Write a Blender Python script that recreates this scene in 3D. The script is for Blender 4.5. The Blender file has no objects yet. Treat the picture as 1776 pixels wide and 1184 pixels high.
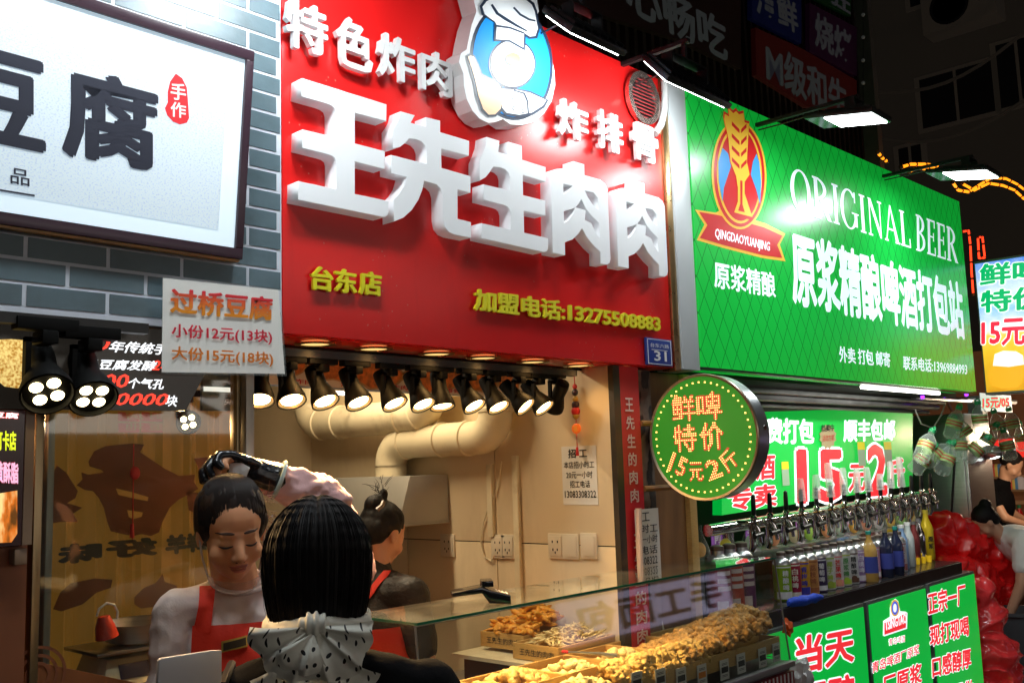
import bpy, bmesh, math, random
from mathutils import Vector, Matrix, noise
from mathutils.bvhtree import BVHTree
from mathutils.geometry import tessellate_polygon
random.seed(7)
S = bpy.context.scene
COL = S.collection
V3 = Vector

# ---------------------------------------------------------------- camera
FP, CX, CY, CAMH = 1727.0, 888.0, 592.0, 1.6          # focal length and centre in photograph pixels
def _rh(v): return V3((v[0], v[1], -v[2]))
_Z = _rh((-448, 13742, 1727)).normalized()
_X = _rh((1612, -164.5, 1727)); _X = (_X - _Z * _X.dot(_Z)).normalized()
_Y = _Z.cross(_X)
ROT = Matrix((_X, _Y, _Z))                             # camera axes -> world axes (X along the shop fronts, Y into the shops)
cam_d = bpy.data.cameras.new('camera'); cam = bpy.data.objects.new('camera', cam_d); COL.objects.link(cam)
cam.matrix_world = Matrix.Translation((0, 0, CAMH)) @ ROT.to_4x4()
cam_d.sensor_width = 36; cam_d.lens = FP / 1776 * 36; cam_d.clip_start = 0.05; cam_d.clip_end = 200
S.camera = cam
# ---------------------------------------------------------------- world (night)
W = bpy.data.worlds.new('World'); S.world = W; W.use_nodes = True
_n = W.node_tree.nodes; _bg = _n['Background']
_sky = _n.new('ShaderNodeTexSky'); _sky.sky_type = 'NISHITA'; _sky.sun_disc = False
_sky.sun_elevation = math.radians(-2); _sky.sun_rotation = math.radians(120)
W.node_tree.links.new(_sky.outputs[0], _bg.inputs[0]); _bg.inputs[1].default_value = 0.045
S.view_settings.view_transform = 'Standard'; S.view_settings.look = 'None'
S.view_settings.exposure = 0.35; S.view_settings.gamma = 1
S.view_settings.use_curve_mapping = False
S.render.engine = 'CYCLES'
S.cycles.max_bounces = 6; S.cycles.transparent_max_bounces = 12; S.cycles.sample_clamp_indirect = 4
S.cycles.caustics_reflective = False; S.cycles.caustics_refractive = False
S.cycles.use_denoising = True

def ray(px, py): return ROT @ V3((px - CX, CY - py, -FP))
def PY(px, py, y):
    d = ray(px, py); t = y / d.y; return V3((d.x * t, y, CAMH + d.z * t))
def PX(px, py, x):
    d = ray(px, py); t = x / d.x; return V3((x, d.y * t, CAMH + d.z * t))
def PZ(px, py, z):
    d = ray(px, py); t = (z - CAMH) / d.z; return V3((d.x * t, d.y * t, z))

# ---------------------------------------------------------------- materials
MATS = {}
def mat(name, col=(.5, .5, .5), rough=.5, metal=0., em=None, es=0., var=0., vs=8., bump=0., bs=40., spec=.5, coat=0., alpha=1., trans=0., sub=0., tex='Object', anis=None):
    if name in MATS: return MATS[name]
    m = bpy.data.materials.new(name); m.use_nodes = True
    nt = m.node_tree; b = nt.nodes['Principled BSDF']; L = nt.links.new
    b.inputs['Base Color'].default_value = (*col, 1); b.inputs['Roughness'].default_value = rough
    b.inputs['Metallic'].default_value = metal; b.inputs['Specular IOR Level'].default_value = spec
    b.inputs['Coat Weight'].default_value = coat; b.inputs['Coat Roughness'].default_value = .12
    b.inputs['Alpha'].default_value = alpha; b.inputs['Transmission Weight'].default_value = trans
    if sub: b.inputs['Subsurface Weight'].default_value = sub; b.inputs['Subsurface Radius'].default_value = (.01, .004, .002); b.inputs['Subsurface Scale'].default_value = 1
    if em: b.inputs['Emission Color'].default_value = (*em, 1); b.inputs['Emission Strength'].default_value = es
    if var or bump:
        tc = nt.nodes.new('ShaderNodeTexCoord')
        def nz(scale, det=6):
            n = nt.nodes.new('ShaderNodeTexNoise'); n.inputs['Scale'].default_value = scale; n.inputs['Detail'].default_value = det
            if anis:
                mp = nt.nodes.new('ShaderNodeMapping'); mp.inputs['Scale'].default_value = anis
                L(tc.outputs[tex], mp.inputs[0]); L(mp.outputs[0], n.inputs['Vector'])
            else: L(tc.outputs[tex], n.inputs['Vector'])
            return n
        if var:
            n = nz(vs); mr = nt.nodes.new('ShaderNodeMapRange'); mr.inputs[1].default_value = .3; mr.inputs[2].default_value = .7
            mr.inputs[3].default_value = 1 - var; mr.inputs[4].default_value = 1 + var * .6
            mx = nt.nodes.new('ShaderNodeVectorMath'); mx.operation = 'SCALE'; mx.inputs[0].default_value = col
            L(n.outputs['Fac'], mr.inputs[0]); L(mr.outputs[0], mx.inputs['Scale']); L(mx.outputs[0], b.inputs['Base Color'])
            mr2 = nt.nodes.new('ShaderNodeMapRange'); mr2.inputs[1].default_value = .3; mr2.inputs[2].default_value = .7
            mr2.inputs[3].default_value = max(.02, rough * (1 - var * .5)); mr2.inputs[4].default_value = min(1, rough * (1 + var * .5))
            L(n.outputs['Fac'], mr2.inputs[0]); L(mr2.outputs[0], b.inputs['Roughness'])
        if bump:
            n = nz(bs); bp = nt.nodes.new('ShaderNodeBump'); bp.inputs['Strength'].default_value = bump; bp.inputs['Distance'].default_value = .004
            L(n.outputs['Fac'], bp.inputs['Height']); L(bp.outputs[0], b.inputs['Normal'])
    MATS[name] = m; return m

def stains(m, c2, scale, lo, hi, amt):
    nt = m.node_tree; tc = nt.nodes.new('ShaderNodeTexCoord'); mp = nt.nodes.new('ShaderNodeMapping'); mp.inputs['Scale'].default_value = scale
    n = nt.nodes.new('ShaderNodeTexNoise'); n.inputs['Scale'].default_value = 1; n.inputs['Detail'].default_value = 9; n.inputs['Roughness'].default_value = .65
    nt.links.new(tc.outputs['Object'], mp.inputs[0]); nt.links.new(mp.outputs[0], n.inputs['Vector'])
    r = nt.nodes.new('ShaderNodeMapRange'); r.inputs[1].default_value = lo; r.inputs[2].default_value = hi; r.inputs[3].default_value = 0; r.inputs[4].default_value = amt
    nt.links.new(n.outputs['Fac'], r.inputs[0]); mix_color_nodes(m, r.outputs[0], c2)
def mix_color_nodes(m, fac_socket, c2, links=('Base Color',), strength=1.):
    """blend what feeds the Base Color towards c2 by a factor socket"""
    nt = m.node_tree; b = nt.nodes['Principled BSDF']; mx = nt.nodes.new('ShaderNodeMix'); mx.data_type = 'RGBA'
    inp = b.inputs['Base Color']
    if inp.is_linked: nt.links.new(inp.links[0].from_socket, mx.inputs[6])
    else: mx.inputs[6].default_value = inp.default_value
    mx.inputs[7].default_value = (*c2, 1); nt.links.new(fac_socket, mx.inputs[0]); nt.links.new(mx.outputs[2], inp)
    return mx

def glass_mat(name, tint=(.93, .97, .95), r0=.0, dirt=.03):
    m = bpy.data.materials.new(name); m.use_nodes = True; nt = m.node_tree; nt.nodes.clear(); L = nt.links.new
    o = nt.nodes.new('ShaderNodeOutputMaterial'); t = nt.nodes.new('ShaderNodeBsdfTransparent'); t.inputs[0].default_value = (*tint, 1)
    g = nt.nodes.new('ShaderNodeBsdfGlossy'); g.inputs['Roughness'].default_value = .03; g.inputs[0].default_value = (1, 1, 1, 1)
    f = nt.nodes.new('ShaderNodeLayerWeight'); f.inputs[0].default_value = .5
    pw_ = nt.nodes.new('ShaderNodeMath'); pw_.operation = 'POWER'; pw_.inputs[1].default_value = 4; L(f.outputs['Facing'], pw_.inputs[0])
    a = nt.nodes.new('ShaderNodeMath'); a.operation = 'MULTIPLY_ADD'; a.inputs[1].default_value = .9; a.inputs[2].default_value = .04 + r0; L(pw_.outputs[0], a.inputs[0]); a.use_clamp = True
    x = nt.nodes.new('ShaderNodeMixShader'); L(a.outputs[0], x.inputs[0]); L(t.outputs[0], x.inputs[1]); L(g.outputs[0], x.inputs[2])
    d = nt.nodes.new('ShaderNodeBsdfDiffuse'); d.inputs[0].default_value = (.7, .75, .72, 1)
    tc = nt.nodes.new('ShaderNodeTexCoord'); n = nt.nodes.new('ShaderNodeTexNoise'); n.inputs['Scale'].default_value = 6; n.inputs['Detail'].default_value = 8
    L(tc.outputs['Object'], n.inputs['Vector']); mr = nt.nodes.new('ShaderNodeMapRange'); mr.inputs[1].default_value = .45; mr.inputs[2].default_value = .8
    mr.inputs[3].default_value = dirt * .3; mr.inputs[4].default_value = dirt * 2.5; L(n.outputs['Fac'], mr.inputs[0])
    x2 = nt.nodes.new('ShaderNodeMixShader'); L(mr.outputs[0], x2.inputs[0]); L(x.outputs[0], x2.inputs[1]); L(d.outputs[0], x2.inputs[2])
    L(x2.outputs[0], o.inputs[0]); MATS[name] = m; return m

def film(name, tint, dens=.12, edge=.75, rough=.12):      # thin clear plastic: see-through face on, whiter towards its edges
    m = bpy.data.materials.new(name); m.use_nodes = True; nt = m.node_tree; L = nt.links.new; b = nt.nodes['Principled BSDF']; o = nt.nodes['Material Output']
    b.inputs['Base Color'].default_value = (*tint, 1); b.inputs['Roughness'].default_value = rough; b.inputs['Specular IOR Level'].default_value = .9
    t = nt.nodes.new('ShaderNodeBsdfTransparent'); f = nt.nodes.new('ShaderNodeLayerWeight'); f.inputs[0].default_value = .5
    p = nt.nodes.new('ShaderNodeMath'); p.operation = 'POWER'; p.inputs[1].default_value = 2.5; L(f.outputs['Facing'], p.inputs[0])
    a = nt.nodes.new('ShaderNodeMath'); a.operation = 'MULTIPLY_ADD'; a.inputs[1].default_value = edge; a.inputs[2].default_value = dens; a.use_clamp = True; L(p.outputs[0], a.inputs[0])
    tc = nt.nodes.new('ShaderNodeTexCoord'); n = nt.nodes.new('ShaderNodeTexNoise'); n.inputs['Scale'].default_value = 30; L(tc.outputs['Object'], n.inputs['Vector']); bp = nt.nodes.new('ShaderNodeBump'); bp.inputs['Strength'].default_value = .6; bp.inputs['Distance'].default_value = .004
    L(n.outputs['Fac'], bp.inputs['Height']); L(bp.outputs[0], b.inputs['Normal'])
    x = nt.nodes.new('ShaderNodeMixShader'); L(a.outputs[0], x.inputs[0]); L(t.outputs[0], x.inputs[1]); L(b.outputs[0], x.inputs[2]); L(x.outputs[0], o.inputs[0]); MATS[name] = m; return m
def emis(name, col, s=1., base=None, rough=.25):
    return mat(name, base or col, rough, em=col, es=s)

# ---------------------------------------------------------------- objects
def thing(name, label, cat, loc=(0, 0, 0), rotz=0, group=None, kind=None):
    o = bpy.data.objects.new(name, None); COL.objects.link(o); o.empty_display_size = .05
    o.location = loc; o.rotation_euler = (0, 0, rotz)
    tag(o, label, cat, group, kind); return o
def tag(o, label=None, cat=None, group=None, kind=None):
    if label: o['label'] = label
    if cat: o['category'] = cat
    if group: o['group'] = group
    if kind: o['kind'] = kind
    return o
def link(name, me, parent=None, mats=None, off=None, label=None):
    if mats is not None:
        me.materials.clear()
        for m in (mats if isinstance(mats, (list, tuple)) else [mats]): me.materials.append(m)
    o = bpy.data.objects.new(name, me); COL.objects.link(o)
    if parent: o.parent = parent
    if off is not None: o.location = off
    if label: o['label'] = label
    return o
def copy_tree(o, parent=None):
    c = o.copy(); COL.objects.link(c)
    if parent: c.parent = parent
    for ch in list(o.children): copy_tree(ch, c)
    return c

class MB:
    def __init__(s, org=(0, 0, 0)): s.v = []; s.f = []; s.m = []; s.mi = 0; s.o = V3(org)
    def add(s, vs, fs):
        n = len(s.v); s.v += [tuple(V3(p) - s.o) for p in vs]; s.f += [tuple(i + n for i in f) for f in fs]; s.m += [s.mi] * len(fs); return s
    def box(s, a, b, rot=None, piv=None):
        a = V3(a); b = V3(b)
        vs = [V3((x, y, z)) for x in (a.x, b.x) for y in (a.y, b.y) for z in (a.z, b.z)]
        if rot is not None:
            c = V3(piv) if piv is not None else (a + b) / 2; vs = [c + rot @ (p - c) for p in vs]
        return s.add(vs, [(0, 1, 3, 2), (4, 6, 7, 5), (0, 4, 5, 1), (2, 3, 7, 6), (0, 2, 6, 4), (1, 5, 7, 3)])
    def slab(s, O, U, Vv, N):      # parallelepiped
        O, U, Vv, N = V3(O), V3(U), V3(Vv), V3(N)
        vs = [O + U * i + Vv * j + N * k for i in (0, 1) for j in (0, 1) for k in (0, 1)]
        return s.add(vs, [(0, 1, 3, 2), (4, 6, 7, 5), (0, 4, 5, 1), (2, 3, 7, 6), (0, 2, 6, 4), (1, 5, 7, 3)])
    def tube(s, pts, r, n=10, cap=True):
        pts = [V3(p) for p in pts]; rs = r if isinstance(r, (list, tuple)) else [r] * len(pts)
        up = None; rings = []
        for i, p in enumerate(pts):
            d = (pts[min(i + 1, len(pts) - 1)] - pts[max(i - 1, 0)])
            d = d.normalized() if d.length > 1e-9 else V3((0, 0, 1))
            if up is None: up = d.orthogonal().normalized()
            up = (up - d * up.dot(d)); up = up.normalized() if up.length > 1e-6 else d.orthogonal().normalized()
            w = d.cross(up)
            rings.append([p + (up * math.cos(2 * math.pi * k / n) + w * math.sin(2 * math.pi * k / n)) * rs[i] for k in range(n)])
        vs = [q for rg in rings for q in rg]; fs = []
        for i in range(len(pts) - 1):
            for k in range(n):
                a = i * n + k; b = i * n + (k + 1) % n; fs.append((a, b, b + n, a + n))
        if cap: fs += [tuple(range(n))[::-1], tuple((len(pts) - 1) * n + k for k in range(n))]
        return s.add(vs, fs)
    def lathe(s, prof, c=(0, 0, 0), ax=(0, 0, 1), n=16, cap=True):
        ax = V3(ax).normalized(); u = ax.orthogonal().normalized(); w = ax.cross(u); c = V3(c)
        vs = [c + ax * h + (u * math.cos(2 * math.pi * k / n) + w * math.sin(2 * math.pi * k / n)) * r for r, h in prof for k in range(n)]
        fs = []
        for i in range(len(prof) - 1):
            for k in range(n):
                a = i * n + k; b = i * n + (k + 1) % n; fs.append((a, b, b + n, a + n))
        if cap: fs += [tuple(range(n))[::-1], tuple((len(prof) - 1) * n + k for k in range(n))]
        return s.add(vs, fs)
    def ell(s, c, r, rot=None, nu=14, nv=9):
        c = V3(c); r = r if isinstance(r, (tuple, list)) else (r, r, r); vs = []
        for j in range(1, nv):
            ph = math.pi * j / nv
            for i in range(nu):
                th = 2 * math.pi * i / nu
                p = V3((r[0] * math.sin(ph) * math.cos(th), r[1] * math.sin(ph) * math.sin(th), r[2] * math.cos(ph)))
                vs.append(c + (rot @ p if rot is not None else p))
        t = V3((0, 0, r[2])); t = rot @ t if rot is not None else t
        vs += [c + t, c - t]; T = len(vs) - 2; fs = []
        for j in range(nv - 2):
            for i in range(nu):
                a = j * nu + i; b = j * nu + (i + 1) % nu; fs.append((a, a + nu, b + nu, b))
        for i in range(nu):
            fs.append((T, i, (i + 1) % nu)); q = (nv - 2) * nu; fs.append((T + 1, q + (i + 1) % nu, q + i))
        return s.add(vs, fs)
    def poly(s, pts, N=None, depth=0.):     # polygon in space, optional thickness along N (front = pts + N*depth)
        pts = [V3(p) for p in pts]; tris = tessellate_polygon([pts]); n = len(pts)
        if not depth: return s.add(pts, [tuple(t) for t in tris])
        N = V3(N); vs = [p + N * depth for p in pts] + pts
        fs = [tuple(t) for t in tris] + [tuple(i + n for i in t)[::-1] for t in tris]
        fs += [(i, (i + 1) % n, (i + 1) % n + n, i + n) for i in range(n)]
        return s.add(vs, fs)
    def mesh(s, name='m'):
        me = bpy.data.meshes.new(name); me.from_pydata(s.v, [], s.f)
        me.polygons.foreach_set('material_index', s.m); me.update(); return me
    def build(s, name, mats, parent=None, smooth=False, bevel=0., label=None, ang=40):
        me = s.mesh(name)
        bm = bmesh.new(); bm.from_mesh(me); bmesh.ops.recalc_face_normals(bm, faces=bm.faces)
        if bevel:
            es = [e for e in bm.edges if len(e.link_faces) == 2 and e.calc_face_angle(0) > .6]
            bmesh.ops.bevel(bm, geom=es, offset=bevel, segments=2, profile=.6, affect='EDGES', clamp_overlap=True)
        bm.to_mesh(me); bm.free()
        if smooth or bevel:
            me.shade_smooth(); me.set_sharp_from_angle(angle=math.radians(ang))
        return link(name, me, parent, mats, label=label)
def org(o): return o.location.copy() if o else V3((0, 0, 0))
def B(parent=None): return MB(org(parent))           # world-coordinate builder for a thing whose Empty is unrotated

# ---------------------------------------------------------------- lettering
_tc = {}
def glyphs(s, bold, ext):
    key = (s, bold, ext)
    if key in _tc: return _tc[key]
    c = bpy.data.curves.new('lettering', 'FONT'); c.body = s; c.resolution_u = 2; c.offset = .008 if bold else 0.
    c.fill_mode = 'BOTH'; c.extrude = .5 if ext else 0.
    o = bpy.data.objects.new('lettering', c); COL.objects.link(o); bpy.context.view_layer.update()
    me = bpy.data.meshes.new_from_object(o.evaluated_get(bpy.context.evaluated_depsgraph_get()))
    vs = [tuple(v.co) for v in me.vertices]; fs = [tuple(p.vertices) for p in me.polygons]
    bpy.data.objects.remove(o); bpy.data.meshes.remove(me); bpy.data.curves.remove(c)
    x0 = min(v[0] for v in vs); x1 = max(v[0] for v in vs); y0 = min(v[1] for v in vs); y1 = max(v[1] for v in vs)
    _tc[key] = (vs, fs, x0, x1, y0, y1); return _tc[key]
SH = {0: [(0, 0)], 1: [(0, 0)], 2: [(-.014, 0), (.014, 0), (0, .011), (0, -.011)],
      3: [(-.028, 0), (.028, 0), (0, .022), (0, -.022), (.02, .016), (-.02, -.016), (0, 0)],
      4: [(.06 * math.cos(a * .785), .06 * math.sin(a * .785)) for a in range(8)] + [(0, 0)]}
def text(parent, name, s, O, U, Vv, m, bold=1, depth=0., off=.002, shear=0., flip=False, label=None, rim=None, box=None):
    """lettering whose bounding box is the parallelogram O, O+U, O+V; it stands `off` in front of the plane"""
    O, U, Vv = V3(O), V3(U), V3(Vv); N = U.cross(Vv).normalized()
    if flip: N = -N
    if rim: text(parent, name, s, O, U, Vv, rim, 4, 0., off - .0012, shear, flip)
    vs, fs, x0, x1, y0, y1 = glyphs(s, bold > 0, depth > 0)
    mb = MB(org(parent)); zl = 0
    for dx, dy in SH[bold]:
        P = []
        for (x, y, z) in vs:
            a = (x + dx - x0) / (x1 - x0); b = (y + dy - y0) / (y1 - y0)
            n = off + ((z + .5) * (depth + zl) if depth else zl)
            P.append(O + U * (a + shear * b) + Vv * b + N * n)
        mb.add(P, fs); zl += .00012
    return mb.build(name, m, parent, label=label)
def tF(parent, name, s, bl, br, tl, y, m, **k):       # lettering on a plane parallel to the shop fronts, corners measured
    O = PY(*bl, y); return text(parent, name, s, O, PY(*br, y) - O, PY(*tl, y) - O, m, **k)
def tU(parent, name, s, xl, xr, yt, yb, y, m, **k):    # upright box: left, right and the top and bottom at its centre
    xc = (xl + xr) / 2; a = PY(xl, yb, y); b = PY(xr, yb, y); t = PY(xc, yt, y).z; c = PY(xc, yb, y).z
    return text(parent, name, s, (a.x, y, c), (b.x - a.x, 0, 0), (0, 0, t - c), m, **k)

def remesh(mb, voxel, name, mats, parent=None, smooth=2, disp=None):
    me = mb.mesh(name); o = bpy.data.objects.new('t', me); COL.objects.link(o)
    r = o.modifiers.new('r', 'REMESH'); r.mode = 'VOXEL'; r.voxel_size = voxel; r.use_smooth_shade = True
    if smooth:
        q = o.modifiers.new('s', 'SMOOTH'); q.iterations = smooth; q.factor = .6
    bpy.context.view_layer.update()
    me2 = bpy.data.meshes.new_from_object(o.evaluated_get(bpy.context.evaluated_depsgraph_get()))
    bpy.data.objects.remove(o); bpy.data.meshes.remove(me)
    if disp:
        ns = [v.normal.copy() for v in me2.vertices]
        for v, n in zip(me2.vertices, ns): v.co += n * disp(v.co, n)
    me2.name = name; me2.shade_smooth()
    return link(name, me2, parent, mats)

# ---------------------------------------------------------------- palette
white = mat('white_plastic', (.8, .8, .8), .35, var=.06, vs=20)
brickm = mat('brick_print', (.11, .165, .195), .35, var=.18, vs=9, bump=.12, bs=60)
grout = mat('grout', (.62, .66, .74), .45, var=.1)
frame_p = mat('purple_frame', (.045, .022, .035), .3, var=.15)
spotb = mat('spot_black', (.003, .003, .003), .55, spec=.12)
black = mat('black_metal', (.012, .012, .013), .38, var=.2, vs=30)
blackp = mat('black_plastic', (.015, .015, .016), .3)
chrome = mat('chrome', (.75, .75, .76), .12, 1., var=.12, vs=30)
steel = mat('brushed_steel', (.42, .42, .42), .3, .95, var=.12, vs=5, bump=.08, bs=60, anis=(1, 1, 30))
brass = mat('brass_trim', (.55, .36, .16), .28, .9, var=.2, vs=10)
alum = mat('aluminium', (.6, .61, .62), .3, .9, var=.1, vs=12)
redp = mat('red_panel', (.80, .012, .012), .30, var=.07, vs=2.5, bump=.03, bs=3)
def _specks(m):      # insects and dust stuck to the red panel
    nt = m.node_tree; tc = nt.nodes.new('ShaderNodeTexCoord'); v = nt.nodes.new('ShaderNodeTexVoronoi'); v.inputs['Scale'].default_value = 55
    n = nt.nodes.new('ShaderNodeTexNoise'); n.inputs['Scale'].default_value = 5; L = nt.links.new
    L(tc.outputs['Object'], v.inputs['Vector']); L(tc.outputs['Object'], n.inputs['Vector'])
    a = nt.nodes.new('ShaderNodeMath'); a.operation = 'LESS_THAN'; a.inputs[1].default_value = .13; L(v.outputs['Distance'], a.inputs[0])
    b = nt.nodes.new('ShaderNodeMath'); b.operation = 'GREATER_THAN'; b.inputs[1].default_value = .56; L(n.outputs['Fac'], b.inputs[0])
    c = nt.nodes.new('ShaderNodeMath'); c.operation = 'MULTIPLY'; L(a.outputs[0], c.inputs[0]); L(b.outputs[0], c.inputs[1])
    d = nt.nodes.new('ShaderNodeMath'); d.operation = 'MULTIPLY'; d.inputs[1].default_value = .35; L(c.outputs[0], d.inputs[0])
    mix_color_nodes(m, d.outputs[0], (.6, .4, .3))
_specks(redp); stains(redp, (.30, .004, .006), (9, 1, 1.2), .55, .8, .25)
letw = mat('letter_white', (.78, .80, .83), .6, spec=.25, em=(.9, .95, 1), es=.08, var=.03)
lets = mat('small_letter_white', (.75, .75, .76), .35, var=.06, vs=30)
yel = mat('letter_yellow', (.80, .74, .02), .4, var=.1)
glow = emis('lamp_glow', (.93, 1, .98), 14)
warmglow = emis('warm_glow', (1, .72, .30), 14)
cream = mat('cream_wall', (.76, .62, .41), .5, var=.07, vs=3, bump=.06, bs=30)
stains(cream, (.30, .18, .07), (2.5, 2.5, .9), .5, .8, .55)
creamp = mat('cream_pvc', (.76, .66, .45), .35, var=.10, vs=6)
stains(creamp, (.28, .16, .05), (7, 7, 7), .52, .78, .6); stains(brickm, (.05, .06, .06), (5, 5, 9), .5, .8, .5); stains(white, (.4, .36, .3), (8, 8, 8), .55, .8, .4)
wood = mat('tray_wood', (.60, .36, .11), .45, var=.16, vs=7, anis=(6, 6, 60), bump=.15, bs=30)
dark = mat('dark_void', (.01, .009, .008), .7)
ink = mat('black_ink', (.012, .012, .014), .5)
paper = mat('paper', (.74, .72, .68), .6, var=.06, vs=14)
GLASS = glass_mat('window_glass', (.93, .95, .93), 0., .012)
CGLASS = glass_mat('case_glass', (.95, .98, .96), .0, .02)
gedge = mat('glass_edge', (.02, .16, .09), .12, spec=.8, coat=.5)

# ================================================================ structure
def struct(name, mb, m, **k):
    o = mb.build(name, m, **k); o['kind'] = 'structure'; return o
asph = mat('asphalt', (.05, .05, .052), .5, var=.3, vs=3, bump=.4, bs=80)
struct('ground', MB().add([(-15, -15, 0), (40, -15, 0), (40, 30, 0), (-15, 30, 0)], [(0, 1, 2, 3)]), asph)
struct('shop_floor', MB().box((.5, 2.1, .004), (2.7, 4.4, .06)), mat('floor_tile', (.18, .14, .10), .4, var=.2))
# interior of the fried meat shop: side wall (panels), back wall, ceiling
XW = 2.70
struct('shop_ceiling', MB().box((.3, 2.17, 2.42), (2.9, 4.4, 2.47)), mat('ceiling', (.30, .24, .17), .6, var=.1))
sw = struct('side_wall', MB().box((XW + .012, 2.05, 0), (XW + .09, 4.4, 2.42)), dark)
for a, b in [(2.05, 2.60), (2.60, 3.10), (3.10, 3.75), (3.75, 4.4)]:
    for z0, z1 in [(.06, 1.325), (1.325, 2.41)]:
        MB().box((XW, a + .002, z0 + .002), (XW + .011, b - .002, z1 - .002)).build('wall_panel', cream, sw, bevel=.001)
darkwall = mat('grey_wall', (.20, .17, .13), .5, var=.1, vs=3)
bw = struct('back_wall', MB().box((1.49, 4.412, 0), (2.8, 4.5, 2.42)), dark)
for a, b in [(1.49, 1.75), (1.75, 2.2), (2.2, 2.69)]:
    MB().box((a + .003, 4.4, .06), (b - .003, 4.411, 2.41)).build('wall_panel', darkwall, bw)
struct('partition_wall', MB().box((1.478, 2.37, 0), (1.488, 4.4, 2.42)), darkwall)

# ================================================================ brick fascia of the bean curd shop
F = 2.0
bf = thing('brick_fascia', 'blue-grey brick-pattern shop fascia with pale joints behind the framed bean curd sign', 'wall', (.3, F, 1.9))
B(bf).box((.25, F + .0016, 1.925), (1.3595, F + .05, 3.0)).build('grout_panel', grout, bf)
course, bl_ = .0483, .1668
zt = 1.943; rows = int((2.99 - zt) / course)
for r in range(rows):
    z = zt + r * course
    off = (r % 2) * bl_ / 2
    x = .265 + .0 - off + .0045
    while x < 1.35:
        a = max(x, .255); b = min(x + bl_ - .009, 1.3555)
        if b - a > .012:
            B(bf).box((a, F, z), (b, F + .0015, z + course - .0075)).build('brick', brickm, bf)
        x += bl_
B(bf).box((.25, F, 1.925), (1.3595, F + .0015, 1.938)).build('lower_edge', grout, bf)
B(bf).box((.25, F + .002, 1.921), (1.3595, 2.06, 1.9245)).build('soffit', black, bf)

# ================================================================ framed bean curd sign (leans out at the top)
TL, BL, BR, TR = PY(0, -104, 1.93), PY(0, 398, 1.985), PY(412, 452, 1.985), PY(415, 84, 1.93)
BL = PY(0, 396, 1.985)
zb = BR.z; xr = BR.x; xl = .40; y0, y1 = 1.975, 1.925; ztop = PY(415, 84, y1).z
ts = thing('framed_sign', 'white framed bean curd sign with dark characters and red seal on the brick fascia', 'sign', (.8, 1.98, zb))
def TSp(u, v, d=0.):    # u in metres from the left, v 0..1 up the sign, d out of its face
    e = V3((0, y1 - y0, ztop - zb)); n = V3((0, -(ztop - zb), (y1 - y0))).normalized()
    return V3((xl + u, y0, zb)) + e * v + n * d
w_ = xr - xl; eV = TSp(0, 1) - TSp(0, 0); nV = TSp(0, 0, 1) - TSp(0, 0)
cloth = mat('sign_cloth_print', (.72, .78, .80), .5, em=(.60, .80, 1.), es=.28)
def _linen(m):
    nt = m.node_tree; b = nt.nodes['Principled BSDF']; L = nt.links.new; tc = nt.nodes.new('ShaderNodeTexCoord')
    mp = nt.nodes.new('ShaderNodeMapping'); mp.inputs['Scale'].default_value = (230, 1, 300); L(tc.outputs['Object'], mp.inputs[0])
    n = nt.nodes.new('ShaderNodeTexNoise'); n.inputs['Scale'].default_value = 1; n.inputs['Detail'].default_value = 2; L(mp.outputs[0], n.inputs['Vector'])
    mr = nt.nodes.new('ShaderNodeMapRange'); mr.inputs[1].default_value = .5; mr.inputs[2].default_value = .7; mr.inputs[3].default_value = 0; mr.inputs[4].default_value = .5
    L(n.outputs['Fac'], mr.inputs[0]); mix_color_nodes(m, mr.outputs[0], (.30, .36, .38))
_linen(cloth)
fw = .03
B(ts).slab(TSp(0, 0, -.02), (w_, 0, 0), eV, nV * .02).build('sign_box', frame_p, ts)
for nm, a in [('frame_rail', (TSp(0, 0), V3((w_, 0, 0)), eV * (fw / .6), nV * .012)), ('frame_rail', (TSp(0, 1 - fw / .6), V3((w_, 0, 0)), eV * (fw / .6), nV * .012)),
              ('frame_rail', (TSp(w_ - fw * .65, fw / .6), V3((fw * .65, 0, 0)), eV * (1 - 2 * fw / .6), nV * .012))]:
    B(ts).slab(*a).build(nm, frame_p, ts, bevel=.002)
B(ts).slab(TSp(0, fw / .6, .001), (w_ - fw * .65, 0, 0), eV * (1 - 2 * fw / .6), nV * .003).build('sign_face', mat('sign_white', (.78, .82, .84), .35, em=(.62, .84, 1.), es=.45), ts)
B(ts).slab(TSp(0, .125, .0045), (w_ - .062, 0, 0), eV * .75, nV * .001).build('linen_print', cloth, ts)
B(ts).slab(TSp(0, -.012, -.02), (w_ - .004, 0, 0), eV * .011, nV * .025).build('wood_strip', mat('strip_wood', (.5, .28, .1), .5, var=.2), ts)
navy = mat('navy_print', (.028, .032, .055), .45)
def tS(s, bl, br, tl, m, **k):      # lettering on the leaning face from measured corners
    o = TSp(0, 0, .006); n = nV
    def hit(p):
        d = ray(*p); t = (o - V3((0, 0, CAMH))).dot(n) / d.dot(n); return V3((0, 0, CAMH)) + d * t
    O = hit(bl); return text(ts, 'lettering', s, O, hit(br) - O, hit(tl) - O, m, off=.0006, **k)
tS('腐', (112, 268), (270, 300), (112, 112), navy, bold=3)
tS('豆', (-85, 228), (75, 262), (-85, 68), navy, bold=3)
tS('品', (18, 318), (51, 324), (18, 290), navy)
seal = MB(ts.location)
o = TSp(0, 0, .0062)
def hitS(p):
    d = ray(*p); t = (o - V3((0, 0, CAMH))).dot(nV) / d.dot(nV); return V3((0, 0, CAMH)) + d * t
seal.poly([hitS(p) for p in [(305, 128), (316, 136), (324, 152), (326, 175), (328, 205), (324, 213), (312, 216), (300, 211), (290, 200), (286, 188), (291, 178), (291, 160), (295, 142)]])
seal.build('red_seal', mat('seal_red', (.75, .03, .04), .4, em=(.8, .05, .06), es=.2), ts)
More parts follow.
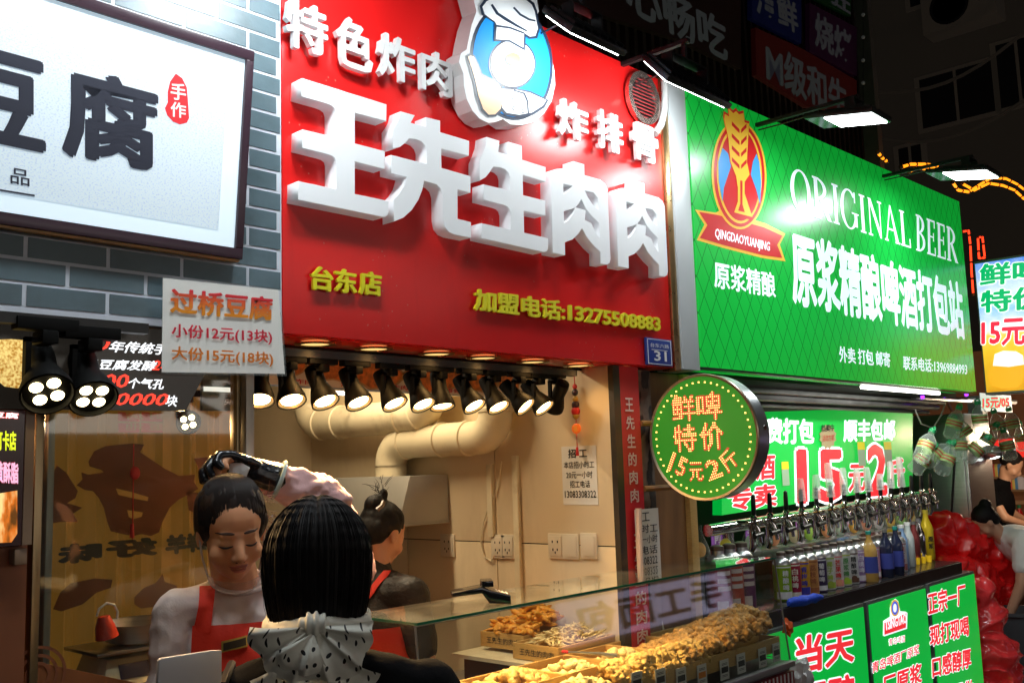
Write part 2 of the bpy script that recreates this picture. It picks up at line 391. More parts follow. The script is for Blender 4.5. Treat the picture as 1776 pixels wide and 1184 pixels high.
tS('手', (296, 172), (322, 176), (296, 143), mat('seal_white', (.8, .8, .8), .5, em=(1, 1, 1), es=.2), bold=2)
tS('作', (296, 202), (322, 206), (296, 176), MATS['seal_white'], bold=2)
l0, l1 = hitS((-20, 328)), hitS((60, 341))
B(ts).slab(l0, l1 - l0, eV.normalized() * .0035, nV * .0004).build('underline', navy, ts)

# ================================================================ red fascia with the channel letters
rs = thing('red_shop_sign', 'glossy red shop sign with big white raised characters and a yellow phone number', 'sign', (2.2, F, 1.932))
xa, xb = 1.3615, 3.02
B(rs).box((xa, F, 1.934), (xb, F + .02, 3.02)).build('panel', redp, rs, bevel=.002)
B(rs).box((xa, F + .021, 1.932), (xb, 2.165, 1.94)).build('soffit', redp, rs)
B(rs).box((xa, 2.166, 1.925), (xb, 2.18, 2.42)).build('inner_board', dark, rs)
FL = 1.953
def trace(pts, ox, oy, sc): return [PY(ox + x / sc, oy + y / sc, FL) for x, y in pts]
def channel(name, outer, holes=(), label=None):
    c = bpy.data.curves.new('letter', 'CURVE'); c.dimensions = '2D'; c.fill_mode = 'BOTH'; c.extrude = .0228; c.bevel_depth = .0008; c.bevel_resolution = 0
    for lp in [outer] + list(holes):
        sp = c.splines.new('POLY'); sp.points.add(len(lp) - 1); sp.use_cyclic_u = True
        for q, p in zip(sp.points, lp): q.co = (p.x, p.z, 0, 1)
    o = bpy.data.objects.new('t', c); COL.objects.link(o); bpy.context.view_layer.update()
    me = bpy.data.meshes.new_from_object(o.evaluated_get(bpy.context.evaluated_depsgraph_get())); bpy.data.objects.remove(o)
    me.transform(Matrix(((1, 0, 0, -rs.location.x), (0, 0, -1, FL + .0237 - rs.location.y), (0, 1, 0, -rs.location.z), (0, 0, 0, 1))))
    return link('raised_character', me, rs, letw, label=label)
W1 = [(120,57),(628,215),(626,313),(436,262),(436,450),(618,497),(616,602),(436,556),(436,755),(640,798),(640,860),(632,882),(615,893),(95,787),(98,678),(325,727),(325,560),(318,537),(300,522),(270,512),(120,474),(124,366),(323,415),(323,262),(315,235),(295,218),(265,206),(116,163)]
W2 = [(715,257),(797,280),(772,325),(868,350),(868,292),(952,313),(952,382),(1127,435),(1125,522),(958,478),(960,598),(1135,648),(1135,745),(1057,725),(1057,905),(1138,925),(1138,1017),(1040,998),(1005,982),(980,950),(970,900),(968,760),(955,720),(930,695),(855,673),(845,725),(822,785),(780,850),(730,895),(675,918),(672,790),(705,755),(735,710),(752,650),(658,627),(657,520),(873,575),(873,490),(862,460),(840,437),(805,422),(762,418),(745,442),(710,468),(668,478),(668,362),(690,330),(705,298)]
W3 = [(195,35),(290,65),(282,150),(362,172),(360,72),(460,102),(462,208),(642,265),(640,372),(468,320),(470,477),(640,520),(640,630),(475,592),(478,762),(660,805),(660,880),(652,900),(630,908),(155,800),(155,690),(377,740),(377,610),(368,580),(350,560),(320,548),(170,508),(170,395),(370,443),(370,340),(360,305),(335,280),(300,265),(243,258),(218,298),(185,338),(142,363),(142,215),(168,155),(188,95)]
W4 = [(855,220),(935,243),(937,325),(1060,360),(1095,388),(1113,430),(1135,960),(1128,990),(1108,1003),(1060,995),(1058,905),(1010,860),(960,800),(918,725),(890,770),(845,812),(788,832),(790,930),(697,912),(685,340),(698,300),(728,278),(770,275),(855,298)]
H4 = [[(775,387),(848,405),(820,440),(776,472)], [(938,438),(1005,455),(1040,495),(1046,592),(1000,548),(962,492)],
      [(912,505),(950,580),(1000,640),(1048,685),(1055,805),(1020,760),(990,690),(940,665),(945,592),(868,570),(890,545)], [(780,597),(820,585),(866,573),(850,620),(822,662),(783,690)]]
channel('c', trace(W1, 490, 120, 3.482), label='leftmost white character 王')
channel('c', trace(W2, 490, 120, 3.482), label='white character 先')
channel('c', trace(W3, 800, 230, 4.384), label='white character 生')
c4 = channel('c', trace(W4, 800, 230, 4.384), [trace(h, 800, 230, 4.384) for h in H4], label='first white character 肉')
c5 = c4.copy(); COL.objects.link(c5); c5['label'] = 'second white character 肉, at the right end'
c5.location.x = PY(800 + 1186 / 4.384, 380, FL).x - PY(800 + 697 / 4.384, 380, FL).x
for ch, xl_, xr_, yt, yb in [('特', 491, 562, 10, 92), ('色', 578, 640, 38, 122), ('炸', 652, 714, 68, 142), ('肉', 726, 778, 95, 165),
                             ('炸', 965, 1015, 180, 243), ('排', 1032, 1075, 199, 264), ('骨', 1094, 1136, 220, 282)]:
    tU(rs, 'small_raised_character', ch, xl_, xr_, yt, yb, 1.982, lets, bold=2, depth=.016, off=.0)
for ch, x in [('台', 538), ('东', 579), ('店', 622)]:
    tU(rs, 'yellow_character', ch, x, x + 37, 464 + (x - 538) * .1, 504 + (x - 538) * .1, 1.99, yel, bold=3, depth=.007, off=0)
tF(rs, 'phone_lettering', '加盟电话:13275508883', (821, 538), (1143, 577), (821, 501), 1.99, yel, bold=3, depth=.007, off=0)
# round vent grille with its duct
vg = thing('round_vent', 'round steel vent grille with red louvres at the upper right of the red sign', 'vent', PY(1112, 172, 1.995))
vc = PY(1112, 172, 1.99); R_ = .5 * (PY(1112, 137, 1.99).z - PY(1112, 206, 1.99).z)
def ring(mb, c, r0, r1, d0, d1, n=40):       # annulus standing on the front plane
    vs = []; fs = []
    for k in range(n):
        a = 2 * math.pi * k / n; ca, sa = math.cos(a), math.sin(a)
        vs += [c + V3((r0 * ca, -d0, r0 * sa)), c + V3((r0 * ca, -d1, r0 * sa)), c + V3((r1 * ca, -d1, r1 * sa)), c + V3((r1 * ca, -d0, r1 * sa))]
    for k in range(n):
        a, b = 4 * k, 4 * ((k + 1) % n)
        fs += [(a, b, b + 1, a + 1), (a + 1, b + 1, b + 2, a + 2), (a + 2, b + 2, b + 3, a + 3)]
    return mb.add(vs, fs)
ring(B(vg), vc, R_ * .98, R_ * 1.28, 0, .016).build('rim', mat('vent_rim', (.6, .45, .4), .2, .9, var=.1), vg, smooth=True)
ring(B(vg), vc, .001, R_ * .98, -.002, .002).build('back_disc', black, vg)
for k in range(11):
    h = (k - 5) / 5.6 * R_; w2 = math.sqrt(max(0, (R_ * .96) ** 2 - h * h))
    B(vg).box((vc.x - w2, vc.y - .012, vc.z + h - .002), (vc.x + w2, vc.y - .003, vc.z + h + .002), Matrix.Rotation(.5, 3, 'X')).build('louvre', mat('louvre_red', (.25, .02, .02), .4), vg)
hose = thing('drain_hose', 'white corrugated hose hanging beside the round vent', 'hose', PY(1150, 200, 1.97))
hp = [PY(x, y, 1.972) for x, y in [(1152, 135), (1153, 160), (1152, 190), (1147, 215), (1136, 232)]]
pts = []; rr = []
for i in range(60):
    t = i / 59 * 4; k = min(int(t), 3); pts.append(hp[k].lerp(hp[k + 1], t - k)); rr.append(.0125 + .0016 * (i % 2))
B(hose).tube(pts, rr, 10).build('corrugated_pipe', mat('hose_plastic', (.55, .55, .54), .4), hose, smooth=True, ang=80)
B(hose).lathe([(.016, 0), (.017, .02)], PY(1139, 233, 1.98), (-.2, -.3, 1)).build('tape_wrap', brass, hose)
# house number plate
npl = thing('number_plate', 'small blue street number plate 31 on the lower right of the red sign', 'plate', PY(1142, 612, 1.995))
a, b = PY(1122, 632, 1.99), PY(1164, 590, 1.99)
bluep = mat('plate_blue', (.02, .05, .28), .3, var=.1); wink = mat('white_ink', (.8, .8, .8), .5)
B(npl).box((a.x, 1.988, a.z), (b.x, 1.998, b.z)).build('plate', bluep, npl, bevel=.002)
for q in [((a.x + .006, a.z + .004), (b.x - .006, a.z + .006)), ((a.x + .006, b.z - .006), (b.x - .006, b.z - .004)), ((a.x + .006, a.z + .007), (a.x + .009, b.z - .007)), ((b.x - .009, a.z + .007), (b.x - .006, b.z - .007)),
          ((a.x + .03, (a.z + b.z) / 2 + .006), (b.x - .03, (a.z + b.z) / 2 + .008))]:
    B(npl).box((q[0][0], 1.9872, q[0][1]), (q[1][0], 1.988, q[1][1])).build('border_line', wink, npl)
tU(npl, 'lettering', '台东六路', 1128, 1160, 596, 603, 1.988, wink, bold=1, off=.001)
tU(npl, 'lettering', '31', 1135, 1156, 609, 626, 1.988, wink, bold=2, off=.001)
# trims between the red and the green sign
tr = thing('metal_trim', 'brass coloured metal trim strip along the right edge of the red sign', 'trim', (3.04, F, 1.93))
B(tr).box((3.0225, 1.992, 1.925), (3.062, 2.05, 3.03)).build('trim_strip', brass, tr, bevel=.003)
wt = thing('white_post', 'tall white metal strip left of the green beer sign', 'trim', (3.1, F, 1.93))
B(wt).box((3.064, 1.985, 1.93), (3.178, 2.1, 3.045)).build('metal_strip', mat('white_metal', (.62, .66, .68), .3, var=.08, vs=4), wt, bevel=.003)

# chef light box: outline box, blue oval and a plain cook's hat and jacket
cb = thing('chef_emblem_box', 'raised white emblem box with a cook\'s hat and jacket on a blue oval', 'sign', PY(885, 110, 1.95))
YE = 1.932
def tE(pts, y=YE): return [PY(480 + x / 2.96, y_ / 2.96, y) for x, y_ in pts]
OUT = [(990,-75),(1080,-110),(1200,-95),(1330,-30),(1345,60),(1330,90),(1370,160),(1405,260),(1425,370),(1428,440),(1410,520),(1370,585),(1320,625),(1260,642),(1200,640),(1160,612),(1130,625),(1085,632),(1040,610),(1005,570),(975,510),(960,440),(958,380),(935,320),(945,275),(975,255),(985,200),(1000,130),(1025,60),(1010,0)]
B(cb).poly(tE(OUT), (0, 1, 0), .06).build('box_body', mat('box_side', (.66, .64, .64), .4, var=.12), cb)
def flat(pts, m, lay, name):
    q = [p + V3((0, -.0012 * lay, 0)) for p in tE(pts)]
    return B(cb).poly(q).build(name, m, cb)
wface = mat('emblem_white', (.78, .80, .83), .65, spec=.15, em=(.9, .96, 1), es=.12)
dkl = mat('emblem_line', (.02, .035, .07), .4)
flat(OUT, wface, .6, 'white_face')
def oval(cx, cy, rx, ry, n=44, a0=0, rot=0):
    c, s_ = math.cos(rot), math.sin(rot)
    return [(cx + rx * math.cos(2 * math.pi * k / n) * c - ry * math.sin(2 * math.pi * k / n) * s_, cy + rx * math.cos(2 * math.pi * k / n) * s_ + ry * math.sin(2 * math.pi * k / n) * c) for k in range(n)]
flat(oval(1203, 320, 212, 300, rot=-.12), dkl, 1.2, 'outline')
bl2 = mat('emblem_blue', (.01, .25, .75), .5, spec=.2, em=(.0, .35, .9), es=.15)
flat(oval(1203, 320, 196, 284, rot=-.12), bl2, 2, 'blue_oval')
flat([(1135,450),(1225,455),(1300,470),(1392,515),(1370,555),(1310,592),(1240,605),(1165,592),(1140,560)], dkl, 2.8, 'outline')
flat([(1145,458),(1225,464),(1296,480),(1378,517),(1360,545),(1305,580),(1240,592),(1175,582),(1152,556)], wface, 3.6, 'jacket')
flat([(1210,462),(1268,478),(1285,520),(1290,595),(1283,595),(1277,524),(1260,486),(1208,470)], dkl, 4.2, 'jacket_seam')
for x, y in [(1208, 502), (1257, 515), (1212, 560), (1259, 573)]:
    flat(oval(x, y, 9, 12, 14), dkl, 4.2, 'button'); flat(oval(x, y, 5.5, 8, 14), wface, 4.8, 'button_centre')
flat(oval(1205, 330, 122, 128), dkl, 2.8, 'outline'); flat(oval(1205, 330, 112, 118), wface, 3.6, 'plain_disc')
flat(oval(1206, 308, 42, 34), dkl, 4.2, 'outline'); flat(oval(1206, 308, 36, 28), mat('emblem_amber', (.75, .45, .03), .35, em=(.9, .5, .02), es=.3), 4.8, 'amber_spot')
flat([(968,290),(985,278),(1010,285),(1032,330),(1050,380),(1090,400),(1140,420),(1160,460),(1165,520),(1155,570),(1120,600),(1080,602),(1045,570),(1020,500),(1005,420),(985,350)], dkl, 3.0, 'outline')
flat([(975,296),(990,288),(1006,296),(1024,340),(1040,392),(1085,412),(1130,430),(1150,465),(1155,520),(1143,562),(1115,590),(1082,592),(1054,562),(1030,495),(1014,418),(994,350)], mat('emblem_peach', (.80, .50, .30), .35, em=(1, .62, .35), es=.1), 3.9, 'peach_patch')
flat([(1108,215),(1112,120),(1045,80),(1035,35),(1060,0),(1100,-20),(1160,-40),(1250,-30),(1315,20),(1330,60),(1345,150),(1330,200),(1290,205),(1272,190),(1268,265),(1190,220)], dkl, 4.4, 'outline')
flat([(1118,205),(1122,135),(1115,118),(1060,78),(1048,40),(1070,12),(1108,-8),(1160,-28),(1245,-18),(1302,28),(1318,65),(1333,150),(1320,188),(1292,192),(1262,172),(1258,248),(1190,210)], wface, 5, 'cook_hat')
flat([(1100,25),(1130,70),(1170,95),(1225,130),(1278,160),(1275,168),(1218,140),(1160,108),(1118,78),(1090,32)], dkl, 5.6, 'hat_fold')
flat([(1120,132),(1190,142),(1262,170),(1262,180),(1190,153),(1120,143)], dkl, 5.6, 'hat_fold')
flat([(1212,40),(1245,75),(1290,100),(1320,108),(1320,116),(1285,110),(1238,84),(1204,46)], dkl, 5.6, 'hat_fold')

# ================================================================ flood lamps over the signs
def flood(loc, tilt, w, d, label, P=5., bk=.0, rise=.0):
    t = thing('flood_lamp', label, 'lamp', loc, 0, 'flood lamps on arms over the shop signs')
    R = Matrix.Rotation(tilt, 4, 'X'); yb = 2.03 - loc[1]
    def put(mb, nm, m, **k):
        o = mb.build(nm, m, t, **k); o.matrix_local = R; return o
    put(MB().box((-w / 2 - .014, -d / 2 - .012, 0), (w / 2 + .014, d / 2 + .012 + bk, .020)), 'housing', black, bevel=.004)
    nf = max(4, int(w / .03))
    for k in range(nf):
        x = -w / 2 + w * k / (nf - 1); put(MB().box((x - .002, -d / 2, .020), (x + .002, d / 2, .030)), 'cooling_fin', black)
    put(MB().box((-w / 2 - .011, -d / 2 - .009, -.002), (w / 2 + .011, d / 2 + .009 + bk, -.0005)), 'front_glass', mat('lamp_front', (.03, .10, .075), .15))
    put(MB().box((-w / 2, -d / 2, -.006), (w / 2, d / 2, -.0022)), 'lit_panel', glow)
    br = MB()
    for s in (-1, 1): br.box((s * w * .3 - .004, -.02, .022), (s * w * .3 + .004, .02, .075))
    br.box((-w * .3, -.02, .075), (w * .3, .02, .081)); br.build('bracket', black, t)
    (MB().box((-.007, -.007, .0815), (.007, .007, .081 + rise)) if rise else MB()).box((-.009, -.02, .0815 + rise), (.009, yb, .096 + rise)).build('arm', mat('arm_metal', (.035, .032, .034), .5, .5), t)
    MB().tube([(.03, .0, .03), (.05, .05, .06), (.02, yb * .4, .075), (.03, yb * .7, .075), (.01, yb, .07)], .003, 6).build('cable', black, t)
    ld = bpy.data.lights.new('flood_light', 'AREA'); ld.shape = 'RECTANGLE'; ld.size = w; ld.size_y = d; ld.energy = P; ld.color = (.90, .97, 1)
    lo = bpy.data.objects.new('flood_light', ld); COL.objects.link(lo); lo.parent = t; lo.matrix_local = R @ Matrix.Translation((0, 0, -.009))
    return t
flood((1.30, 1.60, 2.90), .7, .26, .12, 'flood lamp over the joint of brick fascia and red sign, above the picture edge', 4.)
flood((.72, 1.50, 2.95), .7, .30, .12, 'leftmost flood lamp over the framed bean curd sign, above the picture edge', 3.6)
p_ = PY(1012, 60, 1.74); flood(p_, .75, .23, .12, 'flood lamp above the chef emblem of the red sign', 1.2, 0, .36)
p_ = PY(1190, 146, 1.74); flood(p_, .85, .36, .12, 'long flood lamp beside the round vent at the red sign corner', 1.7, 0, .06)
p_ = PY(1484, 207, 1.55); flood(p_, .17, .15, .19, 'flood lamp with green-tinged frame above the word ORIGINAL', 4.5, .07)
p_ = PY(1683, 303, 1.55); flood(p_, .17, .18, .20, 'rightmost flood lamp above the end of the green sign', 5.5, .07)

# ================================================================ down lights in the red soffit
dl0 = None
for i, (px, py) in enumerate([(545, 595), (650, 603), (765, 611), (845, 618), (932, 625), (1008, 632), (1080, 638)]):
    p = PZ(px, py, 1.93); p.y = 2.085
    t = thing('down_light', 'x', 'lamp', p, 0, 'recessed down lights under the red sign')
    if dl0 is None:
        MB().lathe([(.038, 0), (.052, -.001), (.053, -.004), (.040, -.006), (.037, .0)], n=28, cap=False).build('trim_ring', brass, t, smooth=True); MB().lathe([(.0005, -.0025), (.038, -.0025)], n=28).build('diffuser', emis('dl_glow', (1, .66, .22), .9), t); dl0 = t
    else:
        for ch in list(dl0.children):
            if ch.type == 'MESH': copy_tree(ch, t)
    ld = bpy.data.lights.new('down_light_lamp', 'SPOT'); ld.energy = 1.6; ld.spot_size = 2.6; ld.spot_blend = .8; ld.color = (1, .55, .18); ld.shadow_soft_size = .03
    lo = bpy.data.objects.new('down_light_lamp', ld); COL.objects.link(lo); lo.parent = t; lo.location = (0, 0, -.01)
    t['label'] = ['leftmost recessed down light under the red sign', 'second recessed down light from the left under the red sign', 'third recessed down light from the left under the red sign', 'middle recessed down light under the red sign',
                  'third recessed down light from the right under the red sign', 'second recessed down light from the right under the red sign', 'rightmost recessed down light under the red sign, below the number plate'][i]

# ================================================================ track with spot lamps
tk = thing('lighting_track', 'black lighting track hung along the front under the red sign', 'track', (2, 2.12, 1.91))
B(tk).box((1.29, 2.105, 1.895), (2.60, 2.135, 1.915)).build('rail', black, tk)
def spot_parts(t, aim, four=False, lit=True):
    """head hangs .06 m under the track; aim is a unit vector"""
    aim = V3(aim).normalized(); m = MB()
    m.box((-.045, -.013, .095), (.045, .013, .115)); m.box((-.012, -.02, .075), (.012, .02, .095)); m.build('adapter', spotb, t, bevel=.003)
    MB().box((-.03, -.006, .02), (-.022, .006, .085)).box((-.03, -.006, .078), (.012, .006, .085)).box((-.022, -.006, .02), (0, .006, .03)).build('yoke', spotb, t)
    b = V3((0, 0, .022)) - aim * .03
    MB().lathe([(.004, -.05), (.021, -.048), (.023, -.03), (.022, .005), (.027, .02), (.037, .05), (.038, .062), (.035, .063), (.033, .055)], b, aim, 22).build('head', spotb, t, smooth=True)
    f = b + aim * .056
    if four:
        u = aim.orthogonal().normalized(); w = aim.cross(u)
        for k in range(4):
            a = k * math.pi / 2 + .3; MB().lathe([(.0005, .004), (.007, .003), (.0095, 0)], f + (u * math.cos(a) + w * math.sin(a)) * .017, aim, 14).build('led', emis('led_glow', (1, .80, .42), 9), t, smooth=True)
    elif lit:
        MB().lathe([(.0005, .003), (.015, .003), (.027, .0)], f, aim, 20).build('lens', warmglow, t, smooth=True)
        u = aim.orthogonal().normalized(); w = aim.cross(u)
        for k in range(20):
            a = k * math.pi / 10
        MB().lathe([(.0285, 0), (.034, .004)], f, aim, 20, cap=False).build('reflector_ring', mat('reflector', (.6, .35, .12), .2, 1., em=(1, .6, .2), es=.5), t, smooth=True)
    return b, aim
def spot_light(t, b, aim, P, ang=95, col=(1, .60, .24)):
    ld = bpy.data.lights.new('spot_light', 'SPOT'); ld.energy = P; ld.spot_size = math.radians(ang); ld.spot_blend = .7; ld.color = col; ld.shadow_soft_size = .025
    lo = bpy.data.objects.new('spot_light', ld); COL.objects.link(lo); lo.parent = t
    q = V3(aim).to_track_quat('-Z', 'Y'); lo.rotation_euler = q.to_euler(); lo.location = b + V3(aim) * .066
SP = 17.
SX = [1.375, 1.463, 1.562, 1.672, 1.795, 1.902, 1.985, 2.105, 2.212, 2.325, 2.418]
AIMS = [(-.25, -.35, -.8), (-.12, -.45, -.8), (0, -.5, -.8), (0, -.5, -.8), (.04, -.5, -.8), (0, -.5, -.8), (-.1, -.3, -1), (.04, -.52, -.76), (0, -.5, -.8), (.16, -.58, -.62), (.1, -.56, -.7)]
LABS = ['leftmost lit track spot by the metal post', 'second lit track spot from the metal post', 'third lit track spot from the metal post', 'fourth lit track spot from the metal post', 'fifth lit track spot, under the second photo plate of the menu board',
        'sixth lit track spot, left of the steeply aimed one', 'lit track spot aimed almost straight down', 'fourth lit track spot from the right end', 'third lit track spot from the right end, over the pipe bend', 'second lit track spot from the right end', 'rightmost lit track spot, next to the unlit one']
for x, a, l in zip(SX, AIMS, LABS):
    t = thing('track_spot', l, 'lamp', (x, 2.12, 1.785), 0, 'black spot lamps on the track')
    b, aim = spot_parts(t, a); spot_light(t, b, aim, SP)
t = thing('track_spot', 'unlit track spot at the right end turned away', 'lamp', (2.50, 2.12, 1.79), 0, 'black spot lamps on the track')
spot_parts(t, (.25, .6, -.55), lit=False)

# ================================================================ menu board with food photographs above the inner room
mbd = thing('photo_menu_board', 'board of fried chicken photographs hanging behind the track spots', 'menu board', (2.0, 3.0, 1.8))
o_, u_, v_ = PY(440, 664, 2.34), PY(905, 690, 2.34), PY(440, 596, 2.34)
U_ = (u_ - o_); V_ = (v_ - o_); Yb = 2.34
B(mbd).slab(o_, U_, V_, (0, .012, 0)).build('board', mat('menu_cream', (.70, .56, .36), .5, em=(1, .6, .3), es=.04), mbd)
fried = mat('fried_print', (.60, .15, .03), .5, var=.8, vs=45, em=(.7, .15, .02), es=.06)
plate = mat('plate_print', (.55, .30, .10), .5)
for k, (u, v, ru, rv) in enumerate([(.10, .55, .055, .30), (.245, .62, .075, .40), (.40, .50, .085, .45), (.61, .52, .10, .48), (.80, .60, .09, .45), (.94, .55, .05, .35)]):
    c = o_ + U_ * u + V_ * v
    for rr_, m_, ly in ((1.12, plate, .001), (1.0, fried, .002)):
        B(mbd).poly([c + U_ * ru * rr_ * math.cos(a * .314) * (1 + .08 * math.sin(a * 2.3 + k)) + V_ * rv * rr_ * math.sin(a * .314) * (1 + .08 * math.cos(a * 3.1)) + V3((0, -ly, 0)) for a in range(20)]).build('food_print', m_, mbd)
redtag = mat('tag_red', (.6, .02, .02), .5)
for u in (.12, .27, .45, .66, .84):
    text(mbd, 'caption_lettering', '炸肉' if u < .5 else '排骨', o_ + U_ * u + V_ * .04, U_ * .06, V_ * .13, redtag, bold=2)
B(mbd).slab(o_ + V3((.0, .004, 2 * 0)) - V_ * .04, U_, V_ * .035, (0, .015, 0)).build('lower_rail', alum, mbd)
tb = thing('tube_light', 'short lit white tube behind the fourth track spot', 'lamp', PY(594, 681, 3.2))
B(tb).tube([PY(583, 681, 3.2), PY(596, 682, 3.2)], .008, 8).build('tube', emis('tube_glow', (1, 1, .9), 5), tb)
ld = bpy.data.lights.new('room_fill_light', 'AREA'); ld.shape = 'RECTANGLE'; ld.size = .9; ld.size_y = .05; ld.energy = 15; ld.color = (1, .80, .52)
lo = bpy.data.objects.new('room_fill_light', ld); COL.objects.link(lo); lo.parent = tb; lo.location = V3((2.1, 2.9, 2.35)) - tb.location  # fill added to brighten the room, set apart from the visible tube

# ================================================================ pipes, hood, sockets on the side wall
def arc(c, a, b, a0, a1, n=10): return [V3(c) + V3(a) * math.cos(a0 + (a1 - a0) * k / n) + V3(b) * math.sin(a0 + (a1 - a0) * k / n) for k in range(n + 1)]
def pipe(name, label, path, r, collars):
    t = thing('ventilation_pipe', label, 'pipe', path[0], 0, 'cream ventilation pipes')
    B(t).tube(path, r, 28).build('pipe', creamp, t, smooth=True, ang=60)
    for i in collars:
        a, b = path[i], path[i + 1] if i + 1 < len(path) else path[i - 1]
        d = (b - a).normalized()
        B(t).tube([a - d * .004, a, a + d * .012, a + d * .016], [r, r + .005, r + .005, r], 28).build('collar', creamp, t, smooth=True, ang=50)
    return t
# lower pipe: rises out of the hood, bends, runs along the wall towards the front, bends up
r1 = .063; xp = 2.62
p = [V3((xp, 3.10, 1.57)), V3((xp, 3.10, 1.62))] + arc((xp, 3.01, 1.62), (0, .09, 0), (0, 0, .09), 0, math.pi / 2, 8)
p += [V3((xp, 2.92, 1.71)), V3((xp, 2.80, 1.71)), V3((xp, 2.66, 1.71))] + arc((xp, 2.60, 1.80), (0, 0, -.09), (0, -.09, 0), 0, math.pi / 2, 8) + [V3((xp, 2.51, 1.84)), V3((xp, 2.51, 2.4))]
pipe('ventilation_pipe', 'lower cream ventilation pipe rising from the hood and bending up at the front', p, r1, (1, 10, 12, 13, 22))
p = [V3((2.60, 3.62, 2.40)), V3((2.60, 3.62, 1.95))] + arc((2.60, 3.53, 1.90), (0, .09, 0), (0, 0, -.09), 0, math.pi / 2, 8)
p += [V3((2.60, 3.40, 1.81)), V3((2.60, 3.0, 1.81))] + arc((2.60, 2.93, 1.90), (0, 0, -.09), (0, -.09, 0), 0, math.pi / 2, 8) + [V3((2.60, 2.84, 1.95)), V3((2.60, 2.84, 2.4))]
pipe('ventilation_pipe', 'upper cream ventilation pipe crossing behind the lit spots', p, r1 + .004, (10, 11, 12, 14))
hd = thing('extractor_hood', 'grey sheet metal extractor hood below the pipe on the side wall', 'hood', (2.55, 3.1, 1.4))
hood_m = mat('hood_metal', (.42, .40, .36), .42, .5, var=.12, vs=5)
x2 = XW - .004
q = [(x2, 2.85, 1.40), (2.44, 2.85, 1.40), (2.50, 2.85, 1.578), (x2, 2.85, 1.578)]
q2 = [(a_, 3.35, c_) for a_, b_, c_ in q]
B(hd).add([*q, *q2], [(0, 1, 2, 3), (7, 6, 5, 4), (1, 5, 6, 2), (2, 6, 7, 3), (0, 3, 7, 4), (0, 4, 5, 1)]).build('hood_shell', hood_m, hd, bevel=.002)
B(hd).box((2.437, 2.846, 1.394), (x2, 2.8495, 1.40)).build('rim', hood_m, hd)
sockm = mat('socket_plastic', (.70, .62, .48), .35)
def socket(px, py, w, label, kind=0):
    c = PX(px, py, XW); t = thing('wall_socket', label, 'socket', c, 0, 'sockets and switches on the side wall')
    MB().box((-.008, -w / 2, -.043), (-.0005, w / 2, .043)).build('plate', sockm, t, bevel=.002)
    MB().box((-.0105, -w / 2 + .008, -.034), (-.0085, w / 2 - .008, .034)).build('rocker' if kind else 'insert', sockm, t, bevel=.001)
    if not kind:
        for y, z in ((-.012, .015), (.012, .015), (-.010, -.012), (.010, -.012), (0, -.022)):
            MB().box((-.0112, y - .0022, z - .004), (-.0106, y + .0022, z + .004)).build('pin_hole', ink, t)
socket(778, 945, .078, 'single wall socket right of the extractor hood'); socket(866, 947, .07, 'left socket of the pair beside the white conduit')
socket(883, 947, .07, 'right socket of the pair beside the white conduit'); socket(966, 946, .07, 'socket left of the two light switches')
socket(992, 947, .07, 'left light switch on the side wall', 1); socket(1023, 946, .07, 'right light switch near the wall end', 1)
for i, (px, y0_, y1_) in enumerate([(852, 805, 930), (896, 790, 1090)]):
    a, b = PX(px, y0_, XW), PX(px, y1_, XW)
    t = thing('wall_conduit', ['short white cable conduit ending at the socket pair', 'long white cable conduit running down the side wall'][i], 'conduit', b, 0, 'cable conduits')
    B(t).box((XW - .016, a.y - .013, min(b.z, 1.36 if i == 0 else .6)), (XW - .0005, a.y + .013, a.z)).build('cover', creamp, t, bevel=.002)
t = thing('hanging_cable', 'thin white cable looping down the side wall to the socket', 'cable', PX(860, 850, XW))
B(t).tube([PX(x, y, XW - .008) for x, y in [(870, 800), (866, 830), (858, 860), (845, 885), (836, 915), (834, 940), (840, 965), (852, 972), (860, 958), (862, 950)]], .003, 6).build('wire', creamp, t, smooth=True)
# poster 招工 on the side wall
po = thing('job_poster', 'white paper job notice taped to the cream side wall', 'poster', PX(1005, 825, XW))
yl_, yr_ = PX(976, 825, XW).y, PX(1036, 825, XW).y; zt_ = PX(1005, 773, XW).z; zb_ = PX(1005, 875, XW).z
B(po).box((XW - .002, yr_, zb_), (XW - .001, yl_, zt_)).build('sheet', paper, po)
def tW(par, s, u0, u1, v0, v1, m=ink, bold=1):
    yy = lambda u: yl_ + (yr_ - yl_) * u; zz = lambda v: zb_ + (zt_ - zb_) * v
    text(par, 'lettering', s, (XW - .0022, yy(u0), zz(v0)), (0, yy(u1) - yy(u0), 0), (0, 0, zz(v1) - zz(v0)), m, bold=bold, off=.001)
tW(po, '招 工', .2, .75, .80, .95, bold=2); tW(po, '本店招小时工', .06, .94, .62, .74); tW(po, '20元一小时', .12, .88, .45, .57); tW(po, '招工电话', .22, .80, .29, .41); tW(po, '13083308322', .06, .96, .12, .24)
# lucky charm
ch = thing('lucky_charm', 'string of red and black lucky charms hanging above the job notice', 'charm', PX(998, 700, XW - .02))
cx_, cy_ = PX(998, 700, XW - .02).y, XW - .02
zz_ = lambda y: PX(998, y, XW - .02).z
B(ch).tube([(cy_, cx_, zz_(640)), (cy_, cx_, zz_(790))], .0015, 5).build('string', redtag, ch)
for k, (y, r, m_) in enumerate([(670, .010, redtag), (680, .013, mat('charm_black', (.03, .01, .02), .4)), (692, .012, mat('charm_gold', (.5, .3, .05), .4)), (702, .016, MATS['charm_black']), (713, .018, redtag), (720, .014, MATS['charm_gold'])]):
    B(ch).ell((cy_, cx_, zz_(y)), (r * .6, r, r)).build('bead', m_, ch, smooth=True)
B(ch).ell((cy_, cx_, zz_(743)), (.004, .021, .018), nu=20).build('medallion', mat('charm_orange', (.85, .16, .02), .4, em=(1, .2, .02), es=.25), ch, smooth=True)
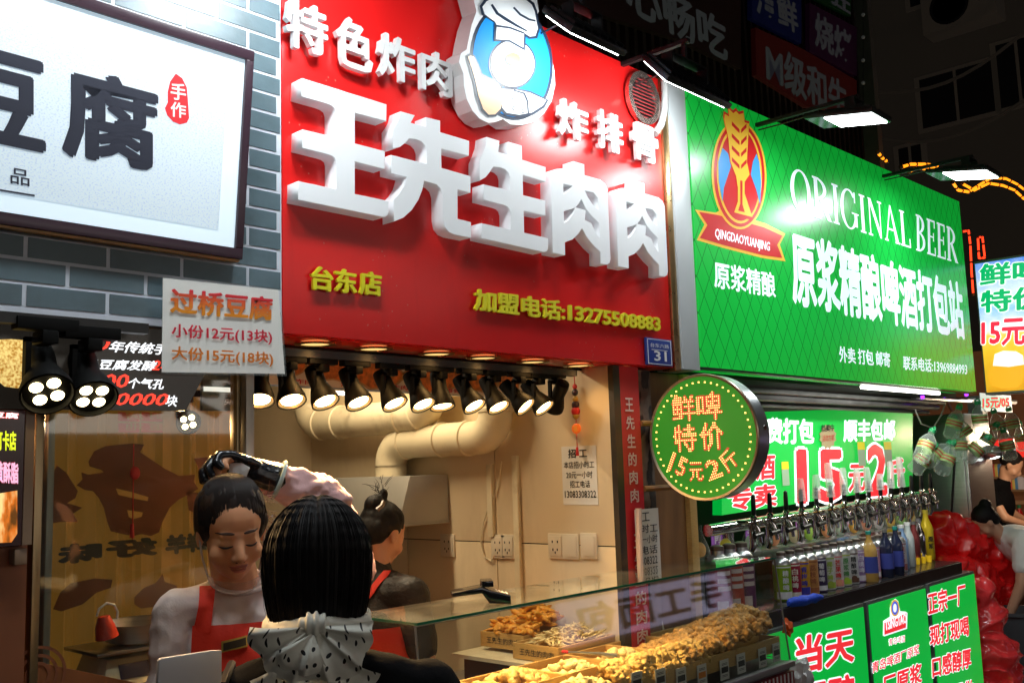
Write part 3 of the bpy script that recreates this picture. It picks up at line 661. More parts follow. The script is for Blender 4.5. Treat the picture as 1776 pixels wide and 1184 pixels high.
text(ch, 'lettering', '福', (cy_ - .006, cx_ + .009, zz_(743) - .009), (0, -.018, 0), (0, 0, .018), mat('gold_ink', (.9, .6, .1), .4), off=.001)
B(ch).lathe([(.004, 0), (.006, -.03)], (cy_, cx_, zz_(775))).build('tassel', redtag, ch)

# ================================================================ wall end: red banner, rusty post, board
bn = thing('red_banner', 'tall red banner with white vertical characters on the wall end', 'banner', (2.77, 2.03, 1.0))
aL, aR = PY(1076, 700, 2.03).x, PY(1106, 700, 2.03).x
bR = PY(1135, 1060, 2.03).x
B(bn).box((aL, 2.03, .5), (aR + .01, 2.034, 1.93)).build('banner_cloth', mat('banner_red', (.60, .02, .03), .45, var=.12), bn)
pw = mat('banner_ink', (.75, .55, .52), .5)
for i, c in enumerate('王先生的肉肉'): tU(bn, 'lettering', c, 1084 + i * 1.9, 1098 + i * 1.9, 690 + i * 31.5, 713 + i * 31.5, 2.03, pw, bold=2)
for i, c in enumerate('王先生的肉肉'): tU(bn, 'lettering', c, 1099 + i * 1.2, 1117 + i * 1.2, 925 + i * 33, 949 + i * 33, 2.03, pw, bold=2)
B(bn).box((XW - .004, 2.028, .3), (aL - .001, 2.05, 1.93)).build('wall_edge_strip', mat('edge_metal', (.07, .06, .05), .4, .6), bn)
rp = thing('rusty_post', 'peeling rusty steel post between the red banner and the brown board', 'post', (2.9, 2.06, 0))
rust = mat('rust', (.23, .15, .10), .7, var=.5, vs=18, bump=.6, bs=40)
def _peel(m):
    nt = m.node_tree; tc = nt.nodes.new('ShaderNodeTexCoord'); n = nt.nodes.new('ShaderNodeTexNoise'); n.inputs['Scale'].default_value = 14; n.inputs['Detail'].default_value = 5
    mp = nt.nodes.new('ShaderNodeMapping'); mp.inputs['Scale'].default_value = (1, 1, .45); nt.links.new(tc.outputs['Object'], mp.inputs[0]); nt.links.new(mp.outputs[0], n.inputs['Vector'])
    mr = nt.nodes.new('ShaderNodeMapRange'); mr.inputs[1].default_value = .50; mr.inputs[2].default_value = .53; nt.links.new(n.outputs['Fac'], mr.inputs[0]); mix_color_nodes(m, mr.outputs[0], (.03, .018, .012))
_peel(rust)
B(rp).box((aR + .014, 2.05, 0), (aR + .012 + .10, 2.09, 1.925)).build('post', rust, rp, bevel=.003)
for z in (1.735, 1.51): B(rp).tube([(aR + .012, 2.03, z), (aR + .2, 2.03, z)], .010, 8).build('cross_bar', mat('bar_orange', (.35, .17, .05), .5, var=.3), rp, smooth=True)
po2 = thing('job_poster', 'half hidden job notice hanging in front of the brown board beside the banner', 'poster', PY(1125, 940, 2.02))
pa, pb = PY(1106, 1003, 2.015), PY(1141, 880, 2.015)
B(po2).box((pa.x, 2.014, pa.z), (pb.x, 2.0155, pb.z)).build('sheet', paper, po2)
for s, v, b_ in (('工', 888, 903), ('时工', 908, 923), ('一小时', 927, 941), ('电话', 945, 960), ('308322', 964, 978), ('一小时', 982, 998)): tU(po2, 'lettering', s, 1112 if len(s) > 1 else 1113, 1140 if len(s) > 1 else 1126, v, b_, 2.014, ink, bold=1)
pk = thing('folded_paper', 'strip of curled paper covering the left edge of the half hidden notice', 'paper', PY(1106, 940, 2.0))
B(pk).tube([PY(1107, 881, 2.008), PY(1109, 940, 2.006), PY(1111, 1003, 2.004)], .011, 8).build('curl', mat('curl_paper', (.66, .52, .46), .6), pk, smooth=True)
bb = thing('brown_board', 'brown wooden board partition behind the round sign', 'board', (3.2, 2.12, 0))
B(bb).box((aR + .14, 2.12, 0), (aR + .40, 2.15, 1.93)).build('panel', mat('board_wood', (.30, .15, .06), .45, var=.35, vs=5, anis=(3, 3, .6)), bb)
B(bb).box((aR + .402, 2.10, 0), (aR + .45, 2.15, 1.93)).build('post', wood, bb, bevel=.003)
B(bb).box((aR + .12, 2.085, .0), (aR + .139, 2.16, 1.93)).build('dark_gap', dark, bb)

# ================================================================ green beer sign
gs = thing('green_beer_sign', 'big green light box sign reading ORIGINAL BEER with a red and gold crest', 'sign', (4.6, F, 1.94))
GY = 1.98
greenm = mat('green_sign', (.010, .36, .05), .27, em=(.003, .42, .035), es=.46, var=.0)
def _net(m, c2=(.004, .16, .02), sc=(1, 1, 1)):       # printed diamond net
    nt = m.node_tree; L = nt.links.new; tc = nt.nodes.new('ShaderNodeTexCoord'); sp = nt.nodes.new('ShaderNodeSeparateXYZ'); L(tc.outputs['Object'], sp.inputs[0])
    fs = []
    for sg in (1, -1):
        a = nt.nodes.new('ShaderNodeMath'); a.operation = 'MULTIPLY_ADD'; a.inputs[1].default_value = sg * .62; L(sp.outputs['Z'], a.inputs[0]); L(sp.outputs['X'], a.inputs[2])
        b = nt.nodes.new('ShaderNodeMath'); b.operation = 'PINGPONG'; b.inputs[1].default_value = .043; L(a.outputs[0], b.inputs[0])
        c = nt.nodes.new('ShaderNodeMath'); c.operation = 'LESS_THAN'; c.inputs[1].default_value = .0023; L(b.outputs[0], c.inputs[0]); fs.append(c)
    d = nt.nodes.new('ShaderNodeMath'); d.operation = 'MAXIMUM'; L(fs[0].outputs[0], d.inputs[0]); L(fs[1].outputs[0], d.inputs[1])
    e = nt.nodes.new('ShaderNodeMath'); e.operation = 'MULTIPLY'; e.inputs[1].default_value = .85; L(d.outputs[0], e.inputs[0])
    mx = mix_color_nodes(m, e.outputs[0], c2)
    b = nt.nodes['Principled BSDF']; mr = nt.nodes.new('ShaderNodeMapRange'); mr.inputs[3].default_value = .48; mr.inputs[4].default_value = .1
    L(e.outputs[0], mr.inputs[0]); L(mr.outputs[0], b.inputs['Emission Strength'])
_net(greenm)
gx0, gx1, gz0 = 3.180, 6.17, 1.945
B(gs).add([(gx0, GY, gz0), (gx1, GY, gz0 + .006), (gx1, GY, 3.10), (gx0, GY, 3.045)] + [(gx0, GY + .14, gz0), (gx1, GY + .14, gz0 + .006), (gx1, GY + .14, 3.10), (gx0, GY + .14, 3.045)],
          [(0, 1, 2, 3), (4, 7, 6, 5), (0, 4, 5, 1), (1, 5, 6, 2), (2, 6, 7, 3), (3, 7, 4, 0)]).build('panel', greenm, gs)
B(gs).box((gx0, GY - .004, gz0 - .008), (gx1, GY + .03, gz0 - .001)).build('lower_edge', black, gs)
gwh = mat('green_sign_white', (.75, .80, .85), .3, em=(.75, .92, 1), es=.5)
tF(gs, 'lettering', '原浆精酿啤酒打包站', (1376, 527), (1673, 588), (1370, 398), GY, gwh, bold=3)
tF(gs, 'lettering', '原浆精酿', (1239, 499), (1345, 517), (1237, 452), GY, gwh, bold=2)
tF(gs, 'lettering', '外卖 打包 邮寄', (1456, 628), (1544, 637), (1454, 600), GY, gwh, bold=2)
tF(gs, 'lettering', '联系电话:13969884993', (1566, 641), (1677, 651), (1566, 617), GY, gwh, bold=2)
# serif capitals drawn stroke by stroke (unit cell, height 1)
def serif(ch):
    P = []; R = lambda a, b, c, d: P.append([(a, b), (c, b), (c, d), (a, d)])
    T, t, s = .15, .045, .05
    def ser(x, y, w=.14): R(x - w, y, x + w, y + s)
    def stem(x): R(x - T / 2, 0, x + T / 2, 1); ser(x, 0); ser(x, 1 - s)
    def bowl(x0, y0, x1, y1):
        n = 14; cx, cy, ry = x0, (y0 + y1) / 2, (y1 - y0) / 2; rx = x1 - x0; o = []; i = []
        for k in range(n + 1):
            a = -math.pi / 2 + math.pi * k / n; o.append((cx + rx * math.cos(a), cy + ry * math.sin(a))); i.append((cx + (rx - T) * math.cos(a), cy + (ry - t) * math.sin(a)))
        P.append(o + i[::-1])
    if ch == 'O' or ch == 'G':
        n = 40; a0, a1 = (0, 2 * math.pi) if ch == 'O' else (.75, 5.9); o = []; i = []
        for k in range(n + 1):
            a = a0 + (a1 - a0) * k / n; o.append((.42 + .42 * math.cos(a), .5 + .52 * math.sin(a))); i.append((.42 + (.42 - T) * math.cos(a), .5 + (.52 - t) * math.sin(a)))
        for k in range(n): P.append([o[k], o[k + 1], i[k + 1], i[k]])
        if ch == 'G': R(.66, .08, .80, .42); R(.54, .40, .88, .44); R(.68, .70, .74, .98)
        return P, .86
    if ch == 'I': stem(.16); return P, .32
    if ch == 'R': stem(.16); bowl(.18, .48, .62, 1); P.append([(.28, .5), (.42, .52), (.78, .03), (.84, 0), (.62, 0)]); return P, .8
    if ch == 'B': stem(.16); bowl(.18, .5, .56, 1); bowl(.18, 0, .62, .54); return P, .66
    if ch == 'N': R(.13, 0, .18, 1); R(.68, 0, .73, 1); P.append([(.08, 1), (.24, 1), (.73, .12), (.73, 0), (.66, 0), (.13, .94)]); ser(.155, 0, .11); ser(.70, 1 - s, .11); return P, .84
    if ch == 'A': P.append([(.36, 1.02), (.42, 1.02), (.80, 0), (.63, 0)]); P.append([(.36, 1.02), (.40, .94), (.12, 0), (.07, 0)]); R(.2, .32, .60, .37); ser(.1, 0, .1); ser(.72, 0, .13); return P, .84
    if ch == 'L': stem(.16); R(.16, 0, .56, s); R(.52, 0, .58, .26); return P, .6
    if ch == 'E': stem(.16); R(.16, 0, .58, s); R(.54, 0, .60, .24); R(.16, 1 - s, .56, 1); R(.50, .78, .56, 1); R(.2, .50, .48, .54); R(.44, .40, .49, .64); return P, .64
    return P, .3
def serif_word(par, word, O, U, Vv, m, off=.002):
    N = U.cross(Vv).normalized(); x = 0; L_ = []
    for c in word:
        P, w = serif(c); L_.append((P, x)); x += w + .06
    tot = x - .06; mb = MB(org(par)); k = 0
    for P, x0 in L_:
        for pl in P:
            k += 1; mb.poly([O + U * ((px + x0) / tot) + Vv * py + N * (off + .00005 * (k % 5)) for px, py in pl])
    return mb.build('lettering', m, par)
for w_, a, b, c in (('ORIGINAL', (1372, 363), (1580, 431), (1368, 289)), ('BEER', (1588, 434), (1661, 457), (1587, 371))):
    O = PY(*a, GY); serif_word(gs, w_, O, PY(*b, GY) - O, PY(*c, GY) - O, gwh)
# crest
gold = mat('crest_gold', (.70, .45, .05), .3, em=(.8, .45, .03), es=.28); cred = mat('crest_red', (.50, .012, .015), .3, em=(.6, .02, .02), es=.25); cblue = mat('crest_blue', (.05, .28, .6), .3, em=(.05, .3, .7), es=.3)
def crest(pts, m, lay, nm='crest_shape'):
    return B(gs).poly([PY(1160 + x / 2.04, 120 + y / 2.04, GY) + V3((0, -.001 * lay, 0)) for x, y in pts]).build(nm, m, gs)
crest([(92,497),(165,508),(180,500),(340,545),(412,582),(392,620),(412,680),(330,668),(190,632),(98,605),(125,550)], gold, 1, 'ribbon_edge')
crest([(105,505),(170,516),(335,560),(400,590),(382,622),(400,668),(330,658),(190,622),(108,597),(135,552)], cred, 2, 'ribbon')
crest(oval(246, 375, 97, 192, rot=-.03), gold, 3, 'oval_edge'); crest(oval(246, 375, 90, 184, rot=-.03), cred, 4, 'oval_band')
crest(oval(246, 375, 80, 172, rot=-.03), gold, 5, 'oval_line'); crest(oval(246, 375, 73, 163, rot=-.03), cred, 6, 'oval_field')
crest([(185,280),(205,300),(215,345),(190,420),(185,470),(172,400),(170,330)], cblue, 6.6); crest([(305,300),(292,330),(285,375),(305,430),(318,480),(322,400),(315,330)], cblue, 6.6)
wh = [(205,250),(190,180),(192,160),(207,170),(205,140),(222,158),(232,150),(242,162),(258,158),(262,190),(278,195),(276,225),(270,330),(280,375),(262,400),(262,440),(275,480),(290,525),(225,508),(238,470),(238,420),(232,380),(212,330)]
def sc(p, f, c=(245, 330)): return [(c[0] + (x - c[0]) * f, c[1] + (y - c[1]) * f) for x, y in p]
crest(sc(wh, 1.06), cred, 7, 'wheat_outline'); crest(wh, gold, 8, 'wheat_glass')
for k in range(4):
    y = 215 + 42 * k
    crest([(216, y - 28), (243, y), (243, y + 14), (216, y - 14)], cred, 9, 'wheat_grain'); crest([(268, y - 20), (249, y), (249, y + 14), (268, y - 6)], cred, 9, 'wheat_grain')
crest([(246,395),(254,397),(254,480),(262,508),(238,502),(246,478)], cred, 9, 'glass_stem')
tF(gs, 'lettering', 'QINGDAOYUANJING', (1239, 417), (1334, 440), (1240, 396), GY - .003, gwh, bold=2)

# ---------------------------------------------------------------- dark structure under and above the sign
st = thing('roller_shutter_box', 'dark roller shutter box and rails below the green sign', 'shutter', (4.6, 2.3, 1.8))
B(st).box((3.1, 2.34, 1.865), (6.3, 2.46, 1.93)).build('box', mat('dark_metal', (.04, .04, .042), .45, .6, var=.3), st, bevel=.01)
for k, (y, z, r) in enumerate([(2.20, 1.90, .012), (2.24, 1.875, .016), (2.30, 1.85, .012), (2.30, 1.905, .01)]): B(st).tube([(3.15, y, z), (6.25, y, z)], r, 8).build('rail', mat('rail_metal', (.14, .14, .145), .4, .7, var=.3), st, smooth=True)
struct('stall_back_wall', MB().box((3.1, 2.9, 0), (6.3, 2.96, 1.95)), dark)
struct('stall_ceiling', MB().box((3.1, 2.14, 1.935), (6.3, 2.95, 1.96)), dark)
tl = thing('tube_lamp', 'lit white tube lamp under the right end of the green sign', 'lamp', PY(1560, 675, 2.02))
a, b = PY(1495, 671, 2.03), PY(1628, 682, 2.03)
B(tl).tube([a + V3((0, .01, .016)), b + V3((0, .01, .016))], .012, 8).build('holder', alum, tl); B(tl).tube([a, b], .010, 10).build('tube', emis('tube_white', (1, 1, .88), 6), tl)
ld = bpy.data.lights.new('tube_light', 'AREA'); ld.shape = 'RECTANGLE'; ld.size = 1.3; ld.size_y = .04; ld.energy = 7; ld.color = (1, .98, .88)
lo = bpy.data.objects.new('tube_light', ld); COL.objects.link(lo); lo.parent = tl; lo.location = (-.3, .02, -.03); lo.rotation_euler = (.35, 0, 0)

# ---------------------------------------------------------------- upper dark facade with billboards
uf = thing('upper_facade', 'dark ribbed upper facade behind the shop signs, almost black at night', 'building', (4, 2.6, 3))
rib = mat('ribbed_metal', (.02, .008, .008), .5, .3, var=.2)
B(uf).box((1.0, 2.66, 2.9), (6.45, 2.9, 6.2)).build('wall', rib, uf)
m_ = B(uf)
for k in range(75): m_.box((1.05 + k * .072, 2.63, 2.9), (1.05 + k * .072 + .025, 2.66, 6.2))
o_ = m_.build('ribs', rib, uf); o_['kind'] = 'stuff'
B(uf).box((6.45, 2.55, 1.95), (6.52, 2.9, 6.2)).build('corner_post', mat('concrete_dark', (.10, .09, .085), .6, var=.2), uf)
bi = mat('billboard_ink', (.14, .14, .16), .6, em=(.5, .5, .6), es=.012)  # faint glow put into the lettering of the unlit boards
def billboard(label, col, pts, texts):
    pp = [PY(x, y, 2.6) for x, y in pts]; c = sum(pp, V3()) / len(pp)
    t = thing('billboard', label, 'billboard', (c.x, 2.6, c.z), 0, 'unlit billboards above the signs')
    B(t).poly(pp, (0, 1, 0), .03).build('board', mat('bb_' + label[:9].replace(' ', '_'), col, .4, em=col, es=.025), t)  # unlit board with a slight glow put into its colour
    for s, bl, br, tl_ in texts: tF(t, 'lettering', s, bl, br, tl_, 2.6, bi, bold=3)
billboard('dark red unlit billboard with two rows of grey characters above the vent', (.02, .006, .006), [(930, -60), (1285, -60), (1285, 120), (1180, 70), (930, -10)], [('心畅吃', (1088, 20), (1262, 108), (1082, -60))])
billboard('blue unlit billboard with the characters 海鲜', (.005, .01, .09), [(1304, -40), (1390, -10), (1390, 76), (1304, 32)], [('海鲜', (1312, 22), (1384, 60), (1308, -35))])
billboard('purple unlit billboard with the characters 烧烤', (.04, .005, .035), [(1404, 5), (1486, 48), (1486, 132), (1404, 90)], [('烧烤', (1414, 80), (1478, 116), (1412, 20))])
billboard('green unlit billboard at the top edge of the picture', (.004, .04, .01), [(1404, -60), (1476, -60), (1476, 28), (1404, -8)], [('狂', (1440, 5), (1474, 26), (1440, -30))])
billboard('red unlit billboard with the characters M级和牛', (.11, .008, .008), [(1310, 48), (1390, 84), (1486, 140), (1486, 196), (1400, 185), (1312, 130)], [('M级和牛', (1330, 142), (1470, 210), (1328, 70))])
sl = thing('bulb_string', 'vertical string of small dark bulbs on the facade corner post', 'lights', PY(1494, 60, 2.5))
for y in (26, 65, 105, 144, 183): B(sl).ell(PY(1497, y, 2.5), .012, nu=10, nv=6).build('bulb', mat('bulb_dim', (.25, .24, .23), .3, em=(.6, .6, .6), es=.02), sl, smooth=True)
B(sl).tube([PY(1497, 0, 2.51), PY(1497, 200, 2.51)], .003, 5).build('wire', black, sl)
# far apartment building facing the lane
ab = thing('apartment_building', 'dark apartment building with faint windows at the upper right', 'building', (13, 6, 0))
faint = mat('far_wall', (.05, .042, .035), .8, var=.15, vs=1, em=(.5, .4, .3), es=.008)
B(ab).box((13, -8, 2.2), (13.3, 9, 14)).build('wall', faint, ab)
wd = mat('far_window', (.012, .012, .014), .2)
fr = mat('far_frame', (.14, .12, .10), .6, em=(.5, .4, .3), es=.01)
for (x0, y0_, x1, y1_) in [(1600, 105, 1722, 225), (1578, -40, 1640, 15), (1735, 60, 1800, 190), (1560, 250, 1600, 300)]:
    a = PX(x0, y1_, 12.99); b = PX(x1, y0_, 12.99); ya, yb_ = sorted((a.y, b.y)); za, zb2 = sorted((a.z, b.z))
    w = B(ab).box((12.97, ya - .05, za - .05), (12.999, yb_ + .05, zb2 + .05)).build('window', fr, ab)
    for k in (0, 1): MB(org(ab)).box((12.96, ya + (yb_ - ya) * k / 2 + .02, za), (12.969, ya + (yb_ - ya) * (k + 1) / 2 - .02, zb2)).build('pane', wd, w)
ac = thing('air_conditioner', 'faint outdoor air conditioner unit hanging on the far dark building', 'air conditioner', PX(1665, 10, 12.7))
p_ = PX(1665, 10, 12.7); B(ac).box((12.6, p_.y - .45, p_.z - .28), (12.96, p_.y + .45, p_.z + .28)).build('case', fr, ac, bevel=.02)
B(ac).lathe([(.2, 0), (.22, -.01), (.24, 0)], (12.59, p_.y + .1, p_.z), (1, 0, 0), 20).build('fan_ring', wd, ac)
for k in range(2):
    t = thing('overhead_cable', ['upper sagging cable crossing in front of the dark building', 'lower sagging cable crossing in front of the dark building'][k], 'cable', (11, 2, 4), 0, 'overhead cables')
    a, b = PX(1500, 160 + 75 * k, 11), PX(1790, 45 + 120 * k, 11)
    B(t).tube([a.lerp(b, i / 10) + V3((0, 0, -.25 * math.sin(math.pi * i / 10))) for i in range(11)], .02, 5).build('wire', faint, t)

# orange rope lights above the green sign
og = emis('rope_glow', (1, .28, .01), 1.6)
def rope(label, pts, y=2.3, r=.010, m=og):
    t = thing('rope_light', label, 'lights', PY(*pts[0], y), 0, 'glowing rope lights')
    P = [PY(*p, y) for p in pts]; m1 = B(t); Q = []
    for i in range(len(P) - 1):
        n = 6
        for k in range(n): Q.append(P[i].lerp(P[i + 1], k / n))
    Q.append(P[-1]); m1.tube(Q, r, 6); m1.build('rope', m, t, smooth=True)
    m2 = B(t)
    for i in range(0, len(Q), 4): m2.ell(Q[i], r * 1.5, nu=6, nv=4)
    m2.build('clip', mat('rope_clip', (.2, .06, .01), .5), t)['kind'] = 'stuff'; return t
rope('short orange rope light above the middle of the green sign', [(1522, 264), (1530, 274), (1538, 280)])
rope('orange rope light looping behind the rightmost flood lamp', [(1563, 290), (1580, 285), (1605, 285), (1626, 288), (1610, 293), (1590, 292), (1576, 298)])
rope('long orange rope light draped over the right end of the green sign', [(1652, 316), (1662, 330), (1680, 333), (1700, 320), (1720, 308), (1745, 310), (1765, 320), (1780, 332)])
rope('orange rope light curve at the far right', [(1668, 318), (1690, 330), (1715, 318), (1740, 322), (1760, 330), (1776, 345)])
rr_ = emis('neon_red', (1, .04, .01), 2.2)
rope('upright red neon tube beside the right end of the green sign', [(1668, 402), (1680, 400), (1683, 425), (1685, 470), (1688, 510)], 2.6, .008, rr_)
rope('red neon rectangle above the hanging beer advertisement', [(1696, 412), (1704, 411), (1708, 447), (1698, 448), (1696, 412)], 2.6, .008, rr_)

# ---------------------------------------------------------------- hanging beer advertisement (blade light box)
ad = thing('beer_advert_box', 'hanging light box with fresh beer lettering and a beer mug over wheat', 'sign', (6.4, 1.9, 1.95))
XA = 6.40
a = PX(1692, 455, XA); zt2, zb3 = a.z - .01, PX(1703, 681, XA).z; yA = a.y + .005; yB = 1.45
B(ad).box((XA + .002, yB, zb3 - .015), (XA + .13, yA + .01, zt2 + .015)).build('box', mat('box_grey', (.2, .21, .21), .4, .6), ad, bevel=.006)
pic = mat('advert_print', (.5, .4, .1), .3, em=(1, 1, 1), es=.75)
nt = pic.node_tree; tc = nt.nodes.new('ShaderNodeTexCoord'); sp = nt.nodes.new('ShaderNodeSeparateXYZ'); cr = nt.nodes.new('ShaderNodeValToRGB'); mr = nt.nodes.new('ShaderNodeMapRange')
nz = nt.nodes.new('ShaderNodeTexNoise'); nz.inputs['Scale'].default_value = 9; nz.inputs['Detail'].default_value = 8
nt.links.new(tc.outputs['Object'], nz.inputs['Vector']); ad_ = nt.nodes.new('ShaderNodeMath'); ad_.operation = 'MULTIPLY_ADD'; ad_.inputs[1].default_value = .28
nt.links.new(tc.outputs['Object'], sp.inputs[0]); nt.links.new(nz.outputs['Fac'], ad_.inputs[0]); nt.links.new(sp.outputs['Z'], ad_.inputs[2])
mr.inputs[1].default_value = .14; mr.inputs[2].default_value = .95; nt.links.new(ad_.outputs[0], mr.inputs[0]); nt.links.new(mr.outputs[0], cr.inputs[0])
el = cr.color_ramp.elements; el[0].position = 0; el[0].color = (.65, .30, .01, 1); el[1].position = 1; el[1].color = (.06, .22, .80, 1)
for p_, c_ in ((.30, (.9, .52, .03, 1)), (.44, (.85, .60, .12, 1)), (.5, (.80, .85, .90, 1)), (.62, (.30, .55, .9, 1)), (.74, (.75, .87, .95, 1))): e = el.new(p_); e.color = c_
b_ = nt.nodes['Principled BSDF']; nt.links.new(cr.outputs[0], b_.inputs['Base Color']); nt.links.new(cr.outputs[0], b_.inputs['Emission Color'])
B(ad).box((XA, yB + .01, zb3), (XA + .0018, yA, zt2)).build('print', pic, ad)
def tX(par, s, bl, br, tl_, x, m, **k):
    O = PX(*bl, x); return text(par, 'lettering', s, O, PX(*br, x) - O, PX(*tl_, x) - O, m, **k)
adg = mat('advert_green', (.0, .35, .12), .3, em=(0, .5, .15), es=.7); adw = mat('advert_white', (.8, .8, .8), .3, em=(1, 1, 1), es=.8); adr = mat('advert_red', (.7, .02, .05), .3, em=(.85, .02, .06), es=.8)
tX(ad, '鲜啤', (1700, 496), (1810, 486), (1700, 459), XA, adg, bold=3, rim=adw); tX(ad, '特价', (1702, 543), (1812, 534), (1702, 505), XA, adg, bold=3, rim=adw)
tX(ad, '15元2', (1703, 600), (1800, 596), (1703, 556), XA, adr, bold=3, rim=adw)
foam = mat('mug_foam', (.85, .85, .8), .4, em=(1, 1, .95), es=.7); beer = mat('mug_beer', (.8, .38, .02), .3, em=(.9, .38, .02), es=.8)
def adpoly(pts, m, l): B(ad).poly([PX(x, y, XA - .001 * l) for x, y in pts]).build('mug_print', m, ad)
adpoly([(1722, 628), (1720, 668), (1737, 674), (1764, 672), (1772, 664), (1775, 628)], beer, 1); adpoly([(1722, 634), (1725, 614), (1740, 608), (1762, 609), (1774, 616), (1776, 632), (1750, 636)], foam, 2)
adpoly([(1722, 640), (1716, 645), (1717, 660), (1724, 668), (1722, 662), (1719, 658), (1719, 647), (1723, 644)], beer, 1.5)

# ---------------------------------------------------------------- lit menu panel at the back of the beer stall
mp_ = thing('beer_menu_panel', 'green backlit menu panel reading 15元2斤 behind the beer taps', 'sign', PY(1420, 810, 2.45))
PYM = 2.48
O = PY(1252, 893, PYM); Um = PY(1583, 842, PYM) - O; Vm = PY(1252, 716, PYM) - O
Um2 = PY(1583, 706, PYM) - O - Vm
gm2 = mat('green_backlit', (.01, .38, .06), .3, em=(.0, .56, .055), es=.52)
gwh2 = mat('backlit_white', (.8, .8, .8), .3, em=(.85, .95, 1), es=.8); gred = mat('backlit_red', (.6, .02, .03), .3, em=(.85, .03, .04), es=.75)
B(mp_).add([O, O + Um, O + Vm + Um2, O + Vm] + [q + V3((0, .05, 0)) for q in (O, O + Um, O + Vm + Um2, O + Vm)], [(0, 1, 2, 3), (7, 6, 5, 4), (0, 4, 5, 1), (1, 5, 6, 2), (2, 6, 7, 3), (3, 7, 4, 0)]).build('panel', gm2, mp_)
B(mp_).slab(O + Vm + V3((0, -.003, 0)), Um2, V3((0, 0, .02)), V3((0, .05, 0))).build('top_frame', alum, mp_)
tF(mp_, 'lettering', '费打包', (1329, 769), (1411, 769), (1329, 724), PYM, gwh2, bold=3); tF(mp_, 'lettering', '顺丰包邮', (1463, 766), (1552, 763), (1463, 727), PYM, gwh2, bold=3)
tF(mp_, 'lettering', '15', (1385, 872), (1462, 866), (1383, 781), PYM, gred, bold=3, rim=gwh2); tF(mp_, 'lettering', '元', (1472, 852), (1500, 850), (1472, 806), PYM, gred, bold=3, rim=gwh2)
tF(mp_, 'lettering', '2', (1506, 858), (1537, 856), (1505, 772), PYM, gred, bold=3, rim=gwh2); tF(mp_, 'lettering', '斤', (1542, 845), (1568, 842), (1542, 797), PYM, gred, bold=3, rim=gwh2)
tF(mp_, 'lettering', '酒', (1310, 832), (1343, 829), (1310, 790), PYM, gred, bold=3, rim=gwh2); tF(mp_, 'lettering', '专卖', (1262, 886), (1346, 876), (1262, 845), PYM, gred, bold=3, rim=gwh2)
for k, (x, y) in enumerate([(1358, 800), (1490, 766), (1536, 766)]):
    t = thing('sticker_tag', ['yellow and green sticker left of the number 15', 'yellow and white sticker between 元 and 2 on the menu panel', 'yellow and white sticker right of the number 2'][k], 'sticker', PY(x, y + 20, PYM - .004), 0, 'stickers on the green menu panel')
    a, b = PY(x, y + 42, PYM - .006), PY(x + 9, y, PYM - .006)
    B(t).box(a, (b.x, a.y + .002, b.z)).build('card', mat('sticker_white', (.35, .50, .35), .5, em=(.4, .6, .4), es=.12), t); B(t).box((a.x, a.y - .001, b.z - (b.z - a.z) * .32), (b.x, a.y, b.z)).build('yellow_top', mat('sticker_yellow', (.75, .65, .02), .5, em=(.8, .7, .02), es=.3), t)
hs = thing('star_label', 'jagged paper label with handwriting stuck on the green menu panel', 'label', PY(1435, 760, PYM - .01))
B(hs).poly([PY(1436 + 15 * r * math.cos(a), 757 + 22 * r * math.sin(a), PYM - .008) for k in range(24) for a, r in [(k * math.pi / 12, 1 if k % 2 else .82)]], (0, 1, 0), .002).build('paper', mat('label_paper', (.45, .36, .20), .6), hs)
tF(hs, 'lettering', '热卖中', (1424, 748), (1446, 747), (1424, 736), PYM - .009, ink, bold=2)
tF(hs, 'lettering', '活动方案', (1426, 765), (1446, 764), (1426, 754), PYM - .009, redtag, bold=0)

# ================================================================ beer counter
bc = thing('beer_counter', 'dark beer counter with a steel top in front of the taps', 'counter', (4.6, 2.0, 0))
B(bc).box((3.3, 2.0, 1.008 - .03), (5.72, 2.62, 1.008)).build('counter_top', mat('counter_top', (.10, .10, .105), .18, .8, var=.2, vs=5), bc, bevel=.003)
B(bc).box((3.3, 1.992, .945), (5.72, 1.9995, 1.004)).build('front_edge', black, bc)
B(bc).box((3.32, 2.05, 0), (5.70, 2.6, .977)).build('base', black, bc)
lb = [((1370, 1085), (1490, 1050), 'green lit counter box with two big red characters 当天 behind the glass case end'), ((1500, 1047), (1598, 1018), 'green lit counter box with a beer brewery badge, middle one of the three'), ((1607, 1015), (1683, 993), 'green lit counter box with four rows of red characters, rightmost of the three')]
gboxes = []
for i, (a, b, lab) in enumerate(lb):
    pa, pb = PY(*a, 1.99), PY(*b, 1.99); z1 = (pa.z + pb.z) / 2 - .004
    t = thing('counter_light_box', lab, 'light box', (pa.x, 1.99, 0), 0, 'green lit boxes along the beer counter')
    x0 = pa.x; x1 = pb.x
    if i == 0: x0 = 3.50
    B(t).box((x0 - .02, 1.975, .05), (x1 + .012, 2.045, z1 + .015)).build('case', mat('case_grey', (.16, .17, .17), .35, .6), t, bevel=.003)
    B(t).box((x0, 1.970, .06), (x1, 1.9745, z1)).build('lit_face', gm2, t)
    gboxes.append(t)
lY = 1.970
t = gboxes[0]; tF(t, 'lettering', '当天', (1380, 1170), (1480, 1145), (1380, 1105), lY, gred, bold=3, rim=gwh2); tF(t, 'lettering', '现酿', (1384, 1262), (1484, 1236), (1384, 1186), lY, gred, bold=3, rim=gwh2)
t = gboxes[2]
for s, bl, br, tl_ in [('正宗一厂', (1610, 1066), (1675, 1046), (1608, 1028)), ('现打现喝', (1613, 1121), (1680, 1101), (1612, 1085)), ('口感醇厚', (1617, 1175), (1684, 1156), (1616, 1139)), ('当天现做', (1620, 1230), (1688, 1212), (1620, 1193))]: tF(t, 'lettering', s, bl, br, tl_, lY, gred, bold=3, rim=gwh2)
t = gboxes[1]
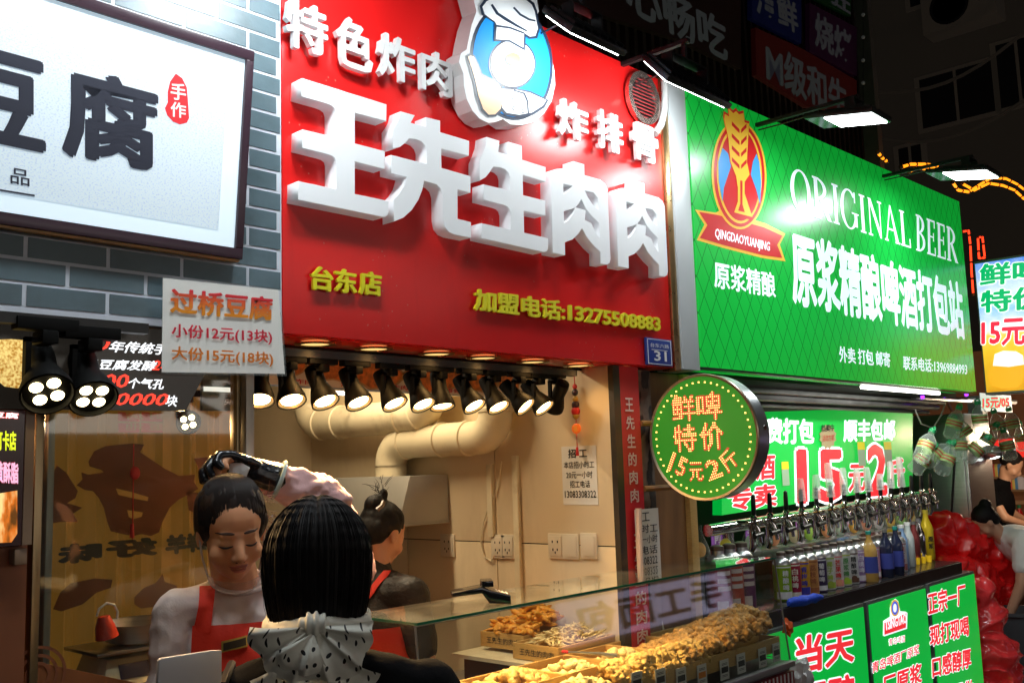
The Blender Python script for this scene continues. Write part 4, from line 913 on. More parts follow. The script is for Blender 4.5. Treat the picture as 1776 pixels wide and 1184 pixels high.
def bd(pts, m, l, nm='badge'): B(t).poly([PY(1100 + x / 2.627, 960 + y / 2.627, lY - .0012 * l) for x, y in pts]).build(nm, m, t)
bd([(1165,245),(1175,215),(1190,203),(1203,215),(1212,260),(1235,262),(1245,268),(1243,340),(1140,375),(1133,372),(1135,305),(1165,285)], gwh2, 1); bd([(1140,310),(1240,270),(1238,335),(1140,368)], gred, 2)
bd(oval(1188, 246, 20, 38, 24), mat('badge_gold', (.7, .4, .05), .3, em=(.8, .45, .05), es=.6), 2); bd(oval(1188, 246, 15, 31, 24), mat('badge_blue', (.05, .08, .5), .3, em=(.1, .15, .8), es=.6), 3); bd(oval(1188, 246, 8, 20, 20), gwh2, 4)
tF(t, 'lettering', 'TSINGTAO', (1535, 1093), (1572, 1079), (1534, 1076), lY - .003, gwh2, bold=2); tF(t, 'lettering', '青岛啤酒', (1541, 1119), (1569, 1112), (1541, 1107), lY, gred, bold=1, rim=gwh2)
tF(t, 'lettering', '青岛啤酒厂原浆', (1512, 1167), (1594, 1133), (1512, 1148), lY, gred, bold=2, rim=gwh2); tF(t, 'lettering', '厂原浆', (1530, 1210), (1598, 1183), (1530, 1172), lY, gred, bold=3, rim=gwh2)
tw = thing('blue_cloth', 'rolled bright blue cloth lying on the front of the beer counter', 'cloth', PY(1395, 1040, 2.06))
pts = [PZ(1366 + 60 * k / 9, 1046 - 12 * k / 9, 1.022) for k in range(10)]
cl = B(tw).tube(pts, [.008, .018, .021, .019, .022, .020, .018, .019, .016, .007], 10).build('roll', mat('cloth_blue', (.01, .06, .55), .8, bump=.8, bs=60), tw, smooth=True)
for v in cl.data.vertices: v.co += V3((noise.noise(v.co * 30), noise.noise(v.co * 30 + V3((5, 0, 0))), noise.noise(v.co * 30 + V3((9, 0, 0))) * .6)) * .010

# taps
tapx = [4.075, 4.225, 4.375, 4.53, 4.685, 4.835, 4.99, 5.13, 5.28, 5.42, 5.57, 5.71, 5.86, 6.0]
TY = 2.24; tz = 1.325
cupm = film('clear_cup', (.85, .90, .90), .38, .5)
rail = thing('tap_rail', 'polished steel beverage rail carrying the row of beer taps', 'rail', (5, TY + .07, tz - .05))
B(rail).tube([(3.70, TY + .08, tz - .02), (6.1, TY + .08, tz + .025)], .026, 14).build('pipe', chrome, rail, smooth=True)
for x in (3.9, 4.9, 5.9): B(rail).tube([(x, TY + .10, 1.008), (x, TY + .10, tz)], .022, 12).build('column', chrome, rail, smooth=True)
tap0 = None
for i, x in enumerate([3.93] + tapx):
    z = tz + (x - 4.0) * .019
    lab = ['bronze-toned beer tap at the left end', 'second beer tap from the left, bare black handle', 'third beer tap from the left, bare black handle'] + ['beer tap number %s of the row with plastic cups on its handle' % w for w in ('four', 'five', 'six', 'seven', 'eight', 'nine', 'ten', 'eleven', 'twelve')] + ['beer tap third from the right end, bare handle', 'beer tap second from the right end, bare handle', 'rightmost beer tap of the row, bare handle']
    t = thing('beer_tap', lab[i], 'tap', (x, TY, z), 0, 'beer taps on the rail')
    if tap0 is None:
        MB().lathe([(.012, .0), (.012, .06), (.016, .062), (.016, .08)], (0, .08, 0), (0, -1, 0), 12).build('shank', chrome, t, smooth=True)
        MB().tube([(-.05, -.01, .0), (.05, -.01, .004)], .009, 10).tube([(-.058, -.01, 0), (-.05, -.01, 0)], .012, 10).tube([(.05, -.01, .004), (.06, -.01, .004)], .012, 10).build('body', chrome, t, smooth=True)
        MB().tube([(0, -.01, .0), (.005, -.025, -.02), (.008, -.03, -.05), (.012, -.034, -.085)], [.012, .011, .009, .007], 10).build('spout', chrome, t, smooth=True)
        MB().tube([(0, -.01, 0), (0, -.012, .03)], .010, 10).lathe([(.014, .0), (.016, .006), (.012, .014)], (0, -.011, .018), (0, 0, 1), 12).build('neck', chrome, t, smooth=True)
        MB().lathe([(.007, .0), (.011, .008), (.0105, .06), (.009, .085), (.003, .09)], (0, -.012, .032), (0, -.02, 1), 12).build('handle', blackp, t, smooth=True)
        MB().tube([(-.045, -.035, -.055), (.03, -.035, -.048)], [.011, .009], 10).build('lever_grip', blackp, t, smooth=True)
        MB().tube([(0, .0, 0), (0, .0, -.10), (0, .01, -.12)], [.016, .016, .012], 12).build('foam_valve', chrome, t, smooth=True)
        tap0 = t
    else:
        for chh in tap0.children: copy_tree(chh, t)
        if i == 1: pass
    if 3 <= i <= 11:
        h = [0, 0, 0, .07, .08, .13, .10, .09, .09, .05, .11, .13][i]
        c = thing('cup_stack', 'clear plastic cups upside down on ' + lab[i].replace(' with plastic cups on its handle', '').replace('beer tap', 'tap handle'), 'cups', (x + .003, TY - .013, z + .065), 0, 'stacks of clear cups on the tap handles')
        n = max(3, int(h / .014)); prof = []
        for k in range(n): prof += [(.021 - .002 * k / n, h * k / n), (.0185 - .002 * k / n, h * (k + .9) / n)]
        prof += [(.0175, h + .01), (.014, h + .035), (.001, h + .036)]
        o = MB().lathe(prof, (0, 0, 0), (.10 * math.sin(i * 2.1), 0, 1), 16, cap=False).build('cups', cupm, c, smooth=True)
# bulb shaped glass bottles with coloured fruit behind, hanging in a row
flc = [(.75, .40, .12), (.85, .75, .08), (.6, .75, .5), (.9, .35, .15), (.75, .62, .35), (.45, .75, .08), (.95, .35, .12), (.65, .8, .6), (.95, .45, .05), (.85, .35, .2), (.8, .8, .75), (.95, .65, .1), (.4, .75, .2), (.85, .7, .3)]
flx = [3.66, 3.87, 4.09, 4.30, 4.50, 4.66, 4.85, 5.01, 5.17, 5.33, 5.49, 5.65, 5.8, 5.95]
fn = ['orange-green', 'yellow', 'pale green', 'red-orange', 'beige', 'lime green', 'bright orange', 'pale mint', 'deep orange', 'pinkish', 'white', 'amber', 'leaf green', 'straw']
bglass = film('bottle_glass', (.80, .86, .86), .08, .7, .06)
for i, (x, c_) in enumerate(zip(flx, flc)):
    t = thing('glass_flask', 'small glass flask holding a %s fruit ball behind the beer taps' % fn[i], 'flask', (x, 2.34, 1.19), 0, 'glass flasks behind the taps')
    MB().lathe([(.02, 0), (.043, .004), (.046, .02), (.040, .05), (.022, .09), (.013, .12), (.013, .14)], n=16, cap=False).build('glass', bglass, t, smooth=True)
    MB().ell((0, 0, .036), (.027, .027, .034)).build('fruit', mat('fruit_' + fn[i].replace(' ', '_').replace('-', '_'), c_, .4, var=.3, vs=20, em=c_, es=.1), t, smooth=True)
sh = thing('flask_shelf', 'narrow steel shelf under the row of glass flasks', 'shelf', (4.8, 2.34, 1.18))
B(sh).box((3.55, 2.28, 1.175), (6.05, 2.42, 1.1895)).build('board', alum, sh); B(sh).box((3.55, 2.275, 1.155), (6.05, 2.279, 1.192)).build('lip', chrome, sh)
for x in (3.6, 4.8, 6.0): B(sh).box((x, 2.30, 1.008), (x + .02, 2.40, 1.174)).build('leg', alum, sh)

# aluminium cans, front row
canh = .185
ccol = [(.28, .48, .02), (.42, .02, .05), (.75, .40, .03), (.62, .30, .10), (.06, .04, .12), (.70, .70, .66), (.72, .68, .66), (.68, .70, .66), (.72, .72, .72), (.42, .28, .55), (.10, .03, .03), (.75, .35, .48), (.75, .28, .05), (.06, .20, .30), (.20, .18, .45), (.55, .55, .6)]
cnam = ['lime green', 'crimson', 'orange', 'copper', 'dark violet', 'white pear', 'white peach', 'white lime', 'white coconut', 'lilac', 'dark brown', 'pink', 'bright orange', 'petrol blue', 'indigo', 'silver']
canx = [3.89 + .082 * k for k in range(16)]
accent = [(.75, .75, .7), (.8, .7, .6), (.05, .05, .4), (.35, .12, .05), (.7, .7, .75), (.35, .5, .05), (.8, .25, .25), (.5, .6, .1), (.1, .04, .03), (.75, .7, .8), (.35, .1, .08), (.8, .75, .75), (.8, .7, .2), (.7, .8, .8), (.8, .8, .85), (.3, .1, .1)]
def can(loc, col, nm, ac, label, s=1.):
    t = thing('aluminium_bottle', label, 'can', loc, 0, 'tall aluminium beer cans on the counter'); r = .038 * s; h = canh * s
    MB().lathe([(r * .9, 0), (r, .004), (r, h * .80)], n=20, cap=False).build('printed_wall', mat('can_' + nm, col, .3, .25, var=.18, vs=25), t, smooth=True)
    MB().lathe([(r, h * .80), (r * .98, h * .84), (r * .80, h * .90), (r * .52, h * .94), (r * .5, h * 1.0)], n=20, cap=False).build('shoulder', alum, t, smooth=True)
    MB().lathe([(r * .53, h * 1.0), (r * .53, h * 1.07), (r * .3, h * 1.09)], n=14).build('cap', mat('cap_grey', (.16, .12, .10), .4, .5), t, smooth=True)
    am = mat('can_accent_' + nm, ac, .35)
    g = MB(); R2 = r + .0006      # printed patch wrapped on the wall facing the street
    def patch(a0, a1, z0, z1):
        n = 6; g.add([((R2) * math.sin(a0 + (a1 - a0) * k / n), -(R2) * math.cos(a0 + (a1 - a0) * k / n), z) for z in (z0, z1) for k in range(n + 1)], [(k, k + 1, k + n + 2, k + n + 1) for k in range(n)])
    return t, patch, g, am, h
for i, x in enumerate(canx):
    t, patch, g, am, h = can((x, 2.09, 1.009), ccol[i], cnam[i].replace(' ', '_'), accent[i], '%s tall aluminium can standing on the beer counter' % cnam[i])
    rr = random.Random(i)
    patch(-1.75, .15, h * .05, h * (.14 + .08 * rr.random())); patch(-1.75, .15, h * .735, h * .765)
    g.build('printed_band', am, t)['kind'] = 'stuff'
    u_ = V3((.77, -.64, 0)); nn = V3((-.64, -.77, 0)); c0 = V3((x, 2.09, 1.009)) + nn * .0385
    for q, ch_ in enumerate(['精酿', '白桃', '青梅', '荔枝', '葡萄', '椰子', '芒果', '原浆'][i % 8] + '啤'): text(t, 'lettering', ch_, c0 - u_ * .013 + V3((0, 0, h * (.55 - .155 * q))), u_ * .026, V3((0, 0, h * .13)), am if i not in (5, 6, 7, 8) else [am, redtag, mat('ink_green', (.05, .25, .05), .5), ink][i - 5], bold=2, off=.0006)
    if 5 <= i <= 8: text(t, 'lettering', '●', c0 - u_ * .015 + V3((0, 0, h * .06)), u_ * .03, V3((0, 0, .03)), mat('fruit_print_%d' % i, [(.35, .45, .05), (.8, .35, .2), (.4, .6, .05), (.12, .05, .03)][i - 5], .4), bold=0, off=.0004)
for i, (x, y, c_, n_) in enumerate([(3.44, 2.12, (.32, .03, .05), 'plum red'), (3.53, 2.12, (.60, .06, .02), 'scarlet'), (3.62, 2.12, (.16, .03, .12), 'purple')]):
    t, patch, g, am, h = can((x, y, 1.009), c_, n_.replace(' ', '_'), (.75, .6, .6), '%s tall can at the left end, seen through the glass case' % n_, 1.3)
    for k in range(3): patch(-1.1, .1, h * (.38 + .12 * k), h * (.38 + .12 * k + .07))
    patch(-1.2, -.3, h * .06, h * .22); g.build('printed_label', am, t)['kind'] = 'stuff'
# bottles right of the cans
def bottle(loc, h, r, m, cap, label, band=None, neck=.35, cat='bottle'):
    t = thing('drink_bottle', label, cat, loc, 0, 'bottles at the right end of the beer counter')
    MB().lathe([(r * .9, 0), (r, .006), (r, h * .6), (r * .9, h * .68), (r * neck, h * .84), (r * neck, h * .95)], n=18, cap=False).build('body', m, t, smooth=True)
    MB().lathe([(r * neck * 1.1, h * .93), (r * neck * 1.1, h), (.001, h)], n=14).build('cap', cap, t, smooth=True)
    if band: MB().lathe([(r + .0008, h * .18), (r + .0008, h * .5)], n=18, cap=False).build('label_band', band, t, smooth=True)
    return t
dk = mat('dark_glass', (.02, .025, .06), .12); amb = mat('amber_drink', (.70, .42, .10), .15, alpha=.75); tealc = mat('cap_teal', (.02, .30, .26), .4); bandb = mat('band_blue', (.05, .07, .35), .4)
def bat(px, py): p = PZ(px, py, 1.009); return (p.x, p.y, 1.009)
bottle(bat(1512, 1008), .235, .034, amb, tealc, 'plastic bottle of amber drink with blue label on the beer counter', bandb)
bottle(bat(1540, 1000), .23, .032, dk, alum, 'left dark bottle with blue label on the beer counter', bandb); bottle(bat(1558, 996), .235, .032, dk, tealc, 'right dark bottle with blue label and teal cap', bandb)
bottle(bat(1568, 986), .225, .030, mat('pale_blue', (.25, .40, .65), .3, .3), white, 'pale blue metal bottle with white cap', neck=.5)
bottle(bat(1579, 982), .23, .030, mat('pale_grey', (.55, .62, .62), .3, .2), white, 'pale grey metal bottle with white cap', neck=.5)
bottle(bat(1589, 977), .225, .028, mat('wine_metal', (.25, .05, .05), .3, .5), alum, 'dark red and silver metal bottle', neck=.45)
bottle(bat(1598, 974), .235, .030, chrome, alum, 'polished silver metal bottle', neck=.45)
yb_ = bottle(bat(1611, 970), .275, .036, mat('yellow_bottle', (.70, .50, .02), .3, .2), mat('cap_y', (.6, .45, .05), .4), 'big yellow bottle with black characters at the right end of the counter', neck=.4)
c0 = V3(yb_.location) + V3((-.64, -.77, 0)) * .0365; u_ = V3((.77, -.64, 0))
for q, ch_ in enumerate('原浆'): text(yb_, 'lettering', ch_, c0 - u_ * .015 + V3((0, 0, .10 - .036 * q)), u_ * .03, V3((0, 0, .03)), ink, bold=2, off=.0006)
for k in range(3):
    p_ = PZ(1592 + 10 * k, 978 - 2 * k, 1.009)
    t = thing('shot_glass', ['left small glass of yellow beer beside the yellow bottle', 'middle small glass of yellow beer beside the yellow bottle', 'right small glass of yellow beer beside the yellow bottle'][k], 'glass', p_, 0, 'small glasses of beer')
    MB().lathe([(.012, 0), (.015, .034)], n=14).build('beer', mat('beer_yellow', (.85, .55, .02), .15, em=(1, .6, .02), es=.15), t, smooth=True)
for k, (x, c_, s_) in enumerate([(3.50, (.50, .03, .03), '百香'), (3.72, (.5, .04, .04), '芒'), (3.95, (.25, .08, .35), '青'), (4.25, (.3, .1, .4), '果'), (4.75, (.35, .12, .4), '美'), (5.3, (.5, .2, .5), '茶')]):
    t = thing('flavour_card', 'small %s flavour card with white character %s behind the flasks' % (['red', 'dark red', 'violet', 'blue-violet', 'purple', 'mauve'][k], s_), 'card', (x, 2.43, 1.22), 0, 'flavour cards behind the flasks')
    MB().box((-.045, 0, -.0), (.045, .004, .09)).build('card', mat('fcard%d' % (k // 2), c_, .5, em=c_, es=.3), t); text(t, 'lettering', s_, (x - .035, 2.43, 1.23), (.07, 0, 0), (0, 0, .07), wink, bold=2)

# ================================================================ bean curd shop front: screen, spots, glass, backdrop
scr = thing('menu_screen', 'black menu screen with slanted edge, white characters and red numbers behind two spots', 'screen', PY(200, 640, 2.0))
SYY = 1.998
B(scr).poly([PY(x, y, SYY) for x, y in [(-60, 560), (400, 575), (352, 655), (322, 712), (-60, 708)]], (0, 1, 0), .02).build('screen_face', mat('screen_black', (.012, .011, .010), .25, em=(.05, .04, .03), es=.16), scr)
sw_ = mat('screen_white', (.6, .6, .6), .3, em=(.92, .96, 1), es=1.0); sr_ = mat('screen_red', (.6, .03, .02), .3, em=(1, .06, .03), es=.95)
for s, bl, br, tl_, m_, sh_ in [('40', (138, 607), (186, 607), (140, 583), sr_, .12), ('年传统手艺', (186, 610), (310, 617), (188, 590), sw_, .05), ('臭豆腐发酵', (140, 640), (266, 643), (142, 622), sw_, .05), ('2年', (262, 643), (300, 645), (264, 621), sr_, .15),
                            ('约', (106, 668), (130, 669), (108, 650), sw_, .1), ('2000', (128, 672), (219, 672), (130, 648), sr_, .06), ('个气孔', (219, 673), (282, 675), (221, 655), sw_, .05),
                            ('年超', (90, 700), (126, 701), (92, 684), sw_, .1), ('3000000', (124, 702), (286, 703), (126, 680), sr_, .05), ('块', (285, 704), (305, 705), (287, 685), sw_, .1)]:
    tF(scr, 'lettering', s, bl, br, tl_, SYY, m_, bold=2, shear=sh_)
tofu = mat('screen_tofu', (.4, .25, .05), .4, em=(.95, .62, .12), es=.75)
_b = tofu.node_tree; _v = _b.nodes.new('ShaderNodeTexNoise'); _v.inputs['Scale'].default_value = 190; _v.inputs['Detail'].default_value = 3; _t = _b.nodes.new('ShaderNodeTexCoord'); _r = _b.nodes.new('ShaderNodeValToRGB')
_b.links.new(_t.outputs['Object'], _v.inputs['Vector']); _b.links.new(_v.outputs['Fac'], _r.inputs[0]); _r.color_ramp.elements[0].position = .35; _r.color_ramp.elements[0].color = (.45, .17, .01, 1); _r.color_ramp.elements[1].position = .6; _r.color_ramp.elements[1].color = (1, .75, .25, 1)
_b.links.new(_r.outputs[0], _b.nodes['Principled BSDF'].inputs['Emission Color'])
B(scr).poly([PY(x, y, SYY - .002) for x, y in [(-40, 590), (20, 588), (48, 590), (62, 600), (68, 614), (60, 622), (66, 650), (55, 668), (30, 673), (8, 670), (-4, 660), (-40, 655)]]).build('tofu_picture', tofu, scr)
ms2 = thing('small_menu_card', 'small card with characters and food picture hanging behind the price card', 'card', PY(395, 690, 2.25))
B(ms2).poly([PY(x, y, 2.25) for x, y in [(352, 645), (415, 640), (415, 712), (350, 712)]], (0, 1, 0), .01).build('card', mat('dim_green', (.05, .07, .05), .4), ms2)
B(ms2).box(PY(354, 678, 2.245), PY(400, 672, 2.248)).build('lit_strip', mat('strip_lit', (.7, .7, .7), .4, em=(1, 1, .9), es=.7), ms2)
tF(ms2, 'lettering', '央', (388, 702), (402, 703), (388, 690), 2.245, wink, bold=1)
tk2 = thing('lighting_track', 'black lighting track under the brick fascia', 'track', (.9, 2.1, 1.9)); B(tk2).box((.5, 1.935, 1.897), (.99, 1.96, 1.918)).build('rail', black, tk2)
def gspot(px, py, y, aim, lab, P=6, sc_=1.5):
    p = PY(px, py, y); a = V3(aim).normalized(); t = thing('track_spot', lab, 'lamp', (p.x, p.y, p.z - .022 * sc_), 0, 'black four-LED spot lamps of the bean curd shop')
    b, aim_ = spot_parts(t, a, four=True)
    for c in t.children: c.scale = (sc_,) * 3
    spot_light(t, b * sc_, aim_, P)
    for c in t.children:
        if c.type == 'LIGHT': c.location = (b + aim_ * .066) * sc_
gspot(77, 660, 1.945, (-.15, -.80, -.75), 'left four-LED spot lamp in front of the black menu screen', 8, 1.3); gspot(155, 668, 1.945, (-.10, -.75, -.8), 'right four-LED spot lamp in front of the black menu screen', 8, 1.25)
gspot(58, 728, 2.25, (-.4, -.95, -.1), 'small reflection of a four-LED spot lamp, built as a lamp under the left end of the menu screen', 5, 1.0); gspot(324, 728, 2.28, (-.3, -.9, -.3), 'dim reflection of a four-LED spot lamp, built as a lamp behind the glass beside the red seal print', 3, .8)  # reflections of the spots in the glass, built as extra lamps behind it

cardp = thing('price_card', 'laminated price card with red-orange lettering hanging under the brick fascia', 'price card', PY(390, 565, 1.965))
CYY = 1.968
cq = [PY(x, y, CYY) for x, y in [(281, 480), (486, 502), (497, 652), (279, 648)]]
B(cardp).poly([PY(x, y, CYY) for x, y in [(283, 482), (483, 503), (494, 648), (281, 645)]], (0, 1, 0), .0015).build('card', mat('card_white', (.85, .83, .80), .4, var=.04, em=(1, .97, .92), es=.05), cardp)
B(cardp).poly([p + V3((0, -.001, 0)) for p in cq]).build('laminate', mat('laminate', (.6, .68, .65), .12, alpha=.16), cardp)
grad = mat('gradient_ink', (.8, .1, .05), .45)
nt = grad.node_tree; tc = nt.nodes.new('ShaderNodeTexCoord'); sp = nt.nodes.new('ShaderNodeSeparateXYZ'); cr = nt.nodes.new('ShaderNodeValToRGB'); nt.links.new(tc.outputs['Generated'], sp.inputs[0]); nt.links.new(sp.outputs['Z'], cr.inputs[0])
cr.color_ramp.elements[0].position = .1; cr.color_ramp.elements[0].color = (.85, .30, .01, 1); cr.color_ramp.elements[1].position = .9; cr.color_ramp.elements[1].color = (.75, .01, .04, 1); nt.links.new(cr.outputs[0], nt.nodes['Principled BSDF'].inputs['Base Color'])
pkk = mat('pink_ink', (.70, .02, .05), .45); orr = mat('orange_ink', (.80, .22, .015), .45)
tF(cardp, 'lettering', '过桥豆腐', (295, 543), (471, 556), (296, 500), CYY - .001, grad, bold=3)
tF(cardp, 'lettering', '小份12元(13块)', (297, 588), (471, 598), (297, 561), CYY - .001, pkk, bold=2); tF(cardp, 'lettering', '大份15元(18块)', (297, 627), (473, 636), (297, 600), CYY - .001, orr, bold=2)

col_ = thing('brown_column', 'brown panelled column at the left picture edge', 'column', (.7, 2.0, 0))
brn = mat('brown_panel', (.26, .085, .035), .5, var=.2, vs=3)
B(col_).box((.35, 2.0, 0), (PY(50, 900, 2.0).x, 2.2, 1.92)).build('panel', brn, col_, bevel=.004)
lsc = thing('lit_poster', 'lit narrow poster with yellow and pink characters and a flaming dish at the left edge', 'poster', PY(10, 830, 1.96))
a, b = PY(32, 945, 1.97), PY(32, 712, 1.97)
B(lsc).box((.5, 1.968, a.z), (a.x + .004, 1.999, b.z)).build('screen', mat('poster_dark', (.02, .01, .008), .2, em=(.02, .01, .01), es=.5), lsc)
B(lsc).box((a.x + .005, 1.965, a.z), (a.x + .022, 1.999, b.z)).build('side_frame', mat('frame_beige', (.30, .20, .13), .4), lsc)
yg = mat('poster_yellow', (.5, .6, .02), .3, em=(.8, .9, .02), es=.8); pnk = mat('poster_pink', (.6, .3, .5), .3, em=(1, .6, .8), es=.7)
tF(lsc, 'lettering', '打卡店', (-8, 780), (27, 781), (-8, 747), 1.967, yg, bold=3); tF(lsc, 'lettering', '黄酥脂', (-8, 836), (31, 838), (-8, 800), 1.967, pnk, bold=3, rim=redtag); tF(lsc, 'lettering', '臭豆腐', (-40, 722), (31, 726), (-40, 712), 1.967, sw_, bold=2, rim=sr_)
fire = mat('poster_fire', (.5, .2, .02), .4, em=(1, .45, .05), es=.8)
_n2 = fire.node_tree; _v = _n2.nodes.new('ShaderNodeTexNoise'); _v.inputs['Scale'].default_value = 26; _v.inputs['Detail'].default_value = 6; _t = _n2.nodes.new('ShaderNodeTexCoord'); _r = _n2.nodes.new('ShaderNodeValToRGB'); _mp = _n2.nodes.new('ShaderNodeMapping'); _mp.inputs['Scale'].default_value = (2.4, 1, .7)
_n2.links.new(_t.outputs['Object'], _mp.inputs[0]); _n2.links.new(_mp.outputs[0], _v.inputs['Vector']); _n2.links.new(_v.outputs['Fac'], _r.inputs[0]); _r.color_ramp.elements[0].position = .42; _r.color_ramp.elements[0].color = (.02, .004, .001, 1); _r.color_ramp.elements[1].position = .68; _r.color_ramp.elements[1].color = (1, .75, .3, 1); e = _r.color_ramp.elements.new(.54); e.color = (.7, .15, .01, 1)
_n2.links.new(_r.outputs[0], _n2.nodes['Principled BSDF'].inputs['Emission Color'])
B(lsc).poly([PY(x, y, 1.9665) for x, y in [(-30, 860), (30, 850), (30, 925), (20, 940), (-30, 942)]]).build('dish_picture', fire, lsc)
jb = thing('junction_box', 'small brown box under the lit poster on the column', 'box', PY(40, 965, 1.98)); a, b = PY(25, 980, 1.97), PY(48, 950, 1.97); B(jb).box((a.x, 1.97, a.z), (b.x, 1.999, b.z)).build('box', MATS['frame_beige'], jb, bevel=.003)
# glass front
gf = thing('shop_window', 'glass shop front with metal posts in front of the ox print', 'window', (.8, 2.06, 0))
gx = [PY(55, 900, 2.06).x, PY(90, 900, 2.06).x, PY(421, 900, 2.06).x]
pfm = mat('post_metal', (.30, .22, .12), .3, .85, var=.2, vs=6)
B(gf).box((gx[0] - .008, 2.03, .0), (gx[0] + .008, 2.09, 1.92)).build('post', pfm, gf, bevel=.002); B(gf).box((gx[1] - .007, 2.07, .0), (gx[1] + .007, 2.09, 1.92)).build('post', mat('post_grey', (.25, .24, .2), .4, .5), gf, bevel=.002)
B(gf).box((gx[2] - .010, 2.03, 0), (gx[2] + .012, 2.06, 1.93)).build('post', mat('post_pale', (.42, .38, .32), .35, .6, var=.15), gf, bevel=.002); B(gf).box((gx[2] - .022, 2.05, 0), (gx[2] - .011, 2.08, 1.93)).build('post', pfm, gf, bevel=.002)
B(gf).box((gx[0] + .009, 2.058, 1.02), (gx[2] - .022, 2.064, 1.92)).build('pane', GLASS, gf)
cn = thing('orange_counter', 'low orange-brown counter front with a round dark emblem at the lower left', 'counter', (.9, 2.05, 0))
a = PY(60, 1143, 2.05); b = PY(300, 1184, 2.05)
B(cn).poly([(gx[0], 2.045, .3), (gx[2], 2.045, .3), (gx[2], 2.045, b.z - .05), (a.x + .33, 2.045, b.z - .03), (gx[0], 2.045, a.z)], (0, 1, 0), .02).build('front_board', mat('orange_board', (.30, .10, .03), .5, var=.15), cn)
for f in (1, .72, .45): ring(B(cn), PY(65, 1170, 2.044), .055 * f - .006, .055 * f, 0, .001).build('emblem_ring', brn, cn)
B(cn).box((gx[0], 2.07, 1.13), (gx[2], 2.34, 1.16)).build('worktop', mat('worktop', (.05, .03, .02), .4), cn)
# backdrop with the ox print, seen from behind
bd_ = thing('ox_backdrop', 'translucent yellow backdrop with a dark brown brush-drawn ox and mirrored characters', 'backdrop', (1.2, 2.35, 0))
BYY = 2.345
cur = mat('backdrop_cloth', (.30, .155, .035), .7, var=.35, vs=4, em=(.75, .36, .05), es=.085)
x0, x1 = PY(75, 900, BYY).x, PY(428, 900, BYY).x
mb_ = B(bd_); n = 60; vs = []; fs = []
for i in range(n + 1):
    x = x0 + (x1 - x0) * i / n; y = BYY + .012 * math.sin(i * .9) + .006 * math.sin(i * 2.3)
    vs += [(x, y, .95), (x, y, 2.1)]
for i in range(n): fs.append((2 * i, 2 * i + 2, 2 * i + 3, 2 * i + 1))
mb_.add(vs, fs).build('cloth', cur, bd_, smooth=True)
oxm = mat('ox_print', (.10, .028, .008), .7, em=(.4, .12, .01), es=.02)
def z7(pts): return [(x / 2.447, 700 + y / 2.447) for x, y in pts]
def ox(pts, nm='ox_shape', m=oxm): B(bd_).poly([PY(x, y, BYY - .02) for x, y in z7(pts)]).build(nm, m, bd_)
ox([(375,245),(400,200),(450,178),(560,168),(612,172),(595,205),(640,235),(700,275),(760,305),(828,300),(822,330),(842,360),(800,385),(760,405),(720,440),(690,500),(675,545),(640,560),(600,552),(565,560),(520,552),(470,540),(455,500),(440,440),(420,400),(395,370),(360,365),(325,345),(350,320),(345,290),(375,300),(440,290),(430,280),(380,265)])
ox([(490,358),(560,375),(628,395),(625,412),(560,400),(500,385)], 'ox_gap', cur); ox([(538,450),(605,460),(600,478),(565,488),(545,480)], 'ox_gap', cur)
for o_ in [c for c in bd_.children if c.name.startswith('ox_gap')]: o_.location.y -= .002
ox([(240,260),(280,290),(330,370),(320,400),(285,420),(350,440),(310,465),(330,500),(260,500),(225,505),(225,300)]); ox([(255,800),(300,760),(400,740),(478,745),(470,780),(410,800),(350,850),(260,880),(225,870)]); ox([(570,820),(610,780),(660,760),(690,720),(700,755),(750,770),(755,810),(700,850),(650,860),(600,868),(570,850)])
ox([(822,232),(881,225),(881,310),(850,300),(838,262)]); ox([(790,370),(860,380),(870,420),(840,470),(800,450)])
for s, bl, br, tl_ in [('味', (166, 970), (98, 976), (166, 940)), ('好', (262, 960), (182, 966), (262, 932)), ('鲜羊', (352, 952), (282, 960), (352, 922))]: tF(bd_, 'mirrored_lettering', s, bl, br, tl_, BYY, mat('print_green', (.02, .025, .012), .7), bold=4, off=.02, flip=True)
rsl = mat('print_red', (.45, .04, .015), .6, em=(.8, .12, .02), es=.06)
for u in (0, 1):
    for v in (0, 1):
        q = [PY(205 + 40 * u + dx, 714 + 19 * v + dy, BYY - .024) for dx, dy in ((0, 0), (37, 1), (37, 17), (0, 16))]; B(bd_).poly(q).build('seal_print', rsl, bd_)
for s, x, y in (('厨', 246, 713), ('房', 206, 713), ('重', 246, 732), ('地', 206, 732)): tF(bd_, 'mirrored_lettering', s, (x + 34, y + 15), (x + 2, y + 15), (x + 34, y + 2), BYY, cur, bold=1, off=.028, flip=True)
tas = thing('tassel_reflection', 'reflection of a red lucky knot with a long tassel, built in front of the ox print', 'charm', PY(230, 820, 2.3))  # a reflection in the glass, modelled as a solid charm
B(tas).ell(PY(234, 820, 2.3), (.013, .008, .016)).build('knot', redtag, tas, smooth=True); B(tas).tube([PY(232, 770, 2.3), PY(230, 935, 2.3)], .0015, 5).build('string', redtag, tas); B(tas).tube([PY(229, 908, 2.3), PY(229, 932, 2.3)], [.004, .006], 8).build('tassel', redtag, tas)
